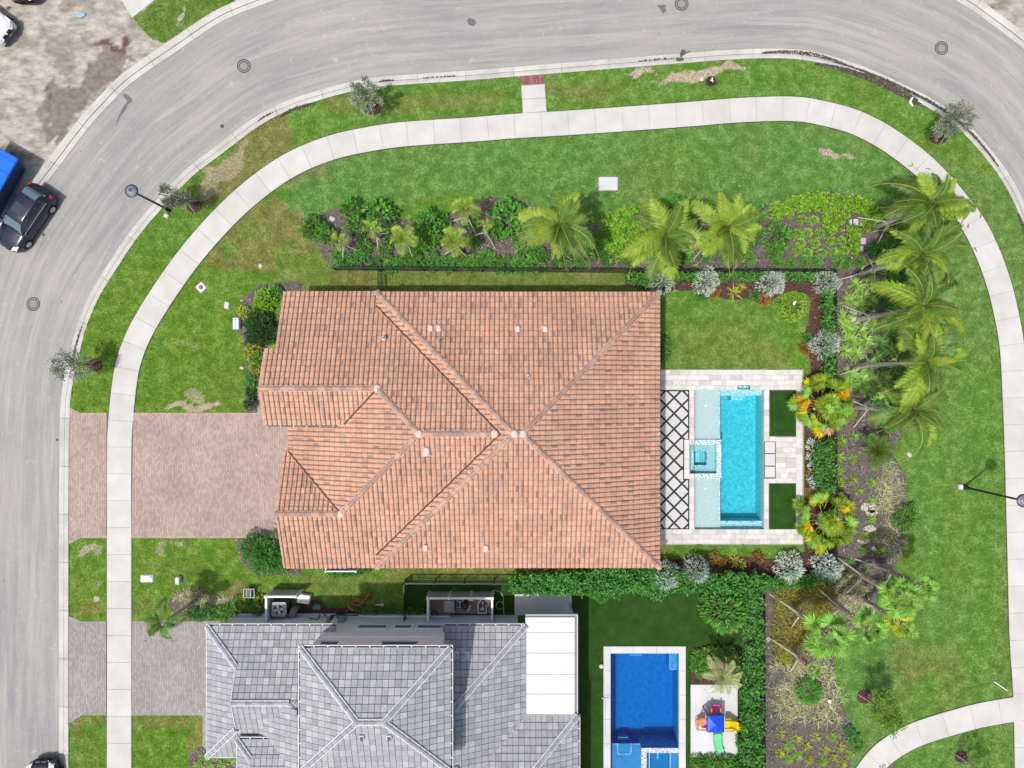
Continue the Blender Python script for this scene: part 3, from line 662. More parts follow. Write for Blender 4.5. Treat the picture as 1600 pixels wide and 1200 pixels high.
for _ in range(110):
    x, y = random.uniform(0, 1600), random.uniform(0, 1200)
    if not inpoly(block_px, np.array([x]), np.array([y]))[0] and not inpoly(plotA, np.array([x]), np.array([y]))[0] and not inpoly(plotB, np.array([x]), np.array([y]))[0]:
        r = random.uniform(.5, 1.7); spots.append([(x + r * random.uniform(.5, 1) * cos(a), y + r * random.uniform(.5, 1) * sin(a)) for a in np.linspace(0, 5.3, 6)])
decal(spots, m_patch, .0265)
# silt lying in the gutter of the upper right bend and along the kerb
def silt(i0, i1, d0, d1, n_, mat, z=.07, size=.07):
    L = kerb_in; i0, i1 = [int(np.argmin(np.hypot(L[:, 0] - a[0], L[:, 1] - a[1]))) for a in (i0, i1)]
    S_ = resample(L[i0:i1], 1.0); Nn = -normals(S_) * 1.0
    k = rng.integers(0, len(S_), n_); u = k / len(S_); d = d0 + (d1 - d0) * rng.random(n_) * np.sin(u * pi) ** .6
    p = S_[k] - (-Nn[k]) * 0 + (Nn[k]) * d[:, None]
    return p
for a, b_, d0, d1, n_, z in [((1275,97),(1450,168),-3,5,1500,.125),((1300,100),(1560,270),7,11,1300,.06),((1190,91),(1330,113),8,13,400,.06),((1340,113),(1440,160),1,9,700,.12),((440,175),(500,157),-4,1,200,.122),((405,196),(440,176),7,9,40,.06),((590,136),(625,130),7,9,60,.06),((660,131),(720,124),8,9,25,.06),((1000,105),(1075,98),8,10,50,.06),((118,575),(137,505),6,9,160,.06),((1592,334),(1618,440),-2,4,500,.12)]:
    p = silt(a, b_, d0, d1, int(n_ * 1.3), None); scatter('gutter_silt', m_damp, p[:, 0], p[:, 1], z, .045, None)
for px_, py_, rx_, ry_, n_, mt in [(1090,112,45,7,200,m_redchip)]:
    pass
# ============================================================ HOUSES
def clip_poly(poly3, plan):                   # Sutherland-Hodgman in plan, keeps z
    out = [np.array(p, float) for p in poly3]; n = len(plan)
    for i in range(n):
        a = plan[i]; b = plan[(i + 1) % n]; ins = lambda p: (b[0] - a[0]) * (p[1] - a[1]) - (b[1] - a[1]) * (p[0] - a[0])
        src = out; out = []
        for k in range(len(src)):
            p, q = src[k], src[(k + 1) % len(src)]; dp, dq = ins(p), ins(q)
            if dp >= 0: out.append(p)
            if (dp > 0 > dq) or (dp < 0 < dq): out.append(p + (q - p) * dp / (dp - dq))
        if len(out) < 3: return []
    return out
def ccw(p):
    A = sum(p[i][0] * p[(i + 1) % len(p)][1] - p[(i + 1) % len(p)][0] * p[i][1] for i in range(len(p)))
    return list(p) if A > 0 else list(p)[::-1]
def s_tile(w, e):                             # one roll and one pan; shade painted into the tint of pan, lip and strip under the next tile
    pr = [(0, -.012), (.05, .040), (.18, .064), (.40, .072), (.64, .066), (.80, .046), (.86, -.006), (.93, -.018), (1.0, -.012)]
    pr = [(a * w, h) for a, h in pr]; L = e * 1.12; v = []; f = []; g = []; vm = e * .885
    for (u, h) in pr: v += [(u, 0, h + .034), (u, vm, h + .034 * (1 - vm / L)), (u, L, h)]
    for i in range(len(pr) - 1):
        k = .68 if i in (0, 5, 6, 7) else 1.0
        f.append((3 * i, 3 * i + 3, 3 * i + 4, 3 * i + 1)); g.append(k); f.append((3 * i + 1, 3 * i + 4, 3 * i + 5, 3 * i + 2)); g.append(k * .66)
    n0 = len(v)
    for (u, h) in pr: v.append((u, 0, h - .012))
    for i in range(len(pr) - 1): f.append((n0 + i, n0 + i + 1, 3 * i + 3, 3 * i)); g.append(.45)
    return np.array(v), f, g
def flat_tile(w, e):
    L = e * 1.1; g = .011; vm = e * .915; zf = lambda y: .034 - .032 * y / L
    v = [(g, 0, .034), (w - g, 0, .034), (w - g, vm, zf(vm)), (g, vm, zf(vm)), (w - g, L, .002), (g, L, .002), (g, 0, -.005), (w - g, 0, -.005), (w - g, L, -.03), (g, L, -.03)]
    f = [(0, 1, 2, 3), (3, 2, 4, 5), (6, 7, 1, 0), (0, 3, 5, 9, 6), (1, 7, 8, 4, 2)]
    return np.array(v), f, [1, .5, .5, .6, .6]  # course shade painted into the tint: top strip, front lip, side faces
class Roof:
    """planes: convex plan polygon + height function + direction up the slope; one tile after another"""
    def __init__(s, tile, w, e, tints, stagger): s.planes = []; s.tile = tile; s.w = w; s.e = e; s.tints = tints; s.st = stagger
    def plane(s, poly, up, z0, c0, k, org=0.0, cover=None):
        # z = z0 + k * (distance from eave line c0 along 'up');  up in 'NSEW' = direction in which the roof rises
        d = {'N': (0, 1), 'S': (0, -1), 'E': (1, 0), 'W': (-1, 0)}[up]
        zf = lambda x, y: z0 + k * ((x * d[0] + y * d[1]) - (c0 * (d[0] + d[1])))
        s.planes.append(dict(poly=ccw(poly), up=np.array(d, float), z=zf, c0=c0, org=org, k=k)); return s
    def top(s, x, y, skip=None):
        best = -1
        for p in s.planes:
            if p is skip: continue
            pl = p['poly']; n = len(pl)
            if all((pl[(i + 1) % n][0] - pl[i][0]) * (y - pl[i][1]) - (pl[(i + 1) % n][1] - pl[i][1]) * (x - pl[i][0]) >= -1e-6 for i in range(n)):
                best = max(best, p['z'](x, y))
        return best
    def build(s, root, rootname, m_tile, m_under, nmax, thick=.16, ylimit=-26.0):
        under = MB()
        for p in s.planes:
            top = [(x, y, p['z'](x, y) - .02) for x, y in p['poly']]; n = len(top)
            bot = [(x, y, z - thick) for x, y, z in top]
            under.add(top + bot, [tuple(range(n)), tuple(range(2 * n - 1, n - 1, -1))] + [(i, n + i, n + (i + 1) % n, (i + 1) % n) for i in range(n)])
        roof = obj(rootname, under, m_under, root)
        tv, tf, tg_ = s.tile(s.w, s.e); 
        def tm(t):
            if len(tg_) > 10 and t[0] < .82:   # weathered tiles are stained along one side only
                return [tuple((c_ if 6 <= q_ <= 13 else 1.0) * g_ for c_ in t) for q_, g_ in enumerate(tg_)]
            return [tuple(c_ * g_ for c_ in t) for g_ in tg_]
        variants = {}; loose = []; rest = MB()
        for pi_, p in enumerate(s.planes):
            up = p['up']; ac = np.array([up[1], -up[0]])          # across: to the right when looking up the slope
            pl = np.array(p['poly']); us = pl @ ac; vs = pl @ up; c0 = p['c0'] * (up[0] + up[1])
            e = s.e / sqrt(1 + p['k'] ** 2); tvp = tv.copy(); tvp[:, 1] *= e / s.e
            o_ = p['org'] * (ac[0] + ac[1])
            i0 = int(math.floor((us.min() - o_) / s.w)) - 1; i1 = int(math.ceil((us.max() - o_) / s.w)) + 1
            j0 = int(math.floor((vs.min() - c0) / e)) - (1 if vs.min() - c0 > .1 else 0); j1 = int(math.ceil((vs.max() - c0) / e))
            for j in range(max(j0, 0) if vs.min() - c0 > -.1 else j0, j1):
                for i in range(i0, i1):
                    off = (s.w * .5 * (j % 2)) if s.st else 0.0
                    u = o_ + i * s.w + off; v = c0 + j * e - .03
                    cs = [ac * a + up * b_ for a, b_ in ((u, v), (u + s.w, v), (u + s.w, v + e), (u, v + e))]
                    if min(c[1] for c in cs) < ylimit: continue
                    n = len(p['poly'])
                    def ins(c, m_=0.0):
                        return all((p['poly'][(q + 1) % n][0] - p['poly'][q][0]) * (c[1] - p['poly'][q][1]) - (p['poly'][(q + 1) % n][1] - p['poly'][q][1]) * (c[0] - p['poly'][q][0]) >= -m_ for q in range(n))
                    inside = all(ins(c, .25) for c in cs)
                    if not inside:
                        if len(clip_poly([(*c, 0) for c in cs], p['poly'])) < 3: continue
                    if all(s.top(c[0], c[1], p) > p['z'](c[0], c[1]) + .10 for c in cs): continue
                    vis = all(s.top(c[0], c[1], p) < p['z'](c[0], c[1]) + .03 for c in cs)
                    ti = random.choices(range(len(s.tints)), [t[1] for t in s.tints])[0]
                    base = ac * u + up * v; zb = p['z'](base[0], base[1]) + random.uniform(-.003, .005)
                    if inside and vis: loose.append((pi_, ti, base, zb, ac, up, p['k'], tvp))
                    else:
                        t = s.tints[ti][0]
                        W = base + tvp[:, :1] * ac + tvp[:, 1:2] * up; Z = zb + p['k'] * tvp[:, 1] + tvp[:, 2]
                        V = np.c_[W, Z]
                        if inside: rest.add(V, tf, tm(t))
                        else:
                            lim = p['poly']
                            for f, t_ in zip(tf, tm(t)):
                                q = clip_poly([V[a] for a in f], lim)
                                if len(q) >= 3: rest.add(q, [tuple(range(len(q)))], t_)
        # the largest in the photograph = the highest (nearest the camera)
        loose.sort(key=lambda L: -(L[3] - .02 * np.hypot(*L[2])))
        for L in loose[:nmax]:
            pi_, ti, base, zb, ac, up, k, tvp = L; key = (ti, tuple(up), round(k, 3))
            if key not in variants:
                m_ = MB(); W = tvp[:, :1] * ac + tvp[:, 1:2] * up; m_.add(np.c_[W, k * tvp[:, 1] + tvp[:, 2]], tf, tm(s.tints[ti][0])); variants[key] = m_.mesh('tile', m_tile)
            link('tile', variants[key], roof, (base[0], base[1], zb))
        for L in loose[nmax:]:
            pi_, ti, base, zb, ac, up, k, tvp = L; W = base + tvp[:, :1] * ac + tvp[:, 1:2] * up
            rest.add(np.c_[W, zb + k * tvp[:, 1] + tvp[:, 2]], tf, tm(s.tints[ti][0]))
        obj('tile_field', rest, m_tile, roof, world=False, kind='stuff'); return roof
def ridge(roof, a, b, m_cap_, m_mort, wid=.15, step=.40, tints=((1, 1, 1),), mw=.175, flat=False):
    a = np.array(a, float); b = np.array(b, float); d = b - a; Lh = np.linalg.norm(d); d /= Lh
    side = np.array([d[1], -d[0], 0]); side /= np.linalg.norm(side); upv = np.cross(side, d); upv *= np.sign(upv[2])
    mb = MB(); pr = [(-mw, -.02), (-mw * .95, .06), (0, .10), (mw * .95, .06), (mw, -.02)]
    v = [a + side * x + upv * z for x, z in pr] + [b + side * x + upv * z for x, z in pr]
    mb.add(v, [(i, i + 1, 6 + i, 5 + i) for i in range(4)] + [tuple(range(5)), tuple(range(9, 4, -1))]); obj('mortar_bed', mb, m_mort, roof, world=False)
    n = max(1, int(round(Lh / step))); st = Lh / n; cache = {}
    ac = [(-1, .055), (-.72, .13), (-.25, .17), (.25, .17), (.72, .13), (1, .055)] if not flat else [(-1, .07), (-.55, .13), (0, .15), (.55, .13), (1, .07), (1, .06)]
    for i in range(n):
        t = random.randrange(len(tints))
        if t not in cache:
            mb = MB(); v = []
            for s_, lift in ((-.02, .012), (st * 1.03, -.012)):
                v += [d * s_ + side * x * wid * (1.04 if lift > 0 else .96) + upv * (z + lift) for x, z in ac]
            k = len(ac); f = [(j, j + 1, k + j + 1, k + j) for j in range(k - 1)] + [tuple(range(k)), tuple(range(2 * k - 1, k - 1, -1))]
            mb.add(v, f, tints[t]); cache[t] = mb.mesh('ridge_tile', m_cap_)
        link('ridge_tile', cache[t], roof, a + d * st * i + upv * random.uniform(-.004, .006))

def walls(mb, x0, x1, y0, y1, z0, z1, t=(1, 1, 1)): mb.box(x0, x1, y0, y1, z0, z1, t)
# ------------------------------------------------------------ the red-roofed house
K = .4167
house = thing('house', (0, -2.7, 0), 'single storey house with a hipped terracotta tile roof in the middle of the plot', 'house')
tr = [((1, 1, 1), 34), ((1.08, 1.02, 1.0), 22), ((.93, .92, .93), 14), ((1.06, 1.06, 1.05), 10), ((.70, .72, .77), 10), ((.60, .62, .67), 5), ((1.02, .93, .88), 16), ((.86, .94, 1.02), 5)]
R = Roof(s_tile, .275, .37, tr, False)
N_, S_, E_, Wt = 5.367, -10.697, 8.61, -7.90; zr = 3 + K * 8.03; ry = -2.665; rx0, rx1 = .13, .58
R.plane([(Wt, N_), (rx0, ry), (rx1, ry), (E_, N_)], 'S', 3.0, N_, K, .1)
R.plane([(Wt, S_), (E_, S_), (rx1, ry), (rx0, ry)], 'N', 3.0, S_, K, .1)
R.plane([(E_, N_), (rx1, ry), (E_, S_)], 'W', 3.0, E_, K, 0)
R.plane([(Wt, N_), (Wt, S_), (rx0, ry)], 'E', 3.0, Wt, K, 0)
zw = 2.65; wN, wS, wW = 5.413, -10.79, -13.11; dy = -2.69; zd = zw + K * 8.10; dx = wW + 8.10
ay, az, ax = -.24, zw + K * (5.413 + .24), -7.45; cy_, cz, cx_ = -7.36, zw + K * (10.79 - 7.36), -9.68
R.plane([(-13.38, wN), (-13.38, ay), (ax, ay), (ax, wN)], 'S', zw, wN, K, -7.45)
R.plane([(-14.02, 1.75), (-14.02, ay), (-13.38, ay), (-13.38, 1.75)], 'S', zw, wN, K, -7.45)
R.plane([(ax, wN), (ax, ay), (dx, dy), (-.5, dy), (-.5, wN)], 'S', zw, wN, K, -7.45)
zsa = az - K * (2.27 - .24)
R.plane([(-14.02, ay), (-14.02, -2.30), (-6.0, -2.30), (-6.0, ay)], 'N', zsa - K * .03, -2.30, K, -7.45)
R.plane([(dx, dy), (ax, ay), (wW, ay), (wW, cy_), (cx_, cy_)], 'E', zw, wW, K, 0)
R.plane([(-13.38, cy_), (-8.6, cy_), (-8.6, -3.93), (-13.38, -3.93)], 'S', zw, -3.93, K, -7.45)
R.plane([(-13.38, wS), (cx_, wS), (cx_, cy_), (-13.38, cy_)], 'N', zw, wS, K, -7.45)
R.plane([(cx_, wS), (-.5, wS), (-.5, dy), (dx, dy), (cx_, cy_)], 'N', zw, wS, K, -7.45)
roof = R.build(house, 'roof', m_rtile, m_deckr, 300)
ct = ((1, 1, 1), (.85, .9, .95), (1.15, 1.08, 1.05), (.95, .85, .8), (1.25, 1.2, 1.15))
rd = lambda a, b, **k: ridge(roof, a, b, m_cap, m_mortar, tints=ct, **k)
rd((rx0, ry, zr), (Wt, N_, 3.02)); rd((rx1, ry, zr), (E_, N_, 3.02)); rd((rx1, ry, zr), (E_, S_, 3.02)); rd((rx0, ry, zr), (Wt, S_, 3.02)); rd((rx0 - .05, ry, zr + .03), (rx1 + .05, ry, zr + .03))
rd((-14.0, ay, az), (ax, ay, az), step=.42); rd((ax, ay, az), (dx, dy, zd)); rd((dx, dy, zd), (cx_, cy_, cz)); rd((-13.4, cy_, cz), (cx_, cy_, cz), step=.42); rd((dx, dy, zd), (-.95, dy, zd), step=.42)
for p in ((rx0, ry, zr + .12), (rx1, ry, zr + .12), (dx, dy, zd + .1), (ax, ay, az + .1), (cx_, cy_, cz + .1), (-.95, dy, zd + .1)):
    obj('mortar_joint', MB().lathe(p, [(.24, -.1), (.2, .04), (.1, .09)], 9, (1.15, 1.15, 1.15)), m_mortar, roof, world=False)
# open valleys: a dark channel where two slopes run together
def valley(a, b, lift=.115):
    a = np.array(a, float) + [0, 0, lift]; b = np.array(b, float) + [0, 0, lift]; d = (b - a)[:2] / np.linalg.norm((b - a)[:2]); n_ = np.array([-d[1], d[0], 0]); k = 26; v = []
    for i in range(k + 1):
        p = a + (b - a) * i / k; w1 = .030 + .03 * (i % 2); w2 = .030 + .03 * ((i + 1) % 2); v += [p + n_ * w1, p - n_ * w2]
    obj('valley', MB().add(v, [(2 * i, 2 * i + 1, 2 * i + 3, 2 * i + 2) for i in range(k)]), m_deckr, roof, world=False)
zW = lambda x: 3 + K * (x - Wt); yv = wN - (3 - zw) / K
valley((Wt, yv, 3.0), (Wt + (zd - 3) / K, dy, zd)); valley((Wt, wS + (3 - zw) / K, 3.0), (Wt + (zd - 3) / K, dy, zd))
valley((ax, ay - .02, az), (ax - 2.03, -2.28, az - K * 2.03)); valley((cx_, cy_ + .02, cz), (wW, -3.93, zw))
# rake tiles along the gable ends, each one overlapping the next
def rake(x, ya, yb, pz):
    n = max(1, int(round(abs(yb - ya) / .345))); y0, y1 = min(ya, yb), max(ya, yb); st = (y1 - y0) / n
    for q in range(n):
        a = y0 + q * st; b_ = a + st * 1.02; j = random.uniform(-.004, .004)
        obj('rake_tile', MB().add([(x - .07, a, pz(a) - .06 + j), (x + .09, a, pz(a) + .07 + j), (x + .09, b_, pz(b_) + .07 + j), (x - .07, b_, pz(b_) - .06 + j), (x - .09, a, pz(a) - .24), (x - .09, b_, pz(b_) - .24), (x - .02, a, pz(a) + .09 + j), (x - .02, b_, pz(b_) + .09 + j)],
            [(0, 6, 7, 3), (6, 1, 2, 7), (4, 0, 3, 5)], random.choice(((1.28, 1.38, 1.45), (1.2, 1.25, 1.3), (1.35, 1.45, 1.5)))), m_cap, roof, world=False)
rake(-13.38, 1.75, wN, lambda y: zw + K * (wN - y)); rake(-14.02, ay, 1.75, lambda y: zw + K * (wN - y)); rake(-14.02, -2.30, ay, lambda y: az - K * (ay - y))
rake(-13.38, wS, cy_, lambda y: zw + K * (y - wS)); rake(-13.38, cy_, -3.95, lambda y: cz - K * (y - cy_))
wl = MB(); o_ = .5
walls(wl, Wt + o_, E_ - o_, S_ + o_, N_ - o_, 0, 2.85); walls(wl, -13.0, Wt + .6, S_ + .45, N_ - .5, 0, 2.5)
walls(wl, -13.7, -12.9, -2.0, 1.6, 0, 3.1); wl.prism([(-13.1, 5.0), (-13.1, ay)], 0, 0) if False else None
for x, ya, yb, yc, za, zb, zc in ((-13.05, wN - .4, ay, -2.2, zw, az, zsa), (-13.05, wS + .4, cy_, -4.1, zw, cz, zw)):
    wl.add([(x, ya, 2.4), (x, yb, 2.4), (x, yc, 2.4), (x, yc, zc - .2), (x, yb, zb - .2), (x, ya, za - .15)], [(0, 1, 2, 3, 4, 5)])
wl.box(-13.0, -9.3, -2.25, -2.05, 2.4, 4.0)
obj('wall', wl, m_stucco, house)
mb = MB()   # white fascia
for x0, x1, y0, y1, z in ((Wt, E_, N_ - .03, N_ + .02, 3.0), (Wt, E_, S_ - .02, S_ + .03, 3.0), (E_ - .03, E_ + .02, S_, N_, 3.0), (-13.38, Wt, wN - .03, wN + .02, 2.65), (-13.38, Wt, wS - .02, wS + .03, 2.65), (wW - .02, wW + .03, -3.93, -2.3, 2.65)):
    mb.box(x0, x1, y0, y1, z - .28, z - .05)
obj('fascia', mb, m_white, house)
mb = MB(); mb.box(-14.0, -9.6, -2.42, -2.30, zsa - .20, zsa - .08); obj('gutter', mb, m_dgrey, house)
mb = MB()
for x in np.arange(-13.9, -9.7, .75): mb.box(x, x + .03, -2.44, -2.28, zsa - .08, zsa - .06)
obj('gutter_strap', mb, m_white, house)
mb = MB()
for a, b_ in (((-14.13, 1.75), (-13.4, 1.75)),): mb.box(a[0], b_[0], a[1] - .0, a[1] + .07, 3.9, 4.06)
obj('rake_return', mb, m_mortar, house)

def gooseneck(roofo, px, py, z, rz, m=m_lgrey, s=1.0):
    c = P(px, py, z); mb = MB(); r = lambda v: np.c_[(v[:, 0] * cos(rz) - v[:, 1] * sin(rz)) * s + c[0], (v[:, 0] * sin(rz) + v[:, 1] * cos(rz)) * s + c[1], v[:, 2] * s + c[2]]
    mb.bevbox(-.19, .19, -.22, .22, -.12, .02, .05, (.95, .9, .88), 0, r); mb.bevbox(-.12, .12, -.20, .16, .02, .17, .05, (1.25, 1.2, 1.2), 0, r)
    mb.box(-.07, .07, -.215, -.19, .04, .13, (.3, .3, .3), 0, r); obj('roof_vent', mb, m, roofo, world=False)
def pipe(roofo, px, py, z, r=.07):
    c = P(px, py, z); mb = MB(); mb.lathe(c, [(r * 2.2, -.12), (r * 1.7, .0), (r, .02), (r, .22), (r * .75, .22), (r * .75, .1)], 12, (1.2, 1.2, 1.2), top=False)
    mb.lathe(c, [(r * .75, .1), (r * .2, .1)], 12, (.2, .2, .2)); obj('vent_pipe', mb, m_lgrey, roofo, world=False)
zN = lambda px, py, z0=3.0, n0=N_: z0 + K * (n0 - P(px, py, 4)[1])
zS = lambda px, py, z0=3.0, n0=S_: z0 + K * (P(px, py, 4)[1] - n0)
for px, py in ((673,513),(686,513),(809,514),(852,514)): gooseneck(roof, px, py, zN(px, py) + .08, 0, m_mortar)
for px, py in ((599,528),(685,534),(826,589),(831,466)): pipe(roof, px, py, zN(px, py) + .06, .07 if py > 500 else .03)
for px, py in ((665,856),(760,857)): gooseneck(roof, px, py, zS(px, py) + .08, pi, m_mortar)
pipe(roof, 782, 812, zS(782, 812) + .06, .045)
gooseneck(roof, 667, 705, zw + K * (P(667, 705, 5.5)[1] - wS) + .1, 0, m_mortar, 1.35)

# ------------------------------------------------------------ the grey-roofed two storey house
house2 = thing('house', (-7, -20, 0), 'two storey pale grey house with a flat grey tile roof at the bottom', 'house')
tg = [((1, 1, 1), 30), ((1.12, 1.12, 1.11), 16), ((.88, .89, .91), 18), ((.80, .81, .84), 8), ((1.22, 1.22, 1.20), 7), ((.95, .96, 1.0), 18)]
G1 = Roof(flat_tile, .33, .40, tg, False)
e1 = -17.78; n1 = -14.09
ra_x, ra_y, ra_z = -15.60, -17.86, 3 + K * (17.86 - 14.09)
# skirt on the west side, gable with ridge running east, then the west facing slope behind it
zsk = 3 + K * 2.05
G1.plane([(e1, n1), (e1, -21.73), (e1 + 2.05, -19.68), (e1 + 2.05, n1 - 2.05)], 'E', 3.0, e1, K, 0)
G1.plane([(e1, n1), (-15.73, n1), (-15.73, n1 - 2.05)], 'S', 3.0, n1, K, .11)
G1.plane([(-15.73, n1), (-15.73, ra_y), (-10.3, ra_y), (-10.3, n1)], 'S', 3.0, n1, K, .11)
G1.plane([(-15.73, ra_y), (-15.73, -20.4), (-10.3, -20.4), (-10.3, ra_y)], 'N', ra_z - K * (20.4 - 17.86), -20.4, K, .05)
G1.plane([(-14.9, ra_y + .0), (-14.9, -25.5), (-11.2, -25.5), (-11.2, ra_y - 1.3), (-12.47, ra_y)], 'E', 3.7 - .43 * .43, -14.9, .435, 0)
G1.plane([(e1, -21.73), (-15.75, -21.73), (-15.75, -19.7)], 'N', 3.0, -21.73, K, 0)
# entrance roof
pzE = 4.0; px0, py0 = -15.63, -20.2
G1.plane([(px0, py0), (px0 + .9, py0 - .9), (-11.4, py0 - .9), (-11.4, py0)], 'S', pzE, py0, K, .05)
G1.plane([(px0, py0), (px0, -25.5), (px0 + .9, -25.5), (px0 + .9, py0 - .9)], 'E', pzE, px0, K, 0)
G1.plane([(px0 + .9, py0 - .9), (px0 + .9, -25.5), (-11.4, -25.5), (-11.4, py0 - .9)], 'S', pzE + K * .9, py0 - .9, .25, .05)
# east part, one storey, and the corner behind the white porch roof
G1.plane([(.82, n1), (-4.0, n1), (-4.0, n1 - 4.82)], 'S', 3.0, n1, K, .05)
G1.plane([(.82, n1), (-5.0, n1 - 5.82), (-5.0, -25.5), (.82, -25.5)], 'W', 3.0, .82, K, 0)
G1.plane([(3.84, -19.3), (-2.4, -25.5), (-2.4, -19.3)], 'S', 3.0, -19.3, K, .05)
G1.plane([(3.84, -19.3), (3.84, -25.5), (-2.4, -25.5)], 'W', 3.0, 3.84, K, 0)
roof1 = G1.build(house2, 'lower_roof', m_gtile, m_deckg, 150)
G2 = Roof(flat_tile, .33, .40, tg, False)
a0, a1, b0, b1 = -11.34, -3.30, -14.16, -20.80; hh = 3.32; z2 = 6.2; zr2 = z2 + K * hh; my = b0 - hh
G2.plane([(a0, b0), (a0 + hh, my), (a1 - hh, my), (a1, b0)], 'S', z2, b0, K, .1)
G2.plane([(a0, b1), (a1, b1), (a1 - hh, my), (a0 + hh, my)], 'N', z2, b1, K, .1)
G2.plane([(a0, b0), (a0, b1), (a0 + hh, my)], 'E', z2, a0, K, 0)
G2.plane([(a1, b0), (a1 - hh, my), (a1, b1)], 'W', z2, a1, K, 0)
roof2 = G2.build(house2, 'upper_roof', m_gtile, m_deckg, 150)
cg = ((1, 1, 1), (1.12, 1.12, 1.12), (.86, .87, .9))
rg = lambda rf, a, b: ridge(rf, a, b, m_capg, m_mortarw, tints=cg, flat=True, wid=.12, mw=.175, step=.40)
rg(roof2, (a0 + hh, my, zr2), (a0, b0, z2)); rg(roof2, (a1 - hh, my, zr2), (a1, b0, z2)); rg(roof2, (a0 + hh, my, zr2), (a0, b1, z2)); rg(roof2, (a1 - hh, my, zr2), (a1, b1, z2)); rg(roof2, (a0 + hh, my, zr2), (a1 - hh, my, zr2))
rg(roof1, (e1 + 2.05, n1 - 2.05, zsk), (e1, n1, 3.0)); rg(roof1, (e1 + 2.05, -19.68, zsk), (e1, -21.73, 3.0))
rg(roof1, (-15.7, ra_y, ra_z), (-12.47, ra_y, ra_z)); rg(roof1, (-12.47, ra_y, ra_z), (-11.3, ra_y - 1.17, ra_z - .3))
rg(roof1, (px0 + .9, py0 - .9, pzE + K * .9), (px0, py0, pzE)); rg(roof1, (.82 - 4.1, n1 - 4.1, 3 + K * 4.1), (.82, n1, 3.0)); rg(roof1, (3.84 - 5.5, -24.8, 3 + K * 5.5), (3.84, -19.3, 3.0))
# white drip edges, gutters with straps
def gutter(x0, y0, x1, y1, z, side):
    """dark trough with a white lip and straps; side = unit vector away from the roof"""
    a = np.array([x0, y0]); b_ = np.array([x1, y1]); d = (b_ - a) / np.linalg.norm(b_ - a); s_ = np.array(side, float)
    q = lambda o1, o2, za, zb, t, mb: mb.prism([tuple(a + s_ * o1), tuple(b_ + s_ * o1), tuple(b_ + s_ * o2), tuple(a + s_ * o2)], za, zb, t, 0, True)
    mb = MB(); q(-.02, .12, z - .14, z - .06, (1, 1, 1), mb); obj('gutter', mb, m_dgrey, house2)
    mb = MB(); q(.10, .135, z - .14, z - .01, (1, 1, 1), mb); q(-.05, -.02, z - .14, z + .03, (1, 1, 1), mb)
    L = np.linalg.norm(b_ - a)
    for k in range(int(L / .75) + 1):
        c = a + d * min(L, k * .75); mb.prism([tuple(c + s_ * -.04 - d * .03), tuple(c + s_ * .13 - d * .03), tuple(c + s_ * .13 + d * .03), tuple(c + s_ * -.04 + d * .03)], z - .08, z + .005)
    obj('gutter_lip', mb, m_whitemetal, house2)
gutter(a0 - .05, b0, a1 + .05, b0, z2, (0, 1)); gutter(a1, b0 + .1, a1, b1, z2, (1, 0)); gutter(a0, b0 + .1, a0, b1, z2, (-1, 0))
gutter(e1, n1, -10.35, n1, 3.0, (0, 1)); gutter(-3.95, n1, .82, n1, 3.0, (0, 1)); gutter(px0, py0, -12.2, py0, pzE, (0, 1)); gutter(3.84, -19.3, 3.84, -25.5, 3.0, (1, 0))
mb = MB(); mb.box(e1 - .03, e1, -21.73, n1, 2.8, 3.03); mb.box(px0 - .03, px0, -25.5, py0, 3.8, 4.03); mb.box(e1, -15.75, -21.76, -21.73, 2.8, 3.03)
mb.add([(-15.76, n1 - 2.05, zsk), (-15.76, -19.68, zsk), (-15.76, -19.9, zsk - .05), (-15.76, ra_y, ra_z + .02)], [(0, 1, 2, 3)])
mb.tube([(-15.74, n1 - 2.05, zsk + .03), (-15.74, ra_y, ra_z + .06)], .03, 6); mb.tube([(-15.74, ra_y, ra_z + .05), (-15.74, -20.2, ra_z - K * 2.34 + .06)], .03, 6)
obj('drip_edge', mb, m_whitemetal, house2)
wl = MB(); wl.box(-17.2, -11.3, -21.2, -14.4, 0, 2.84); wl.box(-11.0, -3.9, -20.4, -14.4, 0, 6.02); wl.box(-10.8, -4.2, -14.4, -14.36, 3.85, 3.98, (1.2, 1.2, 1.2))
wl.box(-3.9, .35, -25.5, -14.4, 0, 2.84); wl.box(.35, 3.4, -25.5, -19.8, 0, 2.84); wl.box(-15.2, -11.3, -25.5, -20.7, 0, 3.8)
wl.box(-17.25, -10.9, -14.4, -14.30, 0, .18, (.9, .9, .9)); wl.box(-10.4, -3.85, -14.4, -14.32, .0, .5, (.95, .95, .95))
obj('wall', wl, m_stg, house2)
for x0, x1 in ((-9.05, -7.42), (-6.9, -5.95), (-5.55, -4.2)):
    wd = obj('window', MB().box(x0 - .12, x1 + .12, -14.40, -14.28, 1.95, 2.08).box(x0 - .10, x1 + .10, -14.4, -14.31, 2.62, 2.72).box(x0 - .1, x0, -14.4, -14.31, 2.08, 2.62).box(x1, x1 + .1, -14.4, -14.31, 2.08, 2.62), m_white, house2)
    obj('pane', MB().box(x0, x1, -14.40, -14.365, 2.08, 2.62), m_glass, wd, world=False)
for x0, x1 in ((-10.6, -9.7), (-7.2, -5.3)):
    wd = obj('window', MB().box(x0 - .06, x1 + .06, -14.40, -14.29, 4.75, 4.82).box(x0 - .06, x1 + .06, -14.4, -14.33, 5.5, 5.56), m_white, house2)
    obj('pane', MB().box(x0, x1, -14.40, -14.365, 4.82, 5.5), m_glass, wd, world=False)
z1S = lambda px, py: 3 + K * (n1 - P(px, py, 3.8)[1])
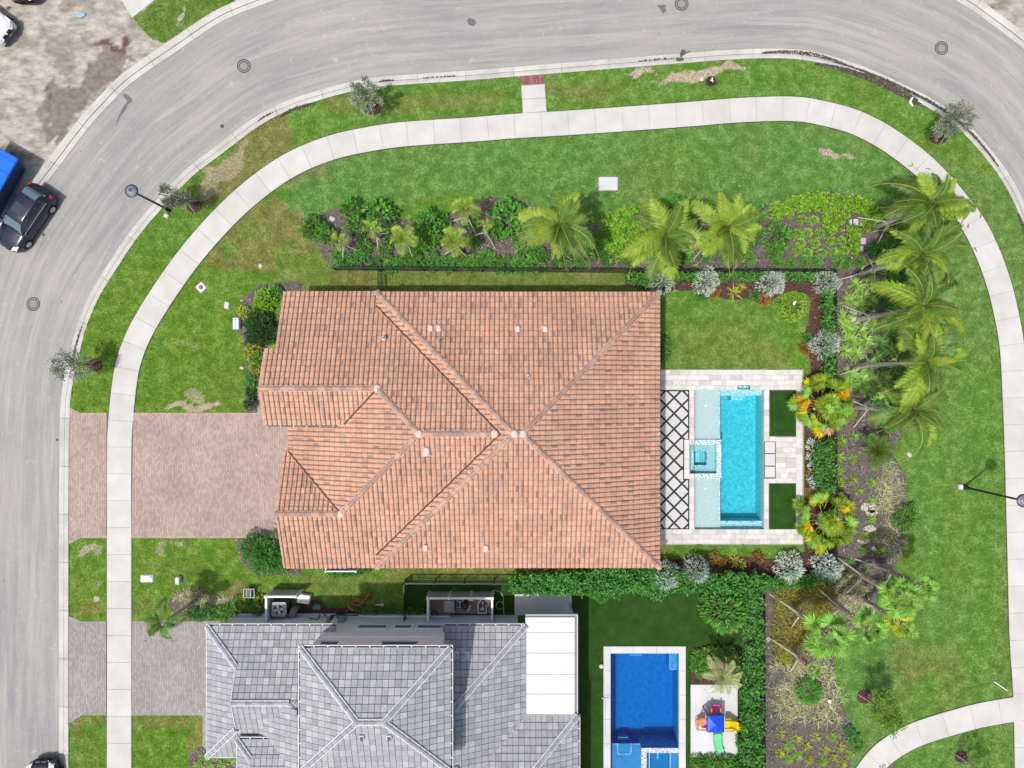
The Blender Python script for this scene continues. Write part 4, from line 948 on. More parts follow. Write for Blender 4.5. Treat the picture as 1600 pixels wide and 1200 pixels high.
for px, py in ((713,1025),(730,1025)):
    c = P(px, py, 3.8); z = 3 + K * (n1 - c[1]) + .06; mb = MB(); mb.bevbox(c[0] - .13, c[0] + .13, c[1] - .2, c[1] + .2, z - .1, z + .10, .06); obj('roof_vent', mb, m_whitemetal, roof1, world=False)
    obj('roof_vent_hood', MB().bevbox(c[0] - .085, c[0] + .085, c[1] - .14, c[1] + .15, z + .10, z + .13, .04), m_mgrey, roof1, world=False)
for px, py in ((608,1153),(565,1153)):
    c = P(px, py, 7.3); z = z2 + K * (c[1] - b1) + .06
    obj('roof_vent', MB().bevbox(c[0] - .13, c[0] + .13, c[1] - .14, c[1] + .14, z - .1, z + .14, .04), m_whitemetal, roof2, world=False)
    obj('roof_vent_hood', MB().bevbox(c[0] - .09, c[0] + .09, c[1] - .13, c[1] + .08, z + .14, z + .17, .03), m_black, roof2, world=False)
c = P(713, 1190, 4); z = 3 + K * (.82 - c[0]) + .06; obj('roof_vent', MB().bevbox(c[0] - .16, c[0] + .16, c[1] - .12, c[1] + .12, z - .1, z + .16, .04), m_whitemetal, roof1, world=False)
obj('roof_vent_hood', MB().bevbox(c[0] - .12, c[0] + .1, c[1] - .08, c[1] + .08, z + .16, z + .19, .03), m_black, roof1, world=False)

# white insulated panel roof over the rear porch
porch = thing('porch_roof', (2.3, -16.6, 0), 'flat white panelled patio roof on the east side of the grey house', 'patio roof')
x0, x1 = P(821, 0, 2.95)[0], P(898, 0, 2.95)[0]; y1, y0 = P(0, 964, 2.95)[1], P(0, 1116, 2.95)[1]; n = [y1, P(0, 988, 2.95)[1], P(0, 1020, 2.95)[1], P(0, 1053, 2.95)[1], P(0, 1084, 2.95)[1], y0]
for i in range(5): obj('panel', MB().bevbox(x0, x1, n[i + 1] + .012, n[i] - .012, 2.86, 2.99 - .0 * i, .01), m_whitemetal, porch)
obj('seam', MB().box(x0, x1, y0, y1, 2.85, 2.955, (.55, .55, .55)), m_whitemetal, porch)
mb = MB()
for k in range(34):
    y = y1 - .2 - (y1 - y0 - .4) * k / 33; mb.lathe((P(883.5, 0, 2.95)[0], y, 2.99), [(.022, 0), (.015, .012)], 6)
obj('rivet', mb, m_mgrey, porch, kind='stuff')
mb = MB(); mb.box(x1 + .0, x1 + .16, y0, y1 + .12, 2.80, 2.90, (.7, .62, .6)); mb.box(x0, x1, y1, y1 + .12, 2.8, 2.9, (.7, .62, .6)); obj('gutter', mb, m_mgrey, porch)
mb = MB(); mb.box(x1 + .14, x1 + .18, y0, y1 + .14, 2.78, 3.0); mb.box(x0, x1 + .16, y1 + .12, y1 + .15, 2.78, 3.0); mb.box(x0, x1, y0 - .03, y0, 2.8, 3.02); obj('gutter_lip', mb, m_whitemetal, porch)
for y in (y1 - .1, (y0 + y1) / 2): obj('post', MB().box(x1 - .12, x1, y - .06, y + .06, 0, 2.85), m_whitemetal, porch)

# ------------------------------------------------------------ the garden pool of the red-roofed house
pool = thing('swimming_pool', (13.5, -4.6, 0), 'turquoise swimming pool with raised square spa behind the red roofed house', 'swimming pool')
X = lambda px, z=0: P(px, 600, z)[0]; Y = lambda py, z=0: P(800, py, z)[1]
xa, xb, xc, xd = X(1085), X(1126.5), X(1193), X(1077); yt, yb_ = Y(609), Y(827); WL = -.02
mb = MB(); D = -1.45
def pit(mb, x0, x1, y0, y1, zt, zb, t=(1, 1, 1), sides='NSEW', th=.12):
    if 'W' in sides: mb.box(x0 - th, x0, y0, y1, zb, zt, t)
    if 'E' in sides: mb.box(x1, x1 + th, y0, y1, zb, zt, t)
    if 'S' in sides: mb.box(x0 - th, x1 + th, y0 - th, y0, zb, zt, t)
    if 'N' in sides: mb.box(x0 - th, x1 + th, y1, y1 + th, zb, zt, t)
pit(mb, xb, xc, yb_, yt, .09, D, sides='E', th=.05); mb.box(xb, xc, yb_ - .1, yb_, D, .09); mb.box(xb, X(1152), yt, yt + .1, D, .09); mb.box(X(1172), xc, yt, yt + .1, D, .09)
mb.box(X(1152), X(1172), Y(602), Y(602) + .1, -.4, .09); mb.box(X(1152) - .05, X(1152), yt + .1, Y(602), -.4, .09); mb.box(X(1172), X(1172) + .05, yt + .1, Y(602), -.4, .09)
obj('pool_wall', mb, m_plaster, pool)
mb = MB(); mb.box(xb, xc, yb_, yt, D - .1, D); obj('pool_floor', mb, m_plaster, pool)
mb = MB(); mb.box(xa, xb - .001, Y(748) * 0 + yb_, Y(748), -.16 - 1.2, -.16); mb.box(xa, xb - .001, Y(687), yt, -1.36, -.16);
mb.box(xa - .08, xa, yb_ - .08, Y(748), -.5, .09); mb.box(xa - .08, xa, Y(687), yt + .08, -.5, .09); mb.box(xa, xb, yt, yt + .08, -.5, .09); mb.box(xa, xb, yb_ - .08, yb_, -.5, .09)
obj('tanning_ledge', mb, m_ledge, pool)
mb = MB(); mb.box(xb, xc, yt - .38, yt - .0, D, -.34); mb.box(xb, xc, yb_, yb_ + .46, D, -.34); mb.box(X(1152), X(1172), yt - .02, Y(602), -.6, -.30); obj('step', mb, m_plaster, pool)
mb = MB(); mb.box(X(1147), X(1168), yt - .66, yt - .381, D, -.62); obj('step', mb, m_plaster, pool)
mb = MB()
for y in (yt - .36, yb_ + .40): mb.box(xb + .02, xc - .02, y, y + .05, -.35, -.335)
mb.box(xb - .06, xb - .01, yb_, yt, -.17, -.155); mb.box(X(1153), X(1171), Y(607), Y(603), -.31, -.295); mb.box(X(1148), X(1167), yt - .64, yt - .58, -.63, -.615)
obj('step_trim', mb, m_mos, pool)
for py in (634, 764): obj('bubbler', MB().lathe((X(1103.5), Y(py), -.16), [(.05, 0), (.03, .01)], 10, (1.5, 1.5, 1.5)), m_white, pool)
spa = obj('spa', MB().box(X(1085), X(1127), Y(695), Y(687), -1.2, .02).box(X(1085), X(1127), Y(748), Y(740), -1.2, .02).box(X(1119.5), X(1127), Y(740), Y(695), -1.2, .02), m_mos, pool)
obj('spa_bench', MB().box(X(1077.5), X(1119.5), Y(740), Y(695), -1.1, -.9).box(X(1077.5), X(1084.5), Y(740), Y(695), -.9, -.42).box(X(1107), X(1119.5), Y(740), Y(695), -.9, -.42).box(X(1084.5), X(1107), Y(705), Y(695), -.9, -.42).box(X(1084.5), X(1107), Y(740), Y(728), -.9, -.42), m_ledge, spa, world=False)
obj('spa_trim', MB().box(X(1083), X(1084.5), Y(729), Y(704), -.42, -.40).box(X(1107), X(1108.5), Y(729), Y(704), -.42, -.40).box(X(1083), X(1108.5), Y(705), Y(703.5), -.42, -.395).box(X(1083), X(1108.5), Y(729.5), Y(728), -.42, -.395).box(X(1077.3), X(1077.6), Y(740), Y(695), -.2, .09), m_mos, spa, world=False)
obj('spa_light', MB().box(X(1094), X(1095), Y(725), Y(708), -.9, -.88, (1.3, 1.3, 1.3)).box(X(1097), X(1097.7), Y(725), Y(708), -.9, -.88, (1.3, 1.3, 1.3)), m_white, spa, world=False)
mb = MB(); mb.box(xa - .02, xc + .02, yb_ - .02, yt + .02, -2.0, WL); obj('water', mb, m_water, pool)
obj('water', MB().box(X(1077.3), xa - .022, Y(740), Y(695), -1.5, WL).box(X(1152), X(1172), yt + .022, Y(602), -1.5, WL), m_water, pool)

# travertine deck: every slab on its own
deckb = MB(); DZ = .125
dk = [(1032,1254,578,609),(1032,1254,827,850),(1244,1254,609,827),(1212,1244,683,755),(1194,1202,609,690),(1194,1201,748,827),(1202,1212,682,690),(1201,1212,748,755),(1077,1085,609,687),(1077,1085,748,827),(1069,1077,687,748),(1077,1085,687,695),(1077,1085,740,748)]
deck = obj('pool_deck', MB().box(X(1077), X(1085), Y(695), Y(687), -.6, DZ - .02).box(X(1077), X(1085), Y(748), Y(740), -.6, DZ - .02).box(X(1031), X(1151.5), Y(608), Y(577), -.1, DZ - .02).box(X(1172.5), X(1255), Y(608), Y(577), -.1, DZ - .02).box(X(1151.5), X(1172.5), Y(601.5), Y(577), -.1, DZ - .02).box(X(1031), X(1255), Y(851), Y(828), -.1, DZ - .02).box(X(1194), X(1255), Y(828), Y(608), -.1, DZ - .02).box(X(1031), X(1077), Y(828), Y(608), -.1, DZ - .02).box(X(1077), X(1085), Y(687), Y(608), -.1, DZ - .02).box(X(1077), X(1085), Y(828), Y(748), -.1, DZ - .02), m_joint, kind='structure')
cache = {}
def paver(x0, x1, y0, y1):
    w, h = round(x1 - x0, 3), round(y1 - y0, 3); t = random.choice((.82, .9, .96, 1.0, 1.04, 1.06, .98)); key = (w, h, t)
    if key not in cache: cache[key] = MB().bevbox(0, w, 0, h, -.03, .0, .004, (t, t * random.uniform(.98, 1.0), t * random.uniform(.95, 1.0))).mesh('paver', m_trav)
    link('paver', cache[key], deck, (x0, y0, DZ + random.uniform(-.001, .002)))
for (a, b_, c_, d_) in dk:
    if (a, d_) == (1032, 609): rects = [(a, b_, 578, 602), (a, 1152, 602, 609), (1172, b_, 602, 609)]
    else: rects = [(a, b_, c_, d_)]
    for (p0, p1, q0, q1) in rects:
        x0, x1, y0, y1 = X(p0, .12), X(p1, .12), Y(q1, .12), Y(q0, .12); g = .004
        y = y0
        rows = max(1, int(round((y1 - y0) / .33))); 
        vertical = (x1 - x0) < .6 and (y1 - y0) > .8
        if vertical:
            y = y0
            while y < y1 - .05:
                h = random.choice((.4, .61, .61)); h = min(h, y1 - y); h = h if y1 - y - h > .15 else y1 - y; paver(x0 + g, x1 - g, y + g, y + h - g); y += h
            continue
        for r_ in range(rows):
            ya = y0 + (y1 - y0) * r_ / rows; yb2 = y0 + (y1 - y0) * (r_ + 1) / rows; x = x0
            while x < x1 - .05:
                wdt = random.choice((.3, .45, .61, .61, .75)); wdt = min(wdt, x1 - x); wdt = wdt if x1 - x - wdt > .2 else x1 - x
                paver(x + g, x + wdt - g, ya + g, yb2 - g); x += wdt
# black and white diamond terrace
dia = [(1031,609.5),(1077,609.5),(1077,687.5),(1069,687.5),(1069,748.5),(1077,748.5),(1077,827),(1031,827)]
obj('stone_infill', MB().prism([(X(x, .12), Y(y, .12)) for x, y in dia], .09, DZ - .006), m_grout, deck, world=False)
s_ = 24.4 / 2; inner = [[(1020,611.5),(1075,611.5),(1075,686),(1020,686)], [(1020,686),(1067.3,686),(1067.3,750),(1020,750)], [(1020,750),(1075,750),(1075,825.5),(1020,825.5)]]
hw = s_ - 2.15
for i in range(-4, 10):
    for j in range(-1, 22):
        cx0 = 1041 + (i - j % 2 * .5) * 24.4 ; cy0 = 621.6 + (j) * 12.2
        sq = [(cx0 - hw, cy0), (cx0, cy0 - hw), (cx0 + hw, cy0), (cx0, cy0 + hw)]
        full = None
        for cl in inner:
            q = clip_poly([(x, y, 0) for x, y in ccw(sq)], ccw(cl))
            if len(q) < 3: continue
            A = abs(sum(q[k][0] * q[(k + 1) % len(q)][1] - q[(k + 1) % len(q)][0] * q[k][1] for k in range(len(q)))) / 2
            if A < 3: continue
            t = random.uniform(.94, 1.04); obj('diamond_slab', MB().prism([(X(p[0], .12), Y(p[1], .12)) for p in q], .10, DZ, (t, t, t)), m_stone, deck, world=False)
for a, b_ in ((690.5, 708), (709.5, 727.5), (729, 746)):
    obj('stepping_slab', MB().bevbox(X(1195, .12), X(1211, .12), Y(b_, .12), Y(a, .12), .10, DZ + .002, .005), m_stone, deck, world=False)
obj('stone_infill', MB().box(X(1194, .12), X(1212.5, .12), Y(747.5, .12), Y(689.5, .12), .09, DZ - .012), m_grout, deck, world=False)
mb = MB()
for a, b_ in ((609.5, 682), (755, 828)): mb.box(X(1202, .12), X(1244, .12), Y(b_, .12), Y(a, .12), .08, DZ - .004)
obj('turf_edging', mb, m_dgrey, deck, world=False)
for a, b_, x0 in ((611, 680.5, 1203), (756.5, 826.5, 1202)):
    obj('turf_panel', MB().box(X(x0, .12), X(x0 + 40, .12), Y(b_, .12), Y(a, .12), .09, DZ + .012), m_turf, deck, world=False)

# ------------------------------------------------------------ the neighbour's deep blue pool
pool2o = thing('swimming_pool', (8.3, -18, 0), 'deep blue rectangular swimming pool with white coping in the neighbour garden', 'swimming pool')
px0_, px1_, py0_, py1_ = X(954), X(1061), Y(1300), Y(1021)
cop = [('v', 943, 954), ('v', 1061, 1071.5)]
for x0, x1 in ((943, 954), (1061, 1071.5)):
    y = 1010
    while y < 1290: obj('coping_stone', MB().bevbox(X(x0, .14), X(x1, .14), Y(y + 38, .14) + .004, Y(y, .14) - .004, -.02, .155, .012), m_pad, pool2o); y += 38
x = 954
while x < 1060: x2 = min(x + 36, 1061); obj('coping_stone', MB().bevbox(X(x, .14) + .004, X(x2, .14) - .004, Y(1021, .14), Y(1010, .14), -.02, .155, .012), m_pad, pool2o); x = x2
mb = MB(); pit(mb, px0_, px1_, py0_, py1_, .0, -1.8); obj('pool_wall', mb, m_plb, pool2o)
obj('pool_floor', MB().box(px0_, px1_, py0_, py1_, -1.9, -1.7), m_plb, pool2o)
obj('tanning_ledge', MB().box(px0_, X(1002), py0_, Y(1167.5), -1.7, -.45), m_plb2, pool2o)
obj('bench', MB().box(X(1050), px1_, Y(1052), py1_, -1.7, -.6), m_plb, pool2o)
obj('bench_trim', MB().box(X(1049), X(1050.5), Y(1052), py1_, -.62, -.585).box(X(1049), px1_, Y(1052.5), Y(1051), -.62, -.585).box(px0_, X(968), Y(1168.5), Y(1167.3), -.45, -.43).box(X(987), X(1002), Y(1168.5), Y(1167.3), -.45, -.43), m_mosg, pool2o)
obj('bottom_strip', MB().box(X(991), X(1011), Y(1040.5), Y(1038.5), -1.7, -1.68, (1.2, 1.4, 1.3)), m_white, pool2o)
mb = MB(); 
for k, (a, b_, z) in enumerate(((1163, 1168, -.9), (1168, 1175, -.75), (1175, 1182, -.6))): mb.box(X(968.5), X(986), Y(b_), Y(a), -1.7, z)
obj('step', mb, m_plb, pool2o)
mb = MB(); mb.box(X(966), X(967.5), Y(1184), Y(1167), -.45, -.425); mb.box(X(987), X(988.5), Y(1184), Y(1167), -.45, -.425); mb.box(X(966), X(988.5), Y(1184.5), Y(1183), -.45, -.425)
mb.box(X(970), X(984), Y(1174.5), Y(1173.5), -.75, -.73); mb.box(X(969), X(984), Y(1163.5), Y(1162.5), -.9, -.88); obj('step_trim', mb, m_mosg, pool2o)
spa2 = obj('spa', MB().box(X(1002), px1_, Y(1175.5), Y(1168), -1.7, .08).box(X(1002), X(1010), py0_, Y(1175.5), -1.7, .08), m_mosg, pool2o)
obj('spa_bench', MB().box(X(1010), X(1017), py0_, Y(1175.5), -1.2, -.4).box(X(1049), px1_, py0_, Y(1175.5), -1.2, -.4).box(X(1017), X(1049), py0_, Y(1175.5), -1.2, -.85), m_plb2, spa2, world=False)
obj('spa_trim', MB().box(X(1016.3), X(1017.6), py0_, Y(1176), -.4, -.38).box(X(1048.5), X(1049.8), py0_, Y(1176), -.4, -.38).box(X(1031), X(1033), Y(1197), Y(1177), -.85, -.83, (1, 1.1, 1.2)), m_white, spa2, world=False)
obj('water', MB().box(px0_ - .02, px1_ + .02, py0_, py1_ + .02, -2.2, -.03), m_wblue, pool2o)
# ============================================================ PLANTS
l_green = leafmat('glossy green leaf', (0.076, 0.246, 0.031), (0.145, 0.383, 0.048), .4)
l_hedge = leafmat('hedge leaf', (0.053, 0.199, 0.034), (0.114, 0.332, 0.053), .4)
l_dark = leafmat('dark green leaf', (0.029, 0.088, 0.026), (0.056, 0.144, 0.035), .5)
l_lime = leafmat('lime green leaf', (0.188, 0.425, 0.022), (0.312, 0.575, 0.044), .45, .35)
l_yel = leafmat('yellow green leaf', (0.312, 0.408, 0.036), (0.456, 0.504, 0.060), .5, .35)
l_silver = leafmat('silver grey leaf', (0.447, 0.546, 0.472), (0.621, 0.696, 0.621), .7, .1)
l_sage = leafmat('olive grey leaf', (0.188, 0.237, 0.163), (0.325, 0.362, 0.263), .55, .15)
l_varieg = leafmat('cream striped blade', (.36, .42, .16), (.56, .56, .32), .6, .2)
l_palm = leafmat('coconut palm leaflet', (0.185, 0.337, 0.034), (0.354, 0.505, 0.059), .45, .3)
l_palmd = leafmat('mature palm leaflet', (0.082, 0.184, 0.028), (0.164, 0.286, 0.048), .45, .3)
l_date = leafmat('pale date palm leaflet', (0.336, 0.448, 0.182), (0.476, 0.560, 0.252), .55, .2)
l_sabal = leafmat('fan palm leaf', (0.205, 0.427, 0.068), (0.375, 0.614, 0.120), .45, .3)
l_fanyel = leafmat('yellowing fan leaf', (0.375, 0.500, 0.025), (0.525, 0.587, 0.037), .5, .35)
l_fire = leafmat('firebush leaf', (0.332, 0.351, 0.023), (0.585, 0.488, 0.029), .6, .3)
l_red = leafmat('red and orange croton leaf', (0.308, 0.070, 0.028), (0.280, 0.238, 0.042), .5, .2)
m_rach = M('yellow frond stalk', (.36, .37, .10), .5, .1)
m_brown = M('dry palm thatch', (.46, .27, .16), .9, .25)
m_flower = M('white flower', (.85, .85, .85), .6, .02)

def leaf(mb, c, d, up, L, W, t):              # folded four-triangle leaf
    d = d / (np.linalg.norm(d) + 1e-9); s_ = np.cross(d, up); s_ /= (np.linalg.norm(s_) + 1e-9); nn_ = np.cross(s_, d)
    c = np.asarray(c); mid = c + d * L * .5
    mb.add([c, mid + s_ * W / 2 + nn_ * W * .18, c + d * L, mid - s_ * W / 2 + nn_ * W * .18], [(0, 1, 2), (0, 2, 3)], t)
def rt(lo=.65, hi=1.35):
    g = random.uniform(lo, hi); return (g * random.uniform(.92, 1.1), g, g * random.uniform(.85, 1.1))
def dome_foliage(mb, n, r, h, L, W, rough=.25, z0=.05, dead=0, up=.6, lobes=5, flat=.5):
    ph = [random.uniform(0, 6.28) for _ in range(4)]
    for _ in range(n):
        a = random.uniform(0, 2 * pi); u = random.random() ** flat
        R_ = r * (1 + rough * (sin(lobes * a + ph[0]) * .5 + sin(2 * a + ph[1]) * .4 + sin((lobes + 4) * a + ph[2]) * .3))
        rr = R_ * u; zz = z0 + h * sqrt(max(0, 1 - (u * .97) ** 2)) * random.uniform(.62, 1.04)
        d = np.array([cos(a) * (.3 + u) + random.gauss(0, .5), sin(a) * (.3 + u) + random.gauss(0, .5), up * (1.1 - u) + random.gauss(0, .3)])
        leaf(mb, (rr * cos(a), rr * sin(a), zz), d, np.array([random.gauss(0, .22), random.gauss(0, .22), 1.0]), L * random.uniform(.7, 1.2), W * random.uniform(.7, 1.2), rt())
    return mb
def stem_mesh(mb, r, h, n=5):
    for k in range(n):
        a = 2 * pi * k / n + random.uniform(-.3, .3); mb.tube([(0, 0, 0), (r * .35 * cos(a), r * .35 * sin(a), h * .45), (r * .7 * cos(a), r * .7 * sin(a), h * .8)], [.02, .015, .006], 4)
    return mb
proto = {}
def shrub(key, mat, px, py, r, h, label, group=None, cat='shrub', n=260, L=.11, W=.06, name='shrub', rough=.25, z=ZL, nv=3, up=.6, flat=.5, stems=True, sc=None):
    """r, h in metres; a few leaf layouts of each kind are shared, turned and resized"""
    k = (key, random.randrange(nv))
    if k not in proto:
        L = min(.55, L * 1.2 / r); W = min(.36, W * 1.35 / r); n = int(min(1500, max(70, 2.3 * pi / (.5 * L * W))))
        fm = dome_foliage(MB(), n, 1.0, 1.0, L, W, rough, .02, up=up, flat=flat).mesh('foliage', mat)
        sm = stem_mesh(MB(), 1, 1).mesh('stem', m_bark) if stems else None; proto[k] = (fm, sm)
    fm, sm = proto[k]; c = P(px, py, z + h * .6); rz = random.uniform(0, 6.28)
    if sm:
        t = thing(name, (c[0], c[1], z), label, cat, group, rz=rz); t.scale = (r, r * random.uniform(.92, 1.06), h)
        link('foliage', fm, t); link('stem', sm, t); return t
    o = link(name, fm, None, (c[0], c[1], z), rz, (r, r * random.uniform(.9, 1.08), h)); return setp(o, label, cat, group)
def spiky(key, mat, px, py, r, h, label, group=None, cat='plant', n=30, W=.05, name='grass_clump', z=ZL, nv=4, droop=.5, double=1):
    k = (key, random.randrange(nv))
    if k not in proto:
        mb = MB()
        for i in range(n):
            a = 2 * pi * i / n * 1.0 + random.uniform(-.35, .35); el = random.uniform(.25, 1.25); L = random.uniform(.7, 1.1)
            p0 = np.array([.06 * cos(a), .06 * sin(a), 0]); s_ = np.array([-sin(a), cos(a), 0]) * W * 1.5 / 2 / .4; pts = []
            for q in (0, .35, .7, 1.0):
                rr = L * (q * cos(el) + q * q * droop * .4); zz = L * (q * sin(el) - q * q * droop * .6); pts.append(p0 + np.array([cos(a) * rr, sin(a) * rr, max(.02, zz)]))
            w_ = [.7, 1, .8, .05]; v = []
            for q in range(4): v += [pts[q] - s_ * w_[q] * .5, pts[q] + s_ * w_[q] * .5]
            mb.add(v, [(0, 1, 3, 2), (2, 3, 5, 4), (4, 5, 7, 6)], rt(.7, 1.35))
        proto[k] = mb.mesh('foliage', mat)
    c = P(px, py, z + h * .4); r *= 1.15; o = link(name, proto[k], None, (c[0], c[1], z), random.uniform(0, 6.28), (r, r, h)); return setp(o, label, cat, group)

# feather frond: arching stalk with two rows of drooping leaflets, pointing along +x from the crown, length 1
def frond_mesh(name, mats, n=26, LL=.26, WL_=.024, rise=.30, fall=.55, hang=.5, side=.0, curl=.0, wst=.0075):
    rc = MB(); lf = MB(); pts = []
    for i in range(13):
        q = i / 12; x = q * (1 - .12 * q * q); z = rise * q * 1.6 - (rise * 1.6 + fall) * q ** 2.3; y = side * q * q; pts.append(np.array([x, y, z]))
    rc.tube(pts, [wst * (1 - .8 * i / 12) + .002 for i in range(13)], 4, cap=False)
    P_ = np.array(pts)
    for i in range(n):
        q = .10 + .90 * i / (n - 1); f_ = q * 12; j = min(11, int(f_)); u = f_ - j; c = P_[j] * (1 - u) + P_[j + 1] * u; tdir = P_[j + 1] - P_[j]; tdir /= np.linalg.norm(tdir)
        env = sin(min(1, .18 + q * 1.02) * pi) ** .55 if q < .97 else .35
        for s_ in (-1, 1):
            out = np.array([-tdir[1], tdir[0], 0]) * s_; out /= np.linalg.norm(out)
            L = LL * env * random.uniform(.68, 1.15); d = out * .80 + tdir * (.35 + .5 * q) + np.array([0, 0, .18 - .1 * q + curl]); d /= np.linalg.norm(d)
            tip = c + d * L * .55; d2 = d + np.array([0, 0, -hang * random.uniform(.7, 1.3)]); d2 /= np.linalg.norm(d2); end = tip + d2 * L * .5
            wv = np.cross(d, [0, 0, 1]); wv /= np.linalg.norm(wv) + 1e-9; wv = wv * WL_ / 2
            t = rt(.75, 1.3) if random.random() > .06 else (2.0, 1.2, .9)
            lf.add([c - wv * .6, c + wv * .6, tip + wv, tip - wv, end], [(0, 1, 2, 3), (3, 2, 4)], t)
    k = len(lf.v)
    m = MB(); m.v = lf.v + rc.v; m.f = lf.f + [tuple(a + lf.n for a in f) for f in rc.f]; m.t = lf.t + rc.t; m.m = [0] * len(lf.f) + [1] * len(rc.f); m.n = lf.n + rc.n
    return m.mesh(name, mats)
random.seed(21)
m_dead = M('dead brown frond', (.36, .24, .12), .9, .2)
FR = {'dead': [frond_mesh('frond', [m_dead, m_dead], 60, .20, .010, rise=.1, fall=.75, hang=1.4, side=s_) for s_ in (.1, -.1)], 'coco': [frond_mesh('frond', [l_palm, m_rach], 74, .25, .0135, rise=r_, fall=f_, hang=h_, side=s_) for r_, f_, h_, s_ in ((.30, .42, .75, .06), (.42, .58, 1.0, -.08), (.20, .30, .45, .14), (.46, .25, 1.5, -.10), (.12, .48, 1.1, .03))],
      'cocod': [frond_mesh('frond', [l_palmd, m_rach], 74, .25, .0125, rise=r_, fall=f_, hang=h_, side=s_) for r_, f_, h_, s_ in ((.30, .45, .7, .05), (.44, .55, 1.2, -.06), (.18, .30, .5, .16), (.48, .2, 1.5, -.12))],
      'small': [frond_mesh('frond', [l_palm, m_rach], 20, .34, .034, rise=r_, fall=f_, hang=.3, side=s_, curl=.25) for r_, f_, s_ in ((.35, .5, .05), (.5, .7, -.08), (.25, .3, .1))],
      'green': [frond_mesh('frond', [l_palmd, m_rach], 22, .36, .03, rise=r_, fall=f_, hang=.3, side=s_, curl=.2) for r_, f_, s_ in ((.35, .5, .05), (.5, .7, -.08), (.25, .3, .1))],
      'front': [frond_mesh('frond', [l_palmd, m_rach], 30, .30, .030, rise=r_, fall=f_, hang=.7, side=s_) for r_, f_, s_ in ((.35, .5, .05), (.45, .8, -.08), (.2, .35, .1))],
      'date': [frond_mesh('frond', [l_date, m_rach], 34, .20, .016, rise=r_, fall=f_, hang=.2, side=s_, curl=.15) for r_, f_, s_ in ((.35, .4, .05), (.45, .5, -.06), (.25, .3, .08))]}
def place_frond(t, kind, az, pitch, L, z, roll=0, off=.05):
    o = link('frond', random.choice(FR[kind]), t, (off * cos(az), off * sin(az), z)); o.rotation_euler = (roll, -pitch, az); o.scale = (L, L, L); return o
def trunk_mesh(mb, h, r0, r1, lean=(0, 0), rings=14, bulge=1.25):
    pts = []; rad = []
    for i in range(rings * 2):
        q = i / (rings * 2 - 1); pts.append((lean[0] * q * q, lean[1] * q * q, h * q)); rad.append((r0 * (1 + (bulge - 1) * max(0, 1 - q * 7)) * (1 - q) + r1 * q) * (1.06 if i % 2 else .95))
    return mb.tube(pts, rad, 9)
def braces(t, n, rad, h, r=.035, z=0, a0=None):
    a0 = random.uniform(0, 6.28) if a0 is None else a0
    for k in range(n):
        a = a0 + 2 * pi * k / n; obj('brace', MB().tube([(rad * cos(a), rad * sin(a), z - .02), (.1 * cos(a), .1 * sin(a), h)], r, 5), m_wood, t, world=False)
    obj('brace_collar', MB().lathe((0, 0, h - .12), [(.155, 0), (.165, .12), (.155, .26)], 9, top=False), m_wood, t, world=False)
def feather_palm(px, py, h, L, nf, label, kind='coco', trunk=(.14, .09), mt=None, br=3, name='coconut_palm', group='coconut palms in the planting beds', azs=None, bend=0, brad=1.3, bh=1.5, lo=-.35, hi=.95, crown=.0, a0=None):
    c = P(px, py, h); t = thing(name, (c[0], c[1], ZL), label, 'palm tree', group); h = h - ZL
    if name == 'coconut_palm': nf += 7; L *= 1.22
    obj('trunk', trunk_mesh(MB(), h - crown, *trunk), mt or m_trunk, t, world=False)
    if crown: obj('crownshaft', MB().tube([(0, 0, h - crown), (0, 0, h - crown * .6), (0, 0, h)], [trunk[1] * 1.05, trunk[1] * 1.3, trunk[1] * .6], 8, (.8, 1, .8)), l_sabal, t, world=False)
    if br: braces(t, br, brad, bh, a0=a0)
    for k in range(nf):
        az = (azs[k % len(azs)] + random.uniform(-.1, .1)) if azs and k < len(azs) else k * 2.39996 + random.uniform(-.2, .2)
        if name == 'coconut_palm': az += random.uniform(-.28, .28)
        q = k / max(1, nf - 1); pitch = lo + (hi - lo) * q ** 1.2 + random.uniform(-.18, .18)
        kd = kind if kind != 'coco' or random.random() > .3 + .5 * q else 'cocod'
        place_frond(t, kd, az, pitch, L * (1 - .38 * q) * (random.uniform(.72, 1.12) if name == 'coconut_palm' else random.uniform(.88, 1.08)), h + .05 * q, random.uniform(-.35, .35))
    if name == 'coconut_palm':                 # spear leaf and sheath, one or two dead fronds hanging
        for _ in range(random.choice((1, 2, 2))): place_frond(t, 'dead', random.uniform(0, 6.28), -.75, L * .62, h - .1)
        obj('leaf_base', MB().lathe((0, 0, h - .35), [(.10, 0), (.17, .2), (.15, .42), (.05, .6)], 9, (.8, .8, .6)), l_palmd, t, world=False)
    return t
D = lambda *a: [radians(x) for x in a]
feather_palm(875, 352, 5.0, 2.75, 14, 'large coconut palm in the north bed left of the concrete lid, fronds over the lawn', azs=D(62, 75, 145, 195, 200, 268, 290, 320, 325, 15, 5), a0=.4)
feather_palm(1040, 368, 5.2, 3.0, 15, 'large coconut palm over the corner of the red roof, frond hanging past the eave', azs=D(105, 150, 35, 45, 205, 225, 245, 272, 285, 335, 345, 10, 120), a0=.9)
feather_palm(1138, 355, 5.4, 2.7, 15, 'large coconut palm left of the lime green groundcover band', azs=D(95, 130, 35, 10, 355, 310, 300, 275, 255, 225, 170, 60), a0=2)
feather_palm(1452, 320, 5.8, 2.75, 15, 'northernmost coconut palm of the east bed, fronds over the pavement', azs=D(95, 20, 35, 8, 340, 355, 175, 200, 255, 310, 60, 150), a0=2.6)
feather_palm(1440, 398, 6.6, 2.9, 14, 'second coconut palm down the east bed with one frond reaching the pavement', azs=D(20, 25, 350, 190, 200, 170, 265, 300, 60, 120), a0=3.4)
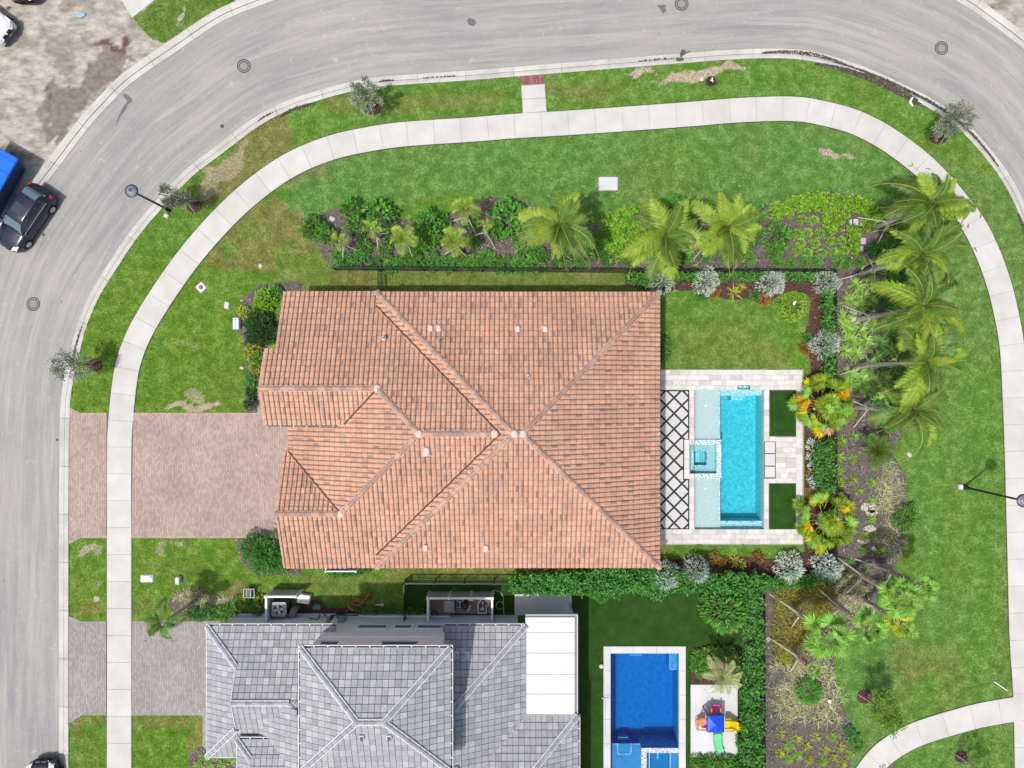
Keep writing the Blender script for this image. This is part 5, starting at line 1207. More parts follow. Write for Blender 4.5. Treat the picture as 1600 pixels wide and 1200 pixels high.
feather_palm(1442, 480, 7.0, 2.9, 15, 'third coconut palm down the east bed, level with the round flowering bush', azs=D(42, 10, 345, 355, 175, 260, 215, 310, 325, 90, 140), a0=2.4)
feather_palm(1444, 566, 7.2, 2.9, 15, 'fourth coconut palm down the east bed, level with the lone silver shrub', azs=D(15, 352, 335, 320, 300, 280, 255, 235, 130, 60, 30), a0=3.6)
feather_palm(1424, 642, 6.2, 2.5, 14, 'southernmost coconut palm of the east bed with a frond lying over bare mulch', azs=D(5, 30, 330, 305, 285, 205, 212, 150, 60, 100, 350), a0=2.5)

sp_lab = [('528','378'), ]
for px, py, h, L, nf, lab in [(530,377,2.2,.85,9,'small braced palm at the left end of the north bed'),(580,357,2.9,.85,8,'small yellowing palm right of the first round shrub in the north bed'),(630,372,3.0,1.2,13,'bushy small palm left of the middle round shrub in the north bed'),
        (709,376,3.0,1.25,14,'bushy small palm right of the middle round shrub, over the fence'),(727,326,3.2,1.2,12,'small palm at the lawn edge above the bushy ones in the north bed'),(757,353,2.8,.7,7,'thin small palm with few fronds left of the second round shrub')]:
    feather_palm(px, py, h, L, nf, lab, 'small', (.08, .06), m_trunk, 3 if h > 2.4 else 4, 'small_palm', 'small palms in the north bed', brad=1.0, bh=1.0, lo=-.1, hi=1.1)
feather_palm(256, 972, 3.6, 1.8, 14, 'palm with drooping fronds over the edge of the grey paved drive', 'front', (.09, .07), m_trunk, 0, 'palm_tree', None, azs=D(95, 110, 200, 215, 180, 5, 10, 290, 280, 150, 165), lo=-.3, hi=.7)
feather_palm(1128, 1056, 2.4, 1.75, 20, 'pale green date palm above the colourful playset', 'date', (.13, .12), m_trunkb, 0, 'palm_tree', None, lo=-.15, hi=1.0)
feather_palm(1369, 704, 1.6, 1.45, 26, 'fine leaved deep green clumping palm beside the cream striped plants', 'green', (.10, .08), m_trunkb, 0, 'clumping_palm', None, lo=.0, hi=1.3)

# fan leaf: pleated half disc of narrow segments on a stalk
def fan_mesh(mat, n=22, span=4.6, w=.12, tip_t=None):
    mb = MB(); mb.tube([(0, 0, 0), (.35, 0, .12), (.62, 0, .12)], [.014, .010, .007], 4, (1.5, 1.4, 1.2), cap=False)
    for i in range(n):
        a = -span / 2 + span * i / (n - 1); L = .48 * (1 - .18 * abs(a) / (span / 2)) * random.uniform(.88, 1.06); dr = random.uniform(-.12, .02)
        c = np.array([.60, 0, .12]); d = np.array([cos(a), sin(a), 0]); s_ = np.array([-sin(a), cos(a), 0]); hw = L * span / n * .42
        zt = -.08 * abs(a); k = rt(.75, 1.25)
        if tip_t and random.random() < .6: k = tuple(x * y for x, y in zip(k, tip_t))
        mb.add([c, c + d * L * .55 + s_ * hw + np.array([0, 0, zt * .4 + .01 * (-1) ** i]), c + d * L + np.array([0, 0, zt + dr]), c + d * L * .55 - s_ * hw + np.array([0, 0, zt * .4 - .01 * (-1) ** i])], [(0, 1, 2), (0, 2, 3)], k)
    return mb.mesh('fan_leaf', mat)
fans = [fan_mesh(l_sabal) for _ in range(3)]; fansd = [fan_mesh(leafmat('deep green fan leaf', (.06, .15, .05), (.12, .22, .08)))]; fany = [fan_mesh(l_fanyel) for _ in range(2)] + [fan_mesh(l_fanyel, tip_t=(1.5, 1.1, .6))]
fano = [fan_mesh(l_fanyel, tip_t=(2.1, .95, .3))]; fanb = [fan_mesh(m_brown, 12, 2.6)]
def fanpalm(px, py, h, nf, L, label, lo=-.5, hi=1.1, kinds=fans, extra=None):
    L *= 1.22; nf += 2
    c = P(px, py, h); t = thing('fan_palm', (c[0], c[1], ZL), label, 'palm tree', 'fan palms at the south end of the east bed'); h -= ZL
    obj('trunk', trunk_mesh(MB(), h * .66, .17, .14, rings=8), m_trunkb, t, world=False)
    mb = MB()                                  # cut leaf boots, crosswise
    for k in range(60):
        z = h * (.52 + .46 * k / 60); a = k * 2.4; r = .15; mb.tube([(r * cos(a) * .8, r * sin(a) * .8, z), (r * 1.7 * cos(a), r * 1.7 * sin(a), z + .12)], [.035, .02], 4, rt(.8, 1.6))
    mb.tube([(0, 0, h * .6), (0, 0, h)], [.15, .12], 8); obj('leaf_boots', mb, m_trunkb, t, world=False)
    braces(t, 3, 1.5, 1.5, .04, a0=radians(150) + random.uniform(-.3, .3))
    for k in range(nf):
        q = k / max(1, nf - 1); o = link('fan_leaf', random.choice(kinds), t, (0, 0, h + .02)); o.rotation_euler = (random.uniform(-.3, .3), -(lo + (hi - lo) * q), k * 2.4 + random.uniform(-.3, .3)); s_ = L * (1 - .2 * q) * random.uniform(.85, 1.1); o.scale = (s_,) * 3
        if extra is not None and k < len(extra): o.rotation_euler = (0, -lo, radians(extra[k]))
    return t
fanpalm(1440, 917, 4.8, 9, .85, 'sparse fan palm leaning nearest the lamp post, northernmost of its group', extra=(-20, 20, -60))
fanpalm(1408, 933, 5.8, 15, 1.15, 'fullest bright green fan palm of the group over the lawn')
fanpalm(1412, 976, 4.7, 7, .85, 'fan palm with a few yellow leaves over the open lawn', kinds=fany + fans, extra=(170, -30, -80, -100))
fanpalm(1360, 982, 5.2, 9, .95, 'blue green fan palm between the yellow leaved and bright green ones', kinds=fansd + fans, extra=(150, 100, -75, -80, 0))
fanpalm(1294, 995, 5.4, 15, 1.2, 'bright green fan palm right of the olive yellow grass patch')
fanpalm(1268, 1046, 3.4, 5, .55, 'short cropped fan palm above the cream striped plants', lo=.2)
l_fanlime = leafmat('lime green fan leaf', (.20, .36, .03), (.33, .48, .05), .5, .35); fanl = [fan_mesh(l_fanlime, 30) for _ in range(3)]
def fanclump(px, py, label):
    c = P(px, py, 1.6); t = thing('fan_palm_clump', (c[0], c[1], ZL), label, 'palm', 'yellow green fan palm clumps beside the pool')
    for k in range(4):
        a = k * 1.6 + .4; obj('trunk', MB().tube([(.1 * cos(a), .1 * sin(a), 0), (.5 * cos(a), .5 * sin(a), .7)], [.09, .08], 7), m_trunkb, t, world=False)
    for k in range(64):
        q = k / 63; a = k * 2.4 + random.uniform(-.25, .25); r0 = .15 + .75 * (1 - q) if q < .55 else -.15 - 1.1 * (q - .55) * 2.2 * random.uniform(.4, 1); z = .50 + 1.35 * q + random.uniform(-.12, .12)
        u = random.random(); kd = fanl if u < .50 else (fany if u < .68 else (fans if u < .92 else (fano if u < .96 else fanb)))
        o = link('fan_leaf', random.choice(kd), t, (r0 * cos(a), r0 * sin(a), z)); o.rotation_euler = (random.uniform(-.5, .5), -random.uniform(-.25, .55) - q * .30, a); s_ = random.uniform(1.05, 1.4) * (1.0 - .12 * q); o.scale = (s_,) * 3
    return t
fanclump(1293, 634, 'upper yellow green fan palm clump overhanging the pool deck by the first turf panel'); fanclump(1297, 816, 'lower yellow green fan palm clump at the deck corner by the second turf panel')

# street and lawn trees
def street_tree(bx, by, cx, cy, zc, r, label, mat=l_sage, n=2300, ex=(1, 1), group='young olive grey street trees', leafL=.15, leafW=.055):
    b = G(bx, by); c = P(cx, cy, zc); t = thing('street_tree', b, label, 'tree', group); off = c - b; off[2] = zc - ZL
    mb = MB(); mb.tube([(0, 0, 0), (off[0] * .2, off[1] * .2, off[2] * .4), (off[0] * .6, off[1] * .6, off[2] * .75)], [.045, .04, .03], 7); limbs = []
    for k in range(9):
        a = k * 2.4; e = off + np.array([r * .7 * cos(a), r * .7 * sin(a), random.uniform(-.3, .6) * r]); s0 = np.array([off[0] * .4, off[1] * .4, off[2] * .6])
        mb.tube([s0, (s0 + e) / 2 + [0, 0, .15], e], [.022, .015, .006], 5); limbs.append(e)
    obj('trunk', mb, m_bark, t, world=False)
    for k in range(3):
        a = .7 + k * 2.1; obj('stake', MB().tube([(.5 * cos(a), .5 * sin(a), 0), (.04 * cos(a), .04 * sin(a), 1.1)], .02, 5), m_wood, t, world=False)
    mb = MB(); cl = []
    for k in range(26):
        a = random.uniform(0, 6.28); u = random.random() ** .6; cl.append(off + np.array([ex[0] * r * u * cos(a), ex[1] * r * u * sin(a), random.uniform(-.75, .75) * r]))
    for k in range(n):
        q = random.choice(cl); p = q + np.array([random.gauss(0, .13), random.gauss(0, .13), random.gauss(0, .13)]) * r; d = (p - off) + np.array([random.gauss(0, .4), random.gauss(0, .4), random.gauss(0, .4) + .3]) * r
        leaf(mb, p, d, np.array([random.gauss(0, .5), random.gauss(0, .5), 1]), leafL * random.uniform(.6, 1.2), leafW, rt(.6, 1.5))
    obj('crown', mb, mat, t, world=False); return t
street_tree(582, 170, 569, 148, 2.6, .80, 'olive grey street tree on the verge left of the red brick strip')
street_tree(303, 321, 276, 305, 2.5, .92, 'olive grey street tree beside the left lamp post', ex=(1.1, .8))
street_tree(148, 570, 112, 570, 2.4, .88, 'dark olive street tree overhanging the left kerb above the pink drive', ex=(1.0, .95), n=1700)
street_tree(1466, 213, 1492, 186, 2.9, .98, 'olive grey street tree on the verge at the upper right bend')
l_oak = leafmat('young oak leaf', (0.107, 0.238, 0.029), (0.238, 0.405, 0.048))
street_tree(1351, 1088, 1384, 1112, 2.8, 1.05, 'green young tree on the lawn near the footpath at lower right', l_oak, 2600, group=None, leafL=.13, leafW=.06)
o = street_tree(1502, 1182, 1545, 1222, 2.8, .9, 'staked young tree cut off by the bottom edge at lower right', l_oak, 700, group=None)

# silver mounds
sv = [(1034,440,.66,'silver shrub at the roof corner, partly under a hanging palm frond'),(1105,438,.72,'silver shrub left of the yellow bromeliad behind the garden lawn'),(1207,441,.76,'silver shrub right of the yellow bromeliad behind the garden lawn'),(1293,441,.74,'silver shrub at the north east corner of the garden'),
      (1292,538,.76,'lone silver shrub halfway along the east hedge'),(1039,901,.78,'silver shrub in the hedge at the lower right corner of the red roof'),(1088,893,.74,'silver shrub left of the small yellow bromeliad below the pool'),(1236,888,.80,'silver shrub right of the small yellow bromeliad below the pool'),(1294,888,.80,'silver shrub at the south east corner of the garden')]
for px, py, r, lab in sv: shrub('silver', l_silver, px, py, r, 2.15 if (py > 890 and px < 1100) else 1.45, lab, 'silver grey mound shrubs', n=620, L=.17, W=.035, nv=6, rough=.24, up=.9, flat=.55, name='silver_shrub')

# broad green shrubs
for px, py, r, h, lab in [(548,325,.62,1.3,'round glossy green shrub at the lawn edge, first in the north bed'),(590,335,.95,1.2,'wide glossy green shrub behind the first small palms'),(557,352,.6,1.1,'glossy green shrub below the lawn edge shrub at the left of the north bed'),
        (668,352,.98,1.4,'round glossy green shrub in the middle of the north bed'),(668,372,.85,1.1,'low glossy green shrub just below the middle round one'),(795,337,1.0,1.4,'round bright green shrub left of the large coconut palm'),(1060,325,.85,1.3,'bright green shrub behind the coconut palm at the roof corner'),
        (940,372,.55,.7,'lime shrub nearest the large coconut palm'),(1216,368,.75,1.2,'dark green shrub left of the lime plant rows'),(1210,392,.55,.9,'dark green shrub below its twin left of the lime plant rows')]:
    shrub('clusia', l_green if 'dark' not in lab else l_hedge, px, py, r, h, lab, 'round green shrubs in the north bed', n=620, L=.17, W=.10, rough=.18)
for px, py, r, lab in [(490,350,.62,'olive green shrub at the left tip of the north bed'),(508,365,.62,'olive green shrub beside the dark red mulch at the left of the north bed'),(482,362,.42,'small olive green shrub at the far left corner of the north bed')]:
    shrub('olive', l_green, px, py, r, .9, lab, 'olive green shrubs at the left tip of the north bed', n=420, L=.12, W=.07)
for k, (px, py) in enumerate([(527,403),(563,402),(586,412),(625,409),(612,414),(655,411),(677,409),(700,412),(735,410),(748,412),(775,410),(790,414),(812,413),(838,414),(870,412),(905,410),(950,408),(985,402),(1000,395),(760,400),(540,408),(640,402)]):
    shrub('low', l_hedge if k % 2 else l_green, px, py, random.uniform(.30, .55), .5, 'low dark green plant at the foot of the black fence', 'low plants along the black fence', n=170, L=.13, W=.06, stems=False, name='low_shrub')
for px, py, r in [(612,372,.45),(600,392,.4),(648,395,.42),(690,345,.5),(740,345,.45),(775,360,.5),(812,365,.5),(820,390,.5),(845,398,.45),(880,400,.5),(915,396,.5),(935,392,.45),(740,378,.42),(715,398,.4),(570,385,.4),(1040,400,.5),(1070,398,.5),(1085,375,.5),(1115,372,.5),(1020,345,.45),(1165,350,.5),(1185,335,.55),(1180,372,.5),(1085,335,.5)]:
    shrub('mid', l_green if (px + py) % 3 else l_hedge, px, py, r, .6, 'small leafy green plant among the palms of the north bed', 'small leafy plants among the north bed palms', n=200, L=.16, W=.07)
# lime groundcover: rows of separate plants and a continuous band
for px, py in [(953,342),(962,352),(948,360),(962,366),(955,376),(944,383),(968,382),(972,358),(985,345),(993,355),(1000,365),(990,372),(975,335),(985,333),(996,380),(965,395),(1008,378)]:
    shrub('lime', l_lime, px, py, .40, .42, 'lime green groundcover plant between two coconut palms', 'lime plants between two coconut palms', n=110, L=.15, W=.10, stems=False, name='groundcover_plant')
rows = [(1253,342,'first'),(1272,344,'second'),(1246,364,'first'),(1262,364,'second'),(1282,364,'third'),(1252,379,'first'),(1274,380,'second'),(1297,377,'third'),(1315,376,'fourth'),(1246,391,'first'),(1262,395,'second'),(1285,395,'third'),(1303,393,'fourth'),(1320,391,'fifth')]
ro_ = {342:'top',344:'top',364:'second',379:'third',380:'third',377:'third',376:'third',391:'bottom',395:'bottom',393:'bottom'}
for px, py, w_ in rows: shrub('limerow', l_lime, px, py, .27, .30, f'{w_} lime green plant from the left in the {ro_[py]} row of the mulch bed', 'lime green plants set out in rows', n=110, L=.085, W=.065, stems=False, name='groundcover_plant', rough=.15)
def scatter_foliage(name, mat, poly, dens, h, L, W, label, cat, kind='stuff', edge=None, z=ZL, lumps=14, up=.6):
    P_ = np.array(poly, float); x0, y0 = P_.min(0); x1, y1 = P_.max(0); n_ = int((x1 - x0) * (y1 - y0) / 625 * dens * 2.6); px = rng.uniform(x0, x1, n_); py = rng.uniform(y0, y1, n_)
    w = 7 * (fbm(px, py, 9) - .5) * 2; ok = inpoly(poly, px + w, py + w * .7); px, py = px[ok], py[ok]; hh_ = (.45 + .75 * vnoise(px, py, lumps)) * h; keep = rng.random(len(px)) < .45 + vnoise(px + 50, py, lumps * .6)
    mb = MB()
    for x, y, q in zip(px[keep], py[keep], hh_[keep]):
        zz = z + q * (.35 + .65 * random.random() ** .5); c = P(x, y, zz); leaf(mb, c, np.array([random.gauss(0, 1), random.gauss(0, 1), up]), np.array([random.gauss(0, .4), random.gauss(0, .4), 1]), L * random.uniform(.6, 1.25), W * random.uniform(.7, 1.2), rt(.6, 1.4))
    o = obj(name, mb, mat, label=label, cat=cat, kind=kind); return o
scatter_foliage('ground_cover', l_lime, [(1200,322),(1225,312),(1256,303),(1294,299),(1335,306),(1370,318),(1394,335),(1400,345),(1380,352),(1365,345),(1345,335),(1330,333),(1322,345),(1310,360),(1300,372),(1290,362),(1283,350),(1285,335),(1265,330),(1240,334),(1212,345),(1200,335)], 140, .45, .15, .11, 'band of lime green ground cover curving along the top of the mulch bed', 'ground cover')
scatter_foliage('ground_cover', l_lime, [(1325,352),(1340,350),(1343,385),(1342,400),(1330,400),(1322,370)], 140, .45, .15, .11, 'short column of lime green ground cover left of the pink stepping squares', 'ground cover')
scatter_foliage('ground_cover', l_green, [(1356,378),(1385,376),(1400,395),(1380,405),(1358,402)], 140, .4, .15, .11, 'patch of green ground cover right of the pink stepping squares', 'ground cover')
for px, py in [(1353,352),(1362,350),(1404,358),(1392,375)]: shrub('lime', l_lime, px, py, .34, .4, 'lime plant beside the pink stepping squares', 'lime plants beside the pink stepping squares', n=110, L=.13, W=.09, stems=False, name='groundcover_plant')
for px, py in [(1215,410),(1235,411),(1258,409),(1275,408),(1310,408),(1322,412),(1345,408),(1165,395),(1130,400),(1105,398),(1150,385),(1172,405)]: shrub('low', l_dark if px > 1200 else l_green, px, py, .36, .35, 'low dark plant above the fence in the north bed', 'low dark plants above the fence', n=130, L=.12, W=.05, stems=False, name='low_shrub')
# spiky green clumps of the east bed
rng_s = random.Random(4)
for (px, py) in [(1330,470),(1345,478),(1365,472),(1352,462),(1325,512),(1345,515),(1366,508),(1385,505),(1330,530),(1355,532),(1378,535),(1395,525),(1322,548),(1340,552),(1372,555),(1395,548),(1330,585),(1348,592),(1368,595),(1385,590),(1350,605),(1362,612),(1330,600),(1385,610),(1362,440),(1378,450),(1340,445),(1400,500),(1408,540),(1400,575),(1395,470),(1320,498),(1360,575),(1390,430),(1375,625),(1395,640),(1402,600)]:
    spiky('agave', l_sabal if rng_s.random() < .5 else l_green, px, py, random.uniform(.5, .66), .5, 'spiky green rosette plant under the coconut palms of the east bed', 'spiky rosettes under the coconut palms', n=34, W=.07, name='rosette_plant')
for px, py in [(1337,682),(1318,690),(1333,718),(1313,715),(1313,736),(1334,751),(1315,755),(1364,754),(1343,768),(1363,783),(1362,812),(1352,838),(1367,842),(1350,860),(1377,860),(1330,880),(1356,893),(1330,895),(1386,905),(1310,905)]:
    spiky('tuft', l_lime if py < 800 else l_green, px, py, .34, .35, 'small green tuft in the bare mulch right of the east hedge', 'small tufts in the bare mulch', n=30, W=.06, name='small_tuft')
VL = 'cream and green striped blade plant '
def var_group(pts, where, group, r=.46):
    for px, py in pts: spiky('var', l_varieg, px + random.uniform(-2, 2), py + random.uniform(-2, 2), r * random.uniform(.85, 1.15), .42, VL + where, group, n=18, W=.031, name='striped_plant', droop=.8)
def fill(poly, step, jit=2):
    P_ = np.array(poly); out = []; y = P_[:, 1].min()
    while y < P_[:, 1].max():
        x = P_[:, 0].min() + (step / 2 if int(y / step) % 2 else 0)
        while x < P_[:, 0].max():
            if inpoly(poly, np.array([x]), np.array([y]))[0]: out.append((x, y))
            x += step
        y += step * .87
    return out
var_group(fill([(1388,712),(1402,735),(1412,765),(1412,790),(1395,800),(1372,798),(1370,768),(1378,745)], 12.5), 'in the patch right of the clumping palm', 'striped plants right of the clumping palm')
var_group(fill([(1384,808),(1394,815),(1398,835),(1408,840),(1402,865),(1390,885),(1376,868),(1388,845),(1384,830)], 11), 'in the narrow strip beside the lawn', 'striped plants in the narrow lawn side strip')
var_group(fill([(1212,1030),(1240,1020),(1262,1035),(1290,1030),(1305,1060),(1318,1095),(1314,1130),(1280,1136),(1240,1130),(1212,1120),(1208,1075),(1240,1060),(1215,1050)], 13.5), 'around the round green bush near the bottom', 'striped plants around the round green bush')
var_group(fill([(1315,905),(1340,905),(1362,925),(1368,940),(1350,955),(1340,975),(1325,965),(1310,925)], 12), 'between the trunks of the fan palms', 'striped plants between the fan palm trunks')
var_group([(277,934),(286,929),(295,927),(304,927),(313,929),(283,940),(300,936),(318,936),(327,939),(337,941),(345,938),(353,940),(361,938),(330,946),(309,940)], 'at the front of the bed by the grey drive', 'striped plants by the grey drive', .40)
shrub('round', l_green, 1266, 1082, .78, .9, 'round bright green bush ringed by cream striped plants', None, n=520, L=.15, W=.05, name='round_bush', rough=.12)
shrub('loose', l_green, 1418, 810, .75, .8, 'loose green bush at the lawn edge below the striped plants', None, n=420, L=.15, W=.05, name='round_bush', rough=.35)
for px, py, r in [(1408,372,.6),(1412,395,.65),(1405,420,.6),(1418,440,.55),(1410,462,.65),(1422,490,.6),(1412,518,.65),(1420,545,.6),(1412,590,.6),(1405,622,.6),(1392,660,.55),(1408,650,.5),(1385,480,.5),(1375,640,.5)]:
    shrub('under', l_green if int(px) % 2 else l_hedge, px, py, r, .7, 'leafy green bush under the crowns of the east bed palms', 'bushes under the palm crowns', n=300, L=.2, W=.06)
# olive yellow grass patch
scatter_foliage('ornamental_grass', l_fire, [(1208,912),(1240,905),(1300,912),(1310,930),(1300,960),(1290,1000),(1262,1015),(1250,1035),(1222,1042),(1208,1030),(1204,980)], 170, .55, .20, .035, 'olive yellow ornamental grass patch below the south hedge', 'ornamental grass', lumps=20, up=1.4)
for px, py in [(1221,1147),(1246,1155),(1276,1153),(1301,1152),(1233,1166),(1261,1166),(1290,1172),(1314,1168),(1220,1178),(1248,1181),(1232,1187),(1265,1189),(1303,1183),(1329,1180),(1286,1192),(1318,1195)]:
    spiky('tufty', l_yel if px != 1301 else l_lime, px, py, .34, .34, 'small yellow green tuft in the mulch at the bottom of the bed', 'yellow green tufts at the bottom of the bed', n=34, W=.07, name='small_tuft')
for px, py, r in [(1328,1145,.34),(1335,1157,.36),(1341,1167,.28)]: shrub('low', l_green, px, py, r, .4, 'low green plant in the bed corner beside the footpath', 'low plants in the corner beside the footpath', n=130, L=.12, W=.06, stems=False, name='low_shrub')

# hedges (each hedge is one plant mass in a row)
def hedge(poly, h, label, mat=l_hedge, dens=340, L=.19, W=.12, lumps=10):
    c = P(*np.mean(np.array(poly), 0), 0); t = thing('hedge', c, label, 'hedge')
    P_ = np.array(poly, float); x0, y0 = P_.min(0); x1, y1 = P_.max(0); n_ = int((x1 - x0) * (y1 - y0) / 625 * dens); px = rng.uniform(x0, x1, n_); py = rng.uniform(y0, y1, n_)
    w = 9 * (fbm(px, py, 8) - .5) * 2; ok = inpoly(poly, px + w, py + w * .8); px, py = px[ok], py[ok]; q = h * (.62 + .55 * vnoise(px, py, lumps)); mb = MB()
    for x, y, hh_ in zip(px, py, q):
        zz = ZL + hh_ * (1 - .75 * random.random() ** 2.2); cc = P(x, y, h) + [random.gauss(0, .05), random.gauss(0, .05), 0]; cc[2] = zz
        leaf(mb, cc, np.array([random.gauss(0, 1), random.gauss(0, 1), .5]), np.array([random.gauss(0, .45), random.gauss(0, .45), 1]), L * random.uniform(.6, 1.25), W * random.uniform(.7, 1.2), rt(.55, 1.5))
    obj('foliage', mb, mat, t)
    mb = MB()
    for k in range(max(4, int((x1 - x0 + y1 - y0) / 18))):
        for _ in range(20):
            x, y = random.uniform(x0, x1), random.uniform(y0, y1)
            if inpoly(poly, np.array([x]), np.array([y]))[0]: break
        cc = P(x, y, h); mb.tube([(cc[0], cc[1], .1), (cc[0] + .05, cc[1], h * .6)], [.03, .015], 5)
    obj('stem', mb, m_bark, t, kind='stuff'); return t
hedge([(795,908),(840,900),(905,897),(930,888),(1010,884),(1080,897),(1195,899),(1196,932),(1165,925),(1115,925),(1080,926),(1045,930),(1030,938),(990,930),(935,940),(925,932),(880,930),(850,932),(800,928)], 1.7, 'broad leafy green hedge between the two houses, below the pool garden')
hedge([(1162,930),(1196,925),(1196,1260),(1158,1260),(1162,1150),(1168,1040),(1164,985)], 1.7, 'straight leafy green hedge east of the blue pool and playset')
hedge([(1310 - 19,452),(1307,452),(1307,520),(1307,602),(1293,600),(1289,560),(1290,500)], 1.3, 'green hedge along the east fence above the yellow palm clump')
hedge([(1276,690),(1306,685),(1308,775),(1288,785),(1278,760),(1270,720)], 1.2, 'green hedge along the east fence between the two yellow palm clumps', l_hedge)
hedge([(980,424),(1306,424),(1306,438),(1180,436),(1080,439),(1000,446),(978,440)], .85, 'low dark green hedge along the north fence behind the garden', l_hedge)
hedge([(1190,905),(1306,897),(1306,908),(1240,918),(1196,925)], 1.0, 'low green hedge under the silver shrubs at the south east corner')
shrub('bigb', l_green, 1135, 955, 1.35, 1.8, 'large spreading bright green bush in the corner of the blue pool garden', None, n=900, L=.30, W=.08, name='large_bush', rough=.18, nv=1)
shrub('gard', l_palm, 1242, 478, .88, 1.2, 'round white flowering bush at the edge of the garden lawn', None, n=600, L=.13, W=.07, name='flowering_bush', rough=.12, nv=1)
c = P(1242, 478, 1.0); fo = MB()
for x, y in ((-.15, .1), (.62, .12), (-.1, .2), (.3, -.3)): fo.lathe((c[0] + x, c[1] + y, 1.22 if abs(x) < .3 else .9), [(.06, 0), (.09, .03), (.03, .04)], 6)
obj('flowers', fo, m_flower, label='white flowers on the round flowering bush', cat='flowers')
for px, py, r, lab in [(1147,457,.5,'large yellow bromeliad in the red mulch above the garden lawn'),(1158,448,.34,'small yellow green bromeliad up right of the large yellow one'),(1149,877,.46,'yellow bromeliad in the red mulch below the pool'),(1160,882,.32,'small yellow bromeliad right of the larger one below the pool')]:
    spiky('brom', l_yel, px, py, r, .4, lab, 'yellow bromeliads in the red mulch', n=20, W=.09, name='bromeliad')
for px, py, r, lab in [(1096,460,.36,'small red and green croton left of the large bromeliad'),(1117,457,.3,'reddish croton by the grass edge under the silver shrub'),(1180,461,.32,'green and red croton right of the large bromeliad'),(1195,468,.34,'red speckled croton at the lowest point of the mulch edge'),(1262,530,.36,'green and orange croton beside the lone silver shrub'),(1258,545,.34,'green and orange croton at the mulch corner below the lone silver shrub'),
        (1115,872,.38,'red and green croton left of the lower bromeliad'),(1185,872,.36,'red and green croton right of the lower bromeliad'),(1128,878,.3,'green croton touching the lower bromeliad'),(1270,770,.34,'orange tinted croton beside the deck above the lower palm clump'),(1268,740,.26,'orange croton on the red mulch beside the deck')]:
    shrub('crot', l_red if 'green' not in lab else l_hedge, px, py, r, .38, lab, 'crotons in the red mulch', n=170, L=.11, W=.055, stems=False, name='croton')
for px, py in [(1272,697),(1271,715),(1274,730),(1273,745),(1276,760)]: shrub('dusty', l_silver if py % 2 else l_hedge, px, py, .36, .45, 'blue grey leafy plant in front of the hedge beside the deck', 'blue grey plants beside the deck', n=160, L=.14, W=.07, stems=False, name='low_shrub')
# beds by the houses
for px, py, r, h, m_, lab in [(413,468,.72,.9,l_lime,'lime green bush in the front bed nearest the roof corner'),(408,482,.55,.8,l_lime,'smaller lime green bush just below the first in the front bed'),(402,505,.85,1.2,l_dark,'dark leafy bush in the middle of the front bed'),(418,520,.7,1.1,l_dark,'dark bush against the wall in the front bed'),(398,525,.6,.9,l_dark,'dark bush below the white box in the front bed'),
        (395,550,.5,.6,l_yel,'yellow green bush in the lower part of the front bed'),(404,560,.5,.7,l_green,'green bush near the stepped corner of the roof'),(400,573,.42,.6,l_yel,'lowest yellow green bush of the front bed'),(430,455,.4,.6,l_green,'small green bush by the top of the front bed'),(380,487,.36,.4,l_yel,'low yellow green plant at the curved edge of the front bed'),
        (392,590,.3,.4,l_hedge,'topmost of four little dark plants beside the drive'),(391,603,.34,.4,l_hedge,'second of four little dark plants beside the drive'),(392,614,.3,.4,l_dark,'third of four little dark plants beside the drive'),(391,630,.38,.4,l_dark,'lowest of four little dark plants beside the drive')]:
    shrub('front' + m_.name, m_, px, py, r, h, lab, 'bushes of the front bed', n=300, L=.13, W=.075)
for px, py in [(432,468),(436,478),(434,490),(437,503),(431,513),(434,524),(428,536),(430,546),(424,541)]: spiky('lily', l_sabal, px, py, .42, .5, 'pale spiky plant under the front gable edge', 'spiky plants under the gable edge', n=30, W=.05, name='rosette_plant')
for px, py, r, h, lab in [(395,856,.75,1.3,'tall dark green bush left of the garage corner'),(415,862,.9,1.5,'large dark green bush at the garage corner'),(408,882,.7,1.0,'green bush at the front of the garage corner group'),(432,878,.7,1.0,'green bush against the garage wall')]:
    shrub('gar', l_green if 'dark' not in lab else l_hedge, px, py, r, h, lab, 'bushes at the garage corner', n=420, L=.22, W=.05)
for px, py in [(513,891),(525,894),(540,894),(556,891),(563,886),(570,884)]: shrub('low', l_green, px, py, .36, .5, 'low green plant below the white utility screen', 'low plants below the utility screen', n=170, L=.13, W=.06, stems=False, name='low_shrub')
for px, py, r, m_ in [(373,943,.42,l_green),(383,941,.42,l_yel),(394,943,.45,l_green),(404,941,.4,l_yel),(400,950,.4,l_green),(322,955,.4,l_hedge),(335,960,.4,l_hedge),(352,960,.55,l_green),(310,962,.35,l_hedge),(299,958,.35,l_hedge),(358,952,.35,l_green)]:
    shrub('nb' + m_.name, m_, px, py, r, .5, 'small green bush in the bed beside the grey house', 'small bushes beside the grey house', n=200, L=.12, W=.06, stems=False, name='low_shrub')
for px, py in [(318,1185),(330,1178),(342,1182),(355,1178),(365,1186),(325,1195),(348,1195),(310,1195)]: spiky('lily', l_sabal, px, py, .42, .5, 'spiky plant in the bed at the bottom edge by the grey house', 'spiky plants at the bottom edge', n=30, W=.05, name='rosette_plant')
for px, py in [(1090,1040),(1098,1050),(1092,1028),(1102,1035),(1108,1022),(1120,1022),(1140,1020),(1150,1035)]: shrub('low', l_hedge, px, py, .42, .5, 'low dark green plant in the square bed above the playset', 'plants of the square bed above the playset', n=170, L=.13, W=.07, stems=False, name='low_shrub')
for px, py in [(1090,1190),(1100,1193),(1112,1190),(1124,1193),(1136,1190),(1147,1194)]: shrub('low', l_green, px, py, .4, .5, 'low green plant in the bed below the playset', 'plants of the bed below the playset', n=170, L=.13, W=.07, stems=False, name='low_shrub')
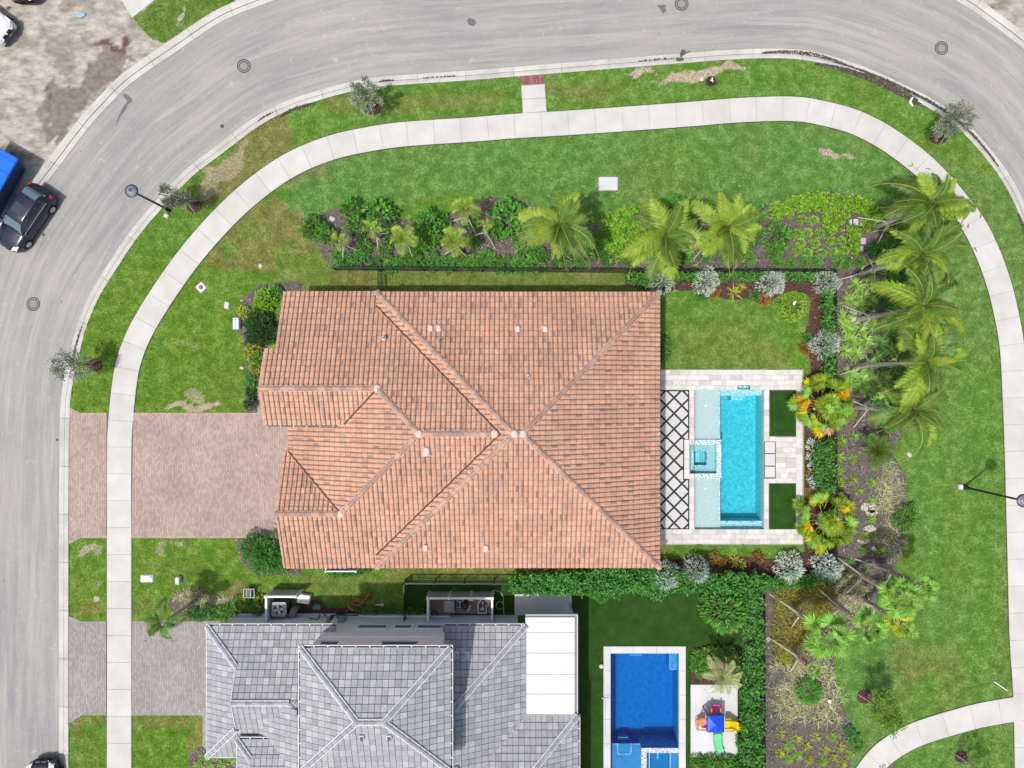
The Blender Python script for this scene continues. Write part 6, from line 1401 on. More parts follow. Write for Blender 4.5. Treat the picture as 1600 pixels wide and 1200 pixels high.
for px, py in [(640,957),(655,956),(560,952),(572,953),(585,954),(598,953),(612,952),(625,953)]: shrub('low', l_hedge, px, py, .28, .3, 'tiny dark plant at the foot of the grey wall', 'tiny plants at the foot of the grey wall', n=130, L=.10, W=.05, stems=False, name='low_shrub')
shrub('low', l_dark, 1036, 535, .42, .5, 'upper dark plant in the half round bed against the red roofed house', 'dark plants against the house', n=130, L=.12, W=.05, stems=False, name='low_shrub'); shrub('low', l_dark, 1036, 553, .4, .5, 'lower dark plant in the half round bed against the red roofed house', 'dark plants against the house', n=130, L=.12, W=.05, stems=False, name='low_shrub')

# plants that differ only in where they stand get their place in the row as part of the label
ORD = 'first second third fourth fifth sixth seventh eighth ninth tenth eleventh twelfth thirteenth fourteenth fifteenth sixteenth seventeenth eighteenth nineteenth twentieth'.split() + ['twenty-' + w_ for w_ in 'first second third fourth fifth sixth seventh eighth ninth'.split()] + ['thirtieth'] + ['thirty-' + w_ for w_ in 'first second third fourth fifth sixth seventh eighth ninth'.split()]
by = {}
for o in COL.objects:
    if o.parent is None and 'group' in o.keys(): by.setdefault((o['group'], o['label']), []).append(o)
for (g__, lab), os_ in by.items():
    if 2 <= len(os_) <= 39:
        xs_ = [o.location.x for o in os_]; ys_ = [o.location.y for o in os_]; hor = max(xs_) - min(xs_) > .8 * (max(ys_) - min(ys_))
        os_.sort(key=lambda o: o.location.x if hor else -o.location.y); words = lab.split()
        while len(words) > 12: words = words[:-1]
        if words[-1] in ('the', 'a', 'of', 'in', 'at', 'by', 'to', 'green', 'and', 'two', 'grey', 'pink', 'blue', 'red', 'square', 'coconut', 'roofed'): words = words[:-1]
        for i, o in enumerate(os_): o['label'] = ' '.join(words) + ', ' + ORD[i] + (' from left' if hor else ' from top')
# ============================================================ OBJECTS
def fence(runs, label, h, rail_m=m_black, base=(0, 0)):
    t = thing('fence', (runs[0][0][0], runs[0][0][1], ZL), label, 'fence'); pk = MB()
    for a, b_ in runs:
        a = np.array(a, float); b_ = np.array(b_, float); d = b_ - a; L = np.linalg.norm(d); d /= L; s_ = np.array([-d[1], d[0]])
        q = lambda o1, o2, w_, z0, z1, mb: mb.prism([tuple(a + d * o1 - s_ * w_), tuple(a + d * o2 - s_ * w_), tuple(a + d * o2 + s_ * w_), tuple(a + d * o1 + s_ * w_)], z0, z1, (1, 1, 1), 0, True)
        for z in (h, h - .16, .16): mb = MB(); q(0, L, .018, ZL + z - .035, ZL + z, mb); obj('rail', mb, rail_m, t)
        n = max(1, int(round(L / 1.8)))
        for k in range(n + 1): mb = MB(); q(L * k / n - .03, L * k / n + .03, .03, ZL, ZL + h + .06, mb); obj('post', mb, rail_m, t)
        for k in range(int(L / .095)): q(k * .095 - .01, k * .095 + .01, .01, ZL + .05, ZL + h - .02, pk)
    obj('pickets', pk, rail_m, t, kind='stuff'); return t
p2 = lambda x, y, z=1.2: tuple(P(x, y, z)[:2])
fence([(p2(520,418), p2(985,422)), (p2(985,422), p2(1307,423))], 'black metal picket fence along the north bed', 1.15)
fence([(p2(1307,423), p2(1308,898))], 'black metal picket fence running down the east side of the garden', 1.15)
gt = fence([(p2(590,419), p2(590,455,1.2))], 'short black gate section joining the fence to the red roof', 1.1); gt['category'] = 'gate'; gt.name = 'gate'
fence([(p2(631,912), p2(1195,913)), (p2(631,912), (p2(631,912)[0], -14.38)), (p2(1195,913), p2(1196,1280))], 'black metal picket fence around the neighbour garden', 1.15)

# lamp posts
def lamp(bx, by, h, label, rz=0):
    b = G(bx, by); t = thing('street_lamp', b, label, 'street lamp', 'black street lamps', rz=rz); h -= ZL
    mb = MB(); mb.lathe((0, 0, 0), [(.16, 0), (.17, .12), (.11, .2), (.10, .5), (.075, .6), (.055, h - .5), (.05, h - .35)], 14); obj('pole', mb, m_black, t, world=False)
    mb = MB(); mb.lathe((0, 0, h - .38), [(.09, 0), (.10, .06), (.16, .10)], 16); obj('fitter', mb, m_black, t, world=False)
    mb = MB(); mb.lathe((0, 0, h - .28), [(.15, 0), (.24, .12), (.30, .18)], 24, (1.0, 1.05, 1.15), top=False); obj('globe', mb, m_glass, t, world=False)
    mb = MB(); mb.lathe((0, 0, h - .11), [(.37, 0), (.375, .03), (.31, .055)], 28, top=False); obj('shade_rim', mb, m_black, t, world=False)
    mb = MB(); mb.lathe((0, 0, h - .055), [(.31, 0), (.25, .035), (.20, .04)], 28, (.55, .60, .72), top=False); mb.lathe((0, 0, h - .015), [(.20, 0), (.15, .05), (.12, .06)], 24, (.9, .95, 1.1), top=False); mb.lathe((0, 0, h + .045), [(.12, 0), (.07, .06), (.05, .07)], 18, (.6, .65, .75)); obj('shade', mb, m_mgrey, t, world=False)
    mb = MB(); mb.lathe((0, 0, h + .115), [(.04, 0), (.045, .04), (.015, .07)], 12); obj('finial', mb, m_black, t, world=False); return t
lamp(264, 328, 4.5, 'black street lamp beside the olive grey tree at upper left')
lamp(1506, 761, 5.3, 'black street lamp on the right lawn with its head over the pavement')
def cover(px, py, w, d, rz, label, h=.05, mat=m_pad, name='utility_cover', cat='utility cover', extra=None, group='pale utility covers set in the lawn'):
    c = G(px, py); t = thing(name, c, label, cat, group, rz=rz)
    obj('frame', MB().bevbox(-w / 2 - .03, w / 2 + .03, -d / 2 - .03, d / 2 + .03, -.05, .02, .03), m_joint, t, world=False)
    obj('lid', MB().bevbox(-w / 2, w / 2, -d / 2, d / 2, 0, h, min(.05, w / 5)), mat, t, world=False)
    if extra: extra(t)
    return t
cover(950.5, 287, 1.2, .85, 0, 'large rounded concrete lid in the lawn beside the coconut palm', .06)
cover(314.5, 449, .55, .55, radians(42), 'diamond set white square cover with a red centre in the left lawn', .05, extra=lambda t: obj('plug', MB().lathe((0, 0, .05), [(.14, 0), (.13, .02), (.05, .03)], 14), m_brick, t, world=False))
cover(355, 477, .30, .42, radians(-8), 'small white box lid in the left lawn above the front bed', .12)
cover(229.5, 904, .80, .46, 0, 'rectangular white cover in the lawn below the pink drive', .05, extra=lambda t: obj('hole', MB().lathe((.28, .12, .051), [(.045, 0), (.04, .004)], 10), m_black, t, world=False))
cover(280.5, 905.5, .28, .46, 0, 'small upright white box in the lawn below the pink drive', .35)
cover(1500, 760.5, .26, .34, 0, 'small pale box at the foot of the right street lamp', .18)
cover(261.5, 338, .26, .30, radians(55), 'small pale box at the foot of the left street lamp', .2)
cover(494.5, 948.5, .44, .30, 0, 'green irrigation valve lid beside the grey wall', .04, M('green plastic lid', (.10, .30, .20), .6), group=None)
for px, py, lab in [(1337,347,'left one of the paired pink stepping squares'),(1346.5,348.5,'right one of the paired pink stepping squares'),(1348.5,376.5,'single pink stepping square set lower down')]:
    c = G(px, py); setp(obj('stepping_stone', MB().bevbox(c[0] - .15, c[0] + .15, c[1] - .19, c[1] + .19, .1, .17, .03, (1.02, .86, 1.0)), m_pad), lab, 'stepping stone', 'pink stepping squares in the mulch')
for px, py, w_, lab in [(1329,347,.07,'pale stepping square half hidden by lime ground cover'),(1346,389,.10,'pale stone below the single pink stepping square')]:
    c = G(px, py); setp(obj('stepping_stone', MB().bevbox(c[0] - w_, c[0] + w_, c[1] - .17, c[1] + .17, .1, .16, .02), m_pad), lab, 'stepping stone')
# front utility box with blue lid stripes
c = G(371, 506); t = thing('utility_box', c, 'white and pale blue utility box at the curved edge of the front bed', 'utility box')
obj('cabinet', MB().bevbox(-.16, .24, -.36, .36, 0, .35, .03), m_white, t, world=False); obj('lid_panel', MB().bevbox(-.02, .07, -.33, .33, .35, .38, .02, (.45, .62, .95)).bevbox(.12, .23, -.33, .33, .35, .38, .02, (.6, .75, 1.0)), m_white, t, world=False)
# white arch-shaped object on the verge
c = G(1426, 160); mb = MB(); v = []; n = 12
for i in range(n + 1):
    a = radians(120 + 110 * i / n); ww = .10 * sin(pi * i / n) + .015; r = .34
    v += [(r * cos(a) + .22, r * sin(a), 0), ((r + ww) * cos(a) + .22, (r + ww) * sin(a), .0), ((r + ww) * cos(a) + .22, (r + ww) * sin(a), .10), (r * cos(a) + .22, r * sin(a), .12)]
mb.add(v, [(4 * i + a, 4 * i + (a + 1) % 4, 4 * i + 4 + (a + 1) % 4, 4 * i + 4 + a) for i in range(n) for a in range(4)] + [(0, 1, 2, 3), (4 * n + 3, 4 * n + 2, 4 * n + 1, 4 * n)])
o = obj('curved_marker', mb, m_white, label='curved white crescent on the verge near the right street tree', cat='marker'); o.location = tuple(c)
# little box painted with a 4
c = G(1111, 127); t = thing('number_marker', c, 'dark marker with a white 4 in the mulch patch of the upper verge', 'marker')
obj('block', MB().bevbox(-.17, .17, -.20, .20, 0, .18, .03), m_black, t, world=False)
mb = MB(); z = .184
mb.box(.02, .065, -.16, .16, z - .003, z + .004); mb.box(-.11, .12, -.06, -.015, z - .003, z + .006); mb.prism([(.02, .16), (-.11, -.02), (-.065, -.02), (.02, .09)], z - .003, z + .005); obj('numeral', mb, m_white, t, world=False)
for px, py, r, lab in [(1294.5,1094,.13,'white ball light among the striped plants at lower right'),(939,1039.5,.14,'white ball light at the left coping of the blue pool')]:
    c = G(px, py); t = thing('ball_light', c, lab, 'garden light', 'white ball garden lights'); obj('globe', MB().lathe((0, 0, .03), [(r * .5, 0), (r * .9, r * .35), (r, r * .8), (r * .85, r * 1.35), (r * .45, r * 1.7)], 16), m_white, t, world=False); obj('base', MB().lathe((0, 0, 0), [(r * .6, 0), (r * .5, .04)], 12), m_mgrey, t, world=False)
a = G(1552, 1064); b_ = G(1572, 1078); obj('white_pole', MB().tube([a + [0, 0, .06], b_ + [0, 0, .10]], .035, 6), m_white, label='thin white pole lying on the lawn at lower right', cat='pole')
# rocks
def rock(px, py, r, label, group=None, flat=.5):
    c = G(px, py); mb = MB(); n = 9; rr = [r * random.uniform(.7, 1.15) for _ in range(n)]; v = []
    for q, zz in ((1, 0), (.92, r * flat * .6), (.55, r * flat)):
        for i in range(n): a = 2 * pi * i / n; v.append((c[0] + rr[i] * q * cos(a), c[1] + rr[i] * q * sin(a), c[2] + zz * random.uniform(.8, 1.1)))
    mb.add(v, [(k * n + i, k * n + (i + 1) % n, (k + 1) * n + (i + 1) % n, (k + 1) * n + i) for k in range(2) for i in range(n)] + [tuple(range(2 * n, 3 * n))]); return obj('rock', mb, m_curb, label=label, cat='rock', group=group)
for px, py, r, lab in [(407,416,.16,'pale stone on the dry grass left of the north bed'),(519,342,.2,'pale rock at the left of the north bed'),(378,575,.13,'pale stone at the lawn edge of the front bed'),(1421,710,.17,'pale stone on the lawn beside the clumping palm'),(1097,124,.14,'pale stone beside the numbered marker'),(600,331,.06,'little pale stone at the top of the north bed'),(1256,375,.05,'speck of white stone in the mulch'),(384,466,.07,'small white stone at the top of the front bed')]: rock(px, py, r, lab)
for px, py, w_, h_ in [(1358,793,13,10),(1362,801,10,7),(1360,826,11,6),(1350,845,12,5),(1366,858,5,5),(1335,487,9,6),(1338,500,10,6),(1200,1000,4,4)]:
    poly = [(px + w_ * random.uniform(.6, 1.1) * cos(a_), py + h_ * random.uniform(.6, 1.1) * sin(a_)) for a_ in np.linspace(0, 5.7, 11)]
    q = W2(poly, .135); obj('sand_patch', upmesh(MB().add([(x, y, .126) for x, y in q], [tuple(range(len(q)))])), m_sandp, kind='structure') if 'm_sandp' in globals() else None

# low white utility screen at the south eave of the red-roofed house
c = P(535, 893, 1.3); t = thing('utility_screen', (c[0], c[1], ZL), 'low white framed screen under the south eave of the red roof', 'screen'); x0, x1 = P(509, 0, 1.3)[0], P(556, 0, 1.3)[0]; y0 = P(0, 893, 1.3)[1]
obj('panel', MB().box(x0, x1, y0 - .02, y0 + .02, .15, 1.22), m_mgrey, t); obj('rail', MB().box(x0, x1, y0 - .035, y0 + .035, 1.22, 1.28).box(x0 - .03, x0 + .03, y0, y0 + .6, 1.22, 1.28), m_white, t)
for x in (x0, x1): obj('post', MB().bevbox(x - .06, x + .06, y0 - .06, y0 + .06, .1, 1.36, .02), m_white, t)
obj('slab', MB().box(x0, x1, y0 + .05, y0 + .7, .1, .5, (.8, .85, 1)), m_mgrey, t)

# condenser inside its white three-sided enclosure
def enclosure(x0, x1, yN, yS, h, label, sides, nposts=2):
    t = thing('equipment_enclosure', ((x0 + x1) / 2, yN, ZL), label, 'enclosure')
    obj('wall_panel', MB().box(x0, x1, yN - .05, yN, .1, h - .06), m_lgrey, t); obj('wall_panel', MB().box(x0, x0 + .06, yS, yN - .05, .1, h - .06, (1.2, 1.2, 1.2)), m_lgrey, t)
    if 'E' in sides: obj('wall_panel', MB().box(x1 - .06, x1, yS, yN - .05, .1, h - .06, (1.2, 1.2, 1.2)), m_lgrey, t)
    obj('cap_rail', MB().box(x0 - .03, x1 + .03, yN - .10, yN + .02, h - .06, h).box(x0 - .04, x0 + .09, yS, yN - .1, h - .06, h), m_white, t)
    if 'E' in sides: obj('cap_rail', MB().box(x1 - .09, x1 + .04, yS, yN - .1, h - .06, h), m_white, t)
    for k in range(nposts): x = x0 + (x1 - x0) * k / (nposts - 1); obj('post', MB().bevbox(x - .08, x + .08, yN - .12, yN + .04, .1, h + .05, .02), m_white, t)
    return t
xw, xe = P(415, 0, 1.5)[0], P(462, 0, 1.5)[0]; yn = P(0, 931.5, 1.5)[1]
enclosure(xw, xe, yn, -14.38, 1.5, 'small white walled enclosure around the fan condenser beside the grey house', 'W')
cx0, cy0 = P(436, 952, 1.0)[:2]; t = thing('air_conditioner', (cx0, cy0, .12), 'square grey fan condenser inside the small white enclosure', 'air conditioner')
obj('cabinet', MB().bevbox(-.44, .44, -.42, .42, 0, .92, .10), m_dgrey, t, world=False); obj('top_plate', MB().bevbox(-.45, .45, -.43, .43, .92, .97, .10), m_lgrey, t, world=False)
obj('fan_well', MB().lathe((0, 0, .90), [(.33, .075), (.30, .078), (.02, .075)], 24), m_dgrey, t, world=False)
for k in range(4):
    a = k * pi / 2 + .35; q = lambda v: np.c_[v[:, 0] * cos(a) - v[:, 1] * sin(a), v[:, 0] * sin(a) + v[:, 1] * cos(a), v[:, 2]]
    obj('fan_blade', MB().add(q(np.array([(.04, -.04, .985), (.27, -.13, 1.0), (.28, .06, .985), (.05, .04, .98)])), [(0, 1, 2, 3)], (1.3, 1.3, 1.3)), m_lgrey, t, world=False)
obj('fan_hub', MB().lathe((0, 0, .98), [(.08, 0), (.06, .03)], 12, (.7, .7, .7)), m_lgrey, t, world=False)
obj('fan_guard', MB().lathe((0, 0, .99), [(.34, 0), (.34, .015), (.32, .015), (.32, 0)], 24, top=False), m_lgrey, t, world=False)
def boxthing(name, px, py, z, w, d, h, rz, mat, label, cat, lid=None, z0=.1):
    c = P(px, py, z); t = thing(name, (c[0], c[1], z0), label, cat, rz=rz); obj('casing', MB().bevbox(-w / 2, w / 2, -d / 2, d / 2, 0, h, .035), mat, t, world=False)
    obj('lid', MB().bevbox(-w / 2 - .015, w / 2 + .015, -d / 2 - .015, d / 2 + .015, h, h + .03, .04), lid or mat, t, world=False); return t
boxthing('storage_box', 474, 936.5, .5, .75, .5, .38, radians(-8), m_white, 'white plastic box standing right of the fan condenser enclosure', 'box')
boxthing('meter_box', 457, 958, .8, .36, .55, .7, radians(-25), M('taupe metal box', (.22, .20, .17), .7), 'taupe grey box beside the fan condenser', 'box')
boxthing('meter_box', 533, 970, 1.5, .34, .28, .5, 0, m_mgrey, 'grey meter box on the side wall of the grey house', 'meter box', z0=1.1)
t = thing('pipework', (-10.8, -14.2, .1), 'thin dark conduits fixed along the side wall of the grey house', 'pipes')
for a, b_, r in (((483,966,1.0),(497,968,1.0),.03),((497,968,1.0),(500,960,.3),.03),((505,958,.3),(512,966,1.1),.03),((518,961,.6),(560,962,.8),.035),((524,957,.2),(530,968,1.2),.03),((540,957,.2),(541,968,1.2),.025),((476,956,.2),(484,958,.3),.05)): obj('pipe', MB().tube([P(*a), P(*b_)], r, 6), m_dgrey, t)
# small silver grill left of the enclosure
c = P(390, 926, .5); t = thing('garden_cart', (c[0], c[1], ZL), 'small dark wire cart on the grass left of the white enclosure', 'cart')
obj('tray', MB().bevbox(-.30, .22, -.24, .24, .3, .5, .05), m_dgrey, t, world=False); mb = MB()
for a, b_ in (((-.32,-.26,.55),(.36,-.26,.55)),((-.32,.26,.55),(.36,.26,.55)),((-.32,-.26,.55),(-.32,.26,.55)),((.36,-.26,.62),(.36,.26,.62)),((-.1,-.26,.56),(-.1,.26,.56)),((.12,-.26,.56),(.12,.26,.56)),((-.3,-.24,0),(-.3,-.24,.55)),((.3,.24,0),(.3,.24,.6)),((.3,-.24,0),(.3,-.24,.6)),((-.3,.24,0),(-.3,.24,.55))): mb.tube([a, b_], .022, 6)
obj('frame', mb, m_lgrey, t, world=False)
# orange metal frame lying in the grass
m_or = M('faded orange red metal', (.42, .09, .03), .6, .2)
t = thing('orange_frame', G(570, 944), 'tangled orange metal tool with a white handle lying on the grass', 'metal frame'); mb = MB()
for pts in ([(545,948,.1),(552,944,.35),(562,946,.4),(564,950,.3),(576,951,.2),(587,945,.15)],[(545,948,.1),(543,944,.15),(549,942,.2),(560,935,.5),(558,932,.4)],[(562,946,.4),(568,940,.3),(574,933,.2),(577,929,.15)],[(568,940,.3),(576,929,.4),(578,928,.5)],[(562,946,.4),(570,953,.2),(580,949,.2)],[(540,954,.1),(548,951,.15),(562,954,.1)]): mb.tube([P(*p) for p in pts], .055, 6)
obj('tube', mb, m_or, t); obj('handle', MB().tube([P(587, 945, .2), P(598, 945, .25)], .035, 6).tube([P(598, 943, .25), P(598, 947, .25)], .04, 6), m_white, t); obj('strap', MB().tube([P(543, 945, .2), P(546, 950, .2), P(552, 954, .2)], .04, 5), m_flower if False else M('tan strap', (.5, .38, .2), .8), t)

# pool equipment pen
xw, xe = P(668, 0, 1.45)[0], P(769.5, 0, 1.45)[0]; yn = P(0, 934, 1.45)[1]
t = enclosure(xw, xe, yn, -14.38, 1.45, 'long white walled enclosure holding pool pumps beside the grey house', 'WE', 4)
obj('gravel_bed', MB().box(xw + .06, xe - .06, -14.3, yn - .05, .1, .135), m_gravel, t)
def rel(px, py, z): return P(px, py, z)
c = P(702, 947, .8); t = boxthing('pool_heater', 702, 947, .8, .62, .72, .75, 0, m_dgrey, 'dark grey pool heater in the pump enclosure', 'heater', m_mgrey)
for px, py, r, h, lab in [(725,948,.24,.8,'black domed pool filter in the pump enclosure'),(751,945,.17,.5,'black pool pump beside the white pipes')]:
    c = P(px, py, h); t = thing('pool_pump' if r < .2 else 'pool_filter', (c[0], c[1], .13), lab, 'pool equipment'); obj('tank', MB().lathe((0, 0, 0), [(r, 0), (r, h * .6), (r * .8, h * .85), (r * .3, h)], 14), m_dgrey, t, world=False); obj('clamp', MB().lathe((0, 0, h * .45), [(r * 1.08, 0), (r * 1.08, .05)], 14, top=False), m_mgrey, t, world=False)
t = thing('pipework', (P(735, 945, .4)[0], P(735, 945, .4)[1], .13), 'white plastic pipes looping between the pool pumps', 'pipes')
for pts in ([(713,949,.3),(719,949,.3),(719,940,.4),(713,938,.4)],[(716,934,.5),(723,934,.5),(723,944,.5)],[(733,934,.6),(733,938,.4),(740,938,.4)],[(731,955,.4),(736,946,.6)],[(747,958,.3),(747,945,.5),(752,936,.6),(757,933,.7)],[(747,958,.3),(760,958,.3),(760,946,.4)],[(754,950,.4),(754,940,.6)],[(757,936,.7),(763,941,.6),(763,946,.5)],[(750,952,.5),(757,952,.5)]): obj('pipe', MB().tube([P(*p) for p in pts], .045, 7), m_white, t)
t2 = boxthing('valve_box', 763.5, 939, .6, .26, .26, .35, 0, m_white, 'small white control box at the right end of the pump enclosure', 'box')
c = P(678, 965, .5); setp(obj('oval_drum', MB().lathe((c[0], c[1], .1), [(.32, 0), (.32, .28), (.26, .33)], 16, (1.4, 1.4, 1.4)), m_dgrey), 'dark oval lid by the left foot of the pump enclosure', 'lid')
mb = MB(); pts = [P(772, 922, .13), P(782, 925, .14), P(787, 934, .14), P(786, 945, .14)] + [P(781 + 6 * cos(a), 946 + 6 * sin(a), .14) for a in np.linspace(0, 6.0, 14)] + [P(787, 950, .14), P(787, 962, .3)]
obj('garden_hose', mb.tube(pts, .022, 6, (1.1, 1.1, 1.0)), m_wood, label='pale garden hose coiled on the dark turf right of the pump enclosure', cat='hose')
mb = MB(); obj('pool_brush_pole', mb.tube([P(946, 1091, .17), P(946, 1152, .17)], .02, 6, (.5, 1, 1)).tube([P(940, 1091, .18), P(951, 1091, .18)], .03, 6), m_lgrey, label='long pool brush pole lying on the left coping of the blue pool', cat='pool pole')

# playset
m_blue = M('glossy blue plastic tarp', (.01, .07, .62), .35, .15, 6); m_pink = M('pink plastic', (.85, .13, .35), .4, .08); m_orng = M('coral orange plastic', (.90, .22, .06), .4, .08); m_yello = M('yellow plastic', (.85, .62, .01), .4, .06); m_mint = M('mint green plastic', (.17, .62, .32), .4, .06)
c = P(1119, 1132, 1.5); T = thing('playset', (c[0], c[1], .15), 'colourful plastic playset with blue roof, yellow slide and green slide on the pad', 'playset'); ox, oy = c[0], c[1]
rl = lambda px, py, z: P(px, py, z) - np.array([ox, oy, .15])
u = .5; obj('roof', MB().add([(-u, -u, 1.32), (u, -u, 1.32), (u, u, 1.32), (-u, u, 1.32), (-.06, .05, 1.52), (-u - .03, -u - .03, 1.1), (u + .03, -u - .03, 1.1), (u + .03, u + .03, 1.1), (-u - .03, u + .03, 1.1), (.2, -.2, 1.43), (-.25, .22, 1.42)], [(0, 1, 9), (1, 2, 9), (9, 2, 4), (0, 9, 4), (2, 3, 10), (2, 10, 4), (3, 0, 10), (10, 0, 4), (0, 5, 6, 1), (1, 6, 7, 2), (2, 7, 8, 3), (3, 8, 5, 0)]), m_blue, T, world=False)
for sx in (-1, 1):
    for sy in (-1, 1): obj('post', MB().box(sx * .45 - .04, sx * .45 + .04, sy * .45 - .04, sy * .45 + .04, 0, 1.25), m_blue, T, world=False)
obj('platform', MB().box(-.45, .45, -.45, .45, .55, .62), m_yello, T, world=False)
def slide(pts, w, mat, name='slide'):
    pts = [np.array(p, float) for p in pts]; mb = MB(); v = []
    for i, p in enumerate(pts):
        d = pts[min(i + 1, len(pts) - 1)] - pts[max(i - 1, 0)]; s_ = np.array([d[1], -d[0], 0]); s_ /= np.linalg.norm(s_)
        for o_, z in ((-w / 2 - .03, .10), (-w / 2, .12), (-w / 2 + .03, .0), (w / 2 - .03, .0), (w / 2, .12), (w / 2 + .03, .10), (w / 2 + .03, -.06), (-w / 2 - .03, -.06)): v.append(p + s_ * o_ + np.array([0, 0, z]))
    n = len(pts); f = [(8 * i + a, 8 * i + (a + 1) % 8, 8 * i + 8 + (a + 1) % 8, 8 * i + 8 + a) for i in range(n - 1) for a in range(8)] + [tuple(range(8)), tuple(range(8 * n - 1, 8 * n - 9, -1))]
    mb.add(v, f); obj(name, mb, mat, T, smooth=False, world=False)
slide([rl(1133, 1132, .8), rl(1141, 1132, .75), rl(1148, 1132.5, .5), rl(1154, 1136, .3), rl(1157, 1143, .22)], .46, m_yello)
slide([rl(1121, 1147, .8), rl(1121, 1156, .72), rl(1121.5, 1163, .45), rl(1123, 1170, .25), rl(1127, 1175, .2)], .46, m_mint)
obj('slide_rail', MB().tube([rl(1134, 1142, .8), rl(1143, 1143, .6), rl(1150, 1140, .3)], .05, 6).tube([rl(1134, 1124, .8), rl(1142, 1123, .7)], .04, 6), m_yello, T, world=False)
slide([rl(1119, 1118, .8), rl(1119, 1110, .75), rl(1119, 1103, .5)], .52, m_pink, 'climbing_wall')
obj('handrail', MB().tube([rl(1112, 1118, 1.2), rl(1112, 1108, 1.1), rl(1111, 1100, .5)], .05, 7).tube([rl(1126, 1118, 1.2), rl(1126, 1108, 1.1), rl(1127, 1102, .5)], .05, 7).tube([rl(1110, 1101, .6), rl(1128, 1103, .6)], .045, 6), m_pink, T, world=False)
slide([rl(1104, 1130, .8), rl(1097, 1130, .7), rl(1092, 1130, .5)], .50, m_orng, 'climbing_wall')
obj('handrail', MB().tube([rl(1104, 1123, 1.2), rl(1097, 1123, .9), rl(1091, 1124, .4)], .045, 7).tube([rl(1104, 1141, 1.1), rl(1096, 1141, .9), rl(1089, 1139, .4)], .05, 7).tube([rl(1091, 1124, .5), rl(1089, 1132, .5), rl(1091, 1142, .5)], .05, 6), m_orng, T, world=False)
obj('mesh_hoop', MB().tube([rl(1088, 1120, .3), rl(1086, 1130, .7), rl(1089, 1141, .3)], .015, 5), m_dgrey, T, world=False)

# vehicles --------------------------------------------------------------
m_navy = M('dark blue car paint', (.012, .016, .035), .22, .03, spec=.7); m_wpaint = M('white car paint', (.75, .76, .77), .25, .02, spec=.6); m_blackp = M('black car paint', (.01, .01, .014), .2, .03, spec=.7)
m_tyre = M('tyre rubber', (.02, .02, .02), .9); m_red = M('red tail lamp', (.5, .01, .02), .25); m_lampg = M('clear headlamp', (.75, .72, .68), .2); m_cglass, n, b = newmat('tinted car glass'); b.inputs['Base Color'].default_value = (.10, .17, .20, 1); b.inputs['Roughness'].default_value = .08; b.inputs['Specular IOR Level'].default_value = .9
def loft(mb, st, t=(1, 1, 1)):
    m = len(st[0]); v = [p for s_ in st for p in s_]; mb.add(v, [(i * m + j, i * m + j + 1, (i + 1) * m + j + 1, (i + 1) * m + j) for i in range(len(st) - 1) for j in range(m - 1)] + [tuple(range(m)), tuple(range(len(st) * m - 1, (len(st) - 1) * m - 1, -1))], t); return mb
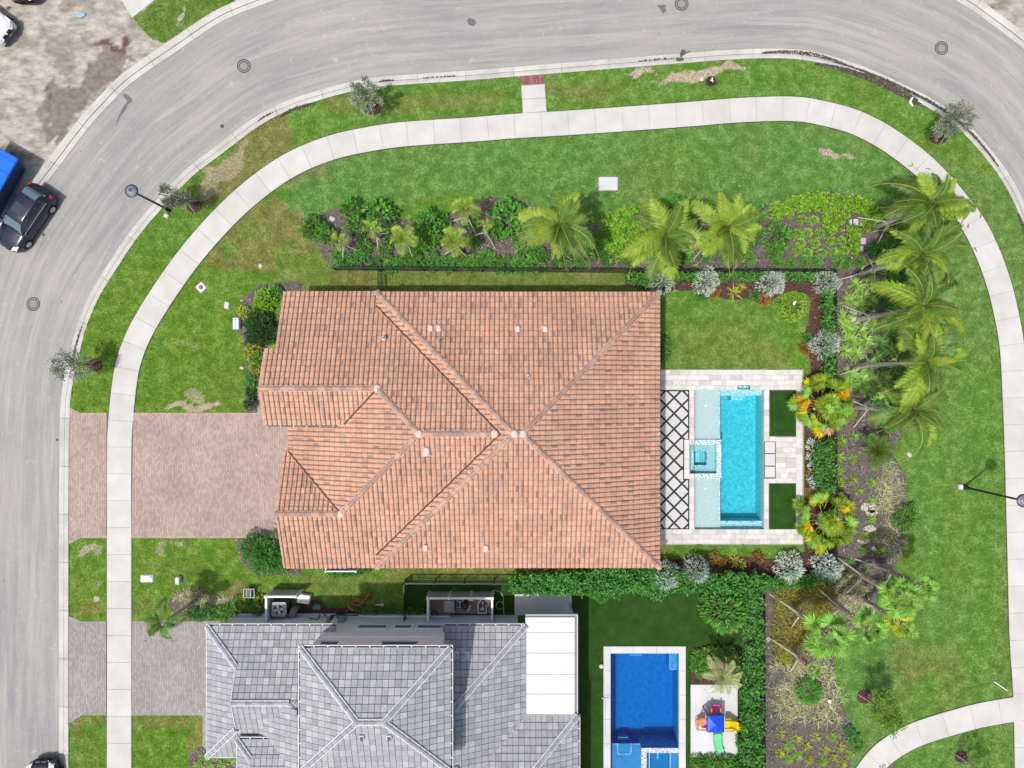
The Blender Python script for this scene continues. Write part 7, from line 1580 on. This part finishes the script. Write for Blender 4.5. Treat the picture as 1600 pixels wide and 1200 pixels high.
def car(loc, heading, paint, label, L=4.5, suv=True):
    t = thing('car', loc, label, 'car', rz=heading); k = L / 4.5; zt = 1.58 if suv else 1.42
    S_ = []
    for x, w, z, zs in ((2.27, .52, .62, .36), (2.20, .72, .74, .28), (2.02, .84, .82, .22), (1.55, .90, .92, .22), (1.0, .92, .99, .22), (.2, .93, 1.0, .22), (-.8, .93, 1.01, .22), (-1.5, .92, 1.03, .22), (-1.95, .88, 1.03, .24), (-2.18, .80, .98, .3), (-2.26, .66, .80, .36)):
        S_.append([(x * k, -w * .96, zs), (x * k, -w, zs + .2), (x * k, -w, z * .78), (x * k, -w * .93, z * .95), (x * k, -w * .72, z), (x * k, 0, z + .03), (x * k, w * .72, z), (x * k, w * .93, z * .95), (x * k, w, z * .78), (x * k, w, zs + .2), (x * k, w * .96, zs)])
    obj('body', loft(MB(), S_), paint, t, smooth=True, world=False)
    xb = -1.98 if suv else -1.6; S_ = []
    for x, w, z in ((1.02, .74, 1.0), (.62, .70, 1.0 + (zt - 1) * .52), (.30, .65, zt - .06), (.0, .64, zt), (-.7, .64, zt + .01), (xb + .55, .62, zt - .03), (xb + .22, .60, zt - .12), (xb, .66, 1.12)):
        S_.append([(x * k, -.80, .97), (x * k, -(.80 + w) / 2 - .02, (1 + z) / 2), (x * k, -w, z - .03), (x * k, -w * .8, z), (x * k, 0, z + .02), (x * k, w * .8, z), (x * k, w, z - .03), (x * k, (.80 + w) / 2 + .02, (1 + z) / 2), (x * k, .80, .97)])
    obj('roof', loft(MB(), S_), paint, t, smooth=True, world=False)
    q = .012
    obj('windscreen', MB().add([(.97 * k, -.70, 1.02 + q), (.97 * k, .70, 1.02 + q), (.36 * k, .58, zt - .085 + q), (.36 * k, -.58, zt - .085 + q), (.68 * k, -.66, 1 + (zt - 1) * .50 + q + .015), (.68 * k, .66, 1 + (zt - 1) * .50 + q + .015)], [(0, 1, 5, 4), (4, 5, 2, 3)]), m_cglass, t, world=False)
    obj('rear_window', MB().add([((xb + .56) * k, -.52, zt - .015 + q), ((xb + .56) * k, .52, zt - .015 + q), ((xb + .08) * k, .56, zt - .28), ((xb + .08) * k, -.56, zt - .28), ((xb + .22) * k, .54, zt - .10 + q), ((xb + .22) * k, -.54, zt - .10 + q)], [(0, 5, 4, 1), (5, 3, 2, 4)]), m_cglass, t, world=False)
    obj('sunroof', MB().box(-.75 * k, -.1 * k, -.42, .42, zt + .005, zt + .034, (1.5, 1.5, 1.5)), m_glass, t, world=False)
    for s_ in (-1, 1):
        for x0, x1, w0, w1 in ((.78, -.18, .70, .655), (-.24, -1.05, .655, .655), (-1.10, -1.55, .65, .63)):
            obj('side_window', MB().add([(x0 * k, s_ * .815, 1.03), (x1 * k, s_ * .815, 1.03), (x1 * k, s_ * (w1 + .015), zt - .09), ((x0 - (.42 if x0 > .5 else .0)) * k, s_ * (w0 - .02), zt - .10)], [(0, 1, 2, 3)] if s_ < 0 else [(3, 2, 1, 0)]), m_glass, t, world=False)
        obj('window_trim', MB().tube([(.85 * k, s_ * .83, 1.02), (-1.6 * k, s_ * .83, 1.03)], .012, 4), m_lgrey, t, world=False)
        obj('mirror', MB().bevbox(.70 * k, .88 * k, min(s_ * .92, s_ * 1.10), max(s_ * .92, s_ * 1.10), .98, 1.12, .03), paint, t, world=False)
        obj('headlight', MB().add([(2.21 * k, s_ * .50, .77), (2.05 * k, s_ * .84, .80), (1.72 * k, s_ * .885, .905), (1.95 * k, s_ * .56, .885), (2.25 * k, s_ * .52, .66), (2.08 * k, s_ * .86, .68)], [(0, 1, 2, 3), (0, 4, 5, 1)] if s_ > 0 else [(3, 2, 1, 0), (1, 5, 4, 0)]), m_lampg, t, world=False)
        obj('tail_light', MB().bevbox(-2.19 * k, -1.98 * k, min(s_ * .70, s_ * .89), max(s_ * .70, s_ * .89), .85, 1.03, .05), m_red, t, world=False)
        for x in (1.38, -1.38):
            wv = MB()
            for r, y0 in ((.34, .80),): 
                n_ = 20; v = [(x * k + r * cos(2 * pi * j / n_), s_ * yy, .34 + r * sin(2 * pi * j / n_)) for yy in (.72, .955) for j in range(n_)]; wv.add(v, [(j, (j + 1) % n_, n_ + (j + 1) % n_, n_ + j) for j in range(n_)] + [tuple(range(n_, 2 * n_))])
            wh = obj('wheel', wv, m_tyre, t, world=False); v = [(x * k + .21 * cos(2 * pi * j / 14), s_ * .962, .34 + .21 * sin(2 * pi * j / 14)) for j in range(14)]; obj('rim', MB().add(v, [tuple(range(14))]), m_lgrey, wh, world=False)
    obj('bonnet_crease', MB().tube([(2.1 * k, -.42, .83), (1.1 * k, -.55, 1.005)], .012, 4).tube([(2.1 * k, .42, .83), (1.1 * k, .55, 1.005)], .012, 4), paint, t, world=False)
    for s_ in (-1, 1): obj('grille', MB().bevbox(2.16 * k, 2.31 * k, min(s_ * .04, s_ * .36), max(s_ * .04, s_ * .36), .56, .74, .03), m_black, t, world=False)
    obj('antenna', MB().tube([(-1.25 * k, 0, zt), (-1.42 * k, 0, zt + .12)], [.03, .008], 5), paint, t, world=False)
    return t
def hd(p, q): a, b2 = G(*p), G(*q); return atan2(b2[1] - a[1], b2[0] - a[0])
cc = P(38, 340, .75); car((cc[0], cc[1], .03), hd((73, 293), (8, 388)), m_navy, 'dark blue hatchback parked at the far kerb on the left').scale = (.95, .95, .95)
cc = P(-38, 20, .75); car((cc[0], cc[1], .10), hd((-38, 20), (42, 75)), m_wpaint, 'white car nosing in at the top left corner', 4.7)
cc = P(66, 1249, .75); car((cc[0], cc[1], .03), radians(92), m_blackp, 'black car at the bottom left, only its nose in view', 4.6)
cc = P(34, -56, .75); car((cc[0], cc[1], .10), radians(-88), m_blackp, 'dark car at the top edge, only its bumper in view', 4.5)
# blue container
m_cont = M('bright blue painted steel', (.0, .12, .60), .5, .12, 5)
e1_ = np.array([-.87, .49]); e2_ = np.array([-.49, -.87]); cc = P(31, 250, 1.5)[:2] + e1_ * 1.2 + e2_ * 2.3; T = thing('rubbish_container', (cc[0], cc[1], .09), 'bright blue steel container on the bare plot beside the dark blue hatchback', 'container', rz=atan2(e2_[1], e2_[0]))
w_, d_ = 4.6, 2.4; hC = 1.6
obj('floor', MB().box(-w_ / 2 + .42, w_ / 2 - .42, -d_ / 2 + .42, d_ / 2 - .42, .05, .12), m_cont, T, world=False)
m_cdark = M('scuffed shade-darkened blue steel', (.02, .045, .12), .7, .3, 5); a1_, b1_, i_ = w_ / 2, d_ / 2, .42  # dark blue puts the side walls' shade into their colour
for q in (((-a1_, -b1_), (a1_, -b1_)), ((a1_, -b1_), (a1_, b1_)), ((a1_, b1_), (-a1_, b1_)), ((-a1_, b1_), (-a1_, -b1_))):    # sides lean in towards the floor
    (xa_, ya_), (xb_, yb2_) = q; f_ = lambda x, y: (x * (1 - i_ / a1_), y * (1 - i_ / b1_)); obj('side_panel', MB().add([(*f_(xa_, ya_), .12), (*f_(xb_, yb2_), .12), (xb_ * .985, yb2_ * .985, hC - .05), (xa_ * .985, ya_ * .985, hC - .05)], [(0, 1, 2, 3)]), m_cdark, T, world=False)
obj('lid', MB().bevbox(-w_ / 2 - .04, w_ / 2 + .04, -d_ / 2 - .04, d_ / 2 + .04, hC - .05, hC + .05, .05, (1.25, 1.15, 1.1)), m_cont, T, world=False)
for k in range(6): x = -w_ / 2 + .3 + k * (w_ - .6) / 5; obj('rib', MB().box(x - .04, x + .04, -d_ / 2, d_ / 2, hC + .05, hC + .08), m_cont, T, world=False)
obj('placard', MB().box(-.1, .5, .2, .9, hC + .05, hC + .06), m_white, T, world=False)
# litter on the plot
c = P(124, 23, .2); o = obj('crumpled_sheet', MB().add([(-.3, -.1, .02), (.1, -.16, .06), (.35, .0, .03), (.3, .12, .10), (-.1, .08, .12), (-.28, .1, .03)], [(0, 1, 4), (0, 4, 5), (1, 2, 3), (1, 3, 4)]), M('faded blue plastic sheet', (.22, .45, .60), .6), label='crumpled pale blue sheet on the bare plot at the top left', cat='litter'); o.location = (c[0], c[1], .1)
# driveway leaf, downpipe end, gate lamp
c = P(436, 823, .13); o = obj('fallen_frond', MB().add([(-.45, .25, .01), (-.1, .1, .08), (.12, -.25, .03), (.3, -.3, .0), (.15, -.05, .07)], [(0, 1, 4), (1, 2, 4), (2, 3, 4)]), m_trunkb, label='dry brown leaf lying on the pink drive by the garage corner', cat='leaf'); o.location = (c[0] - .2, c[1] + .1, .14)
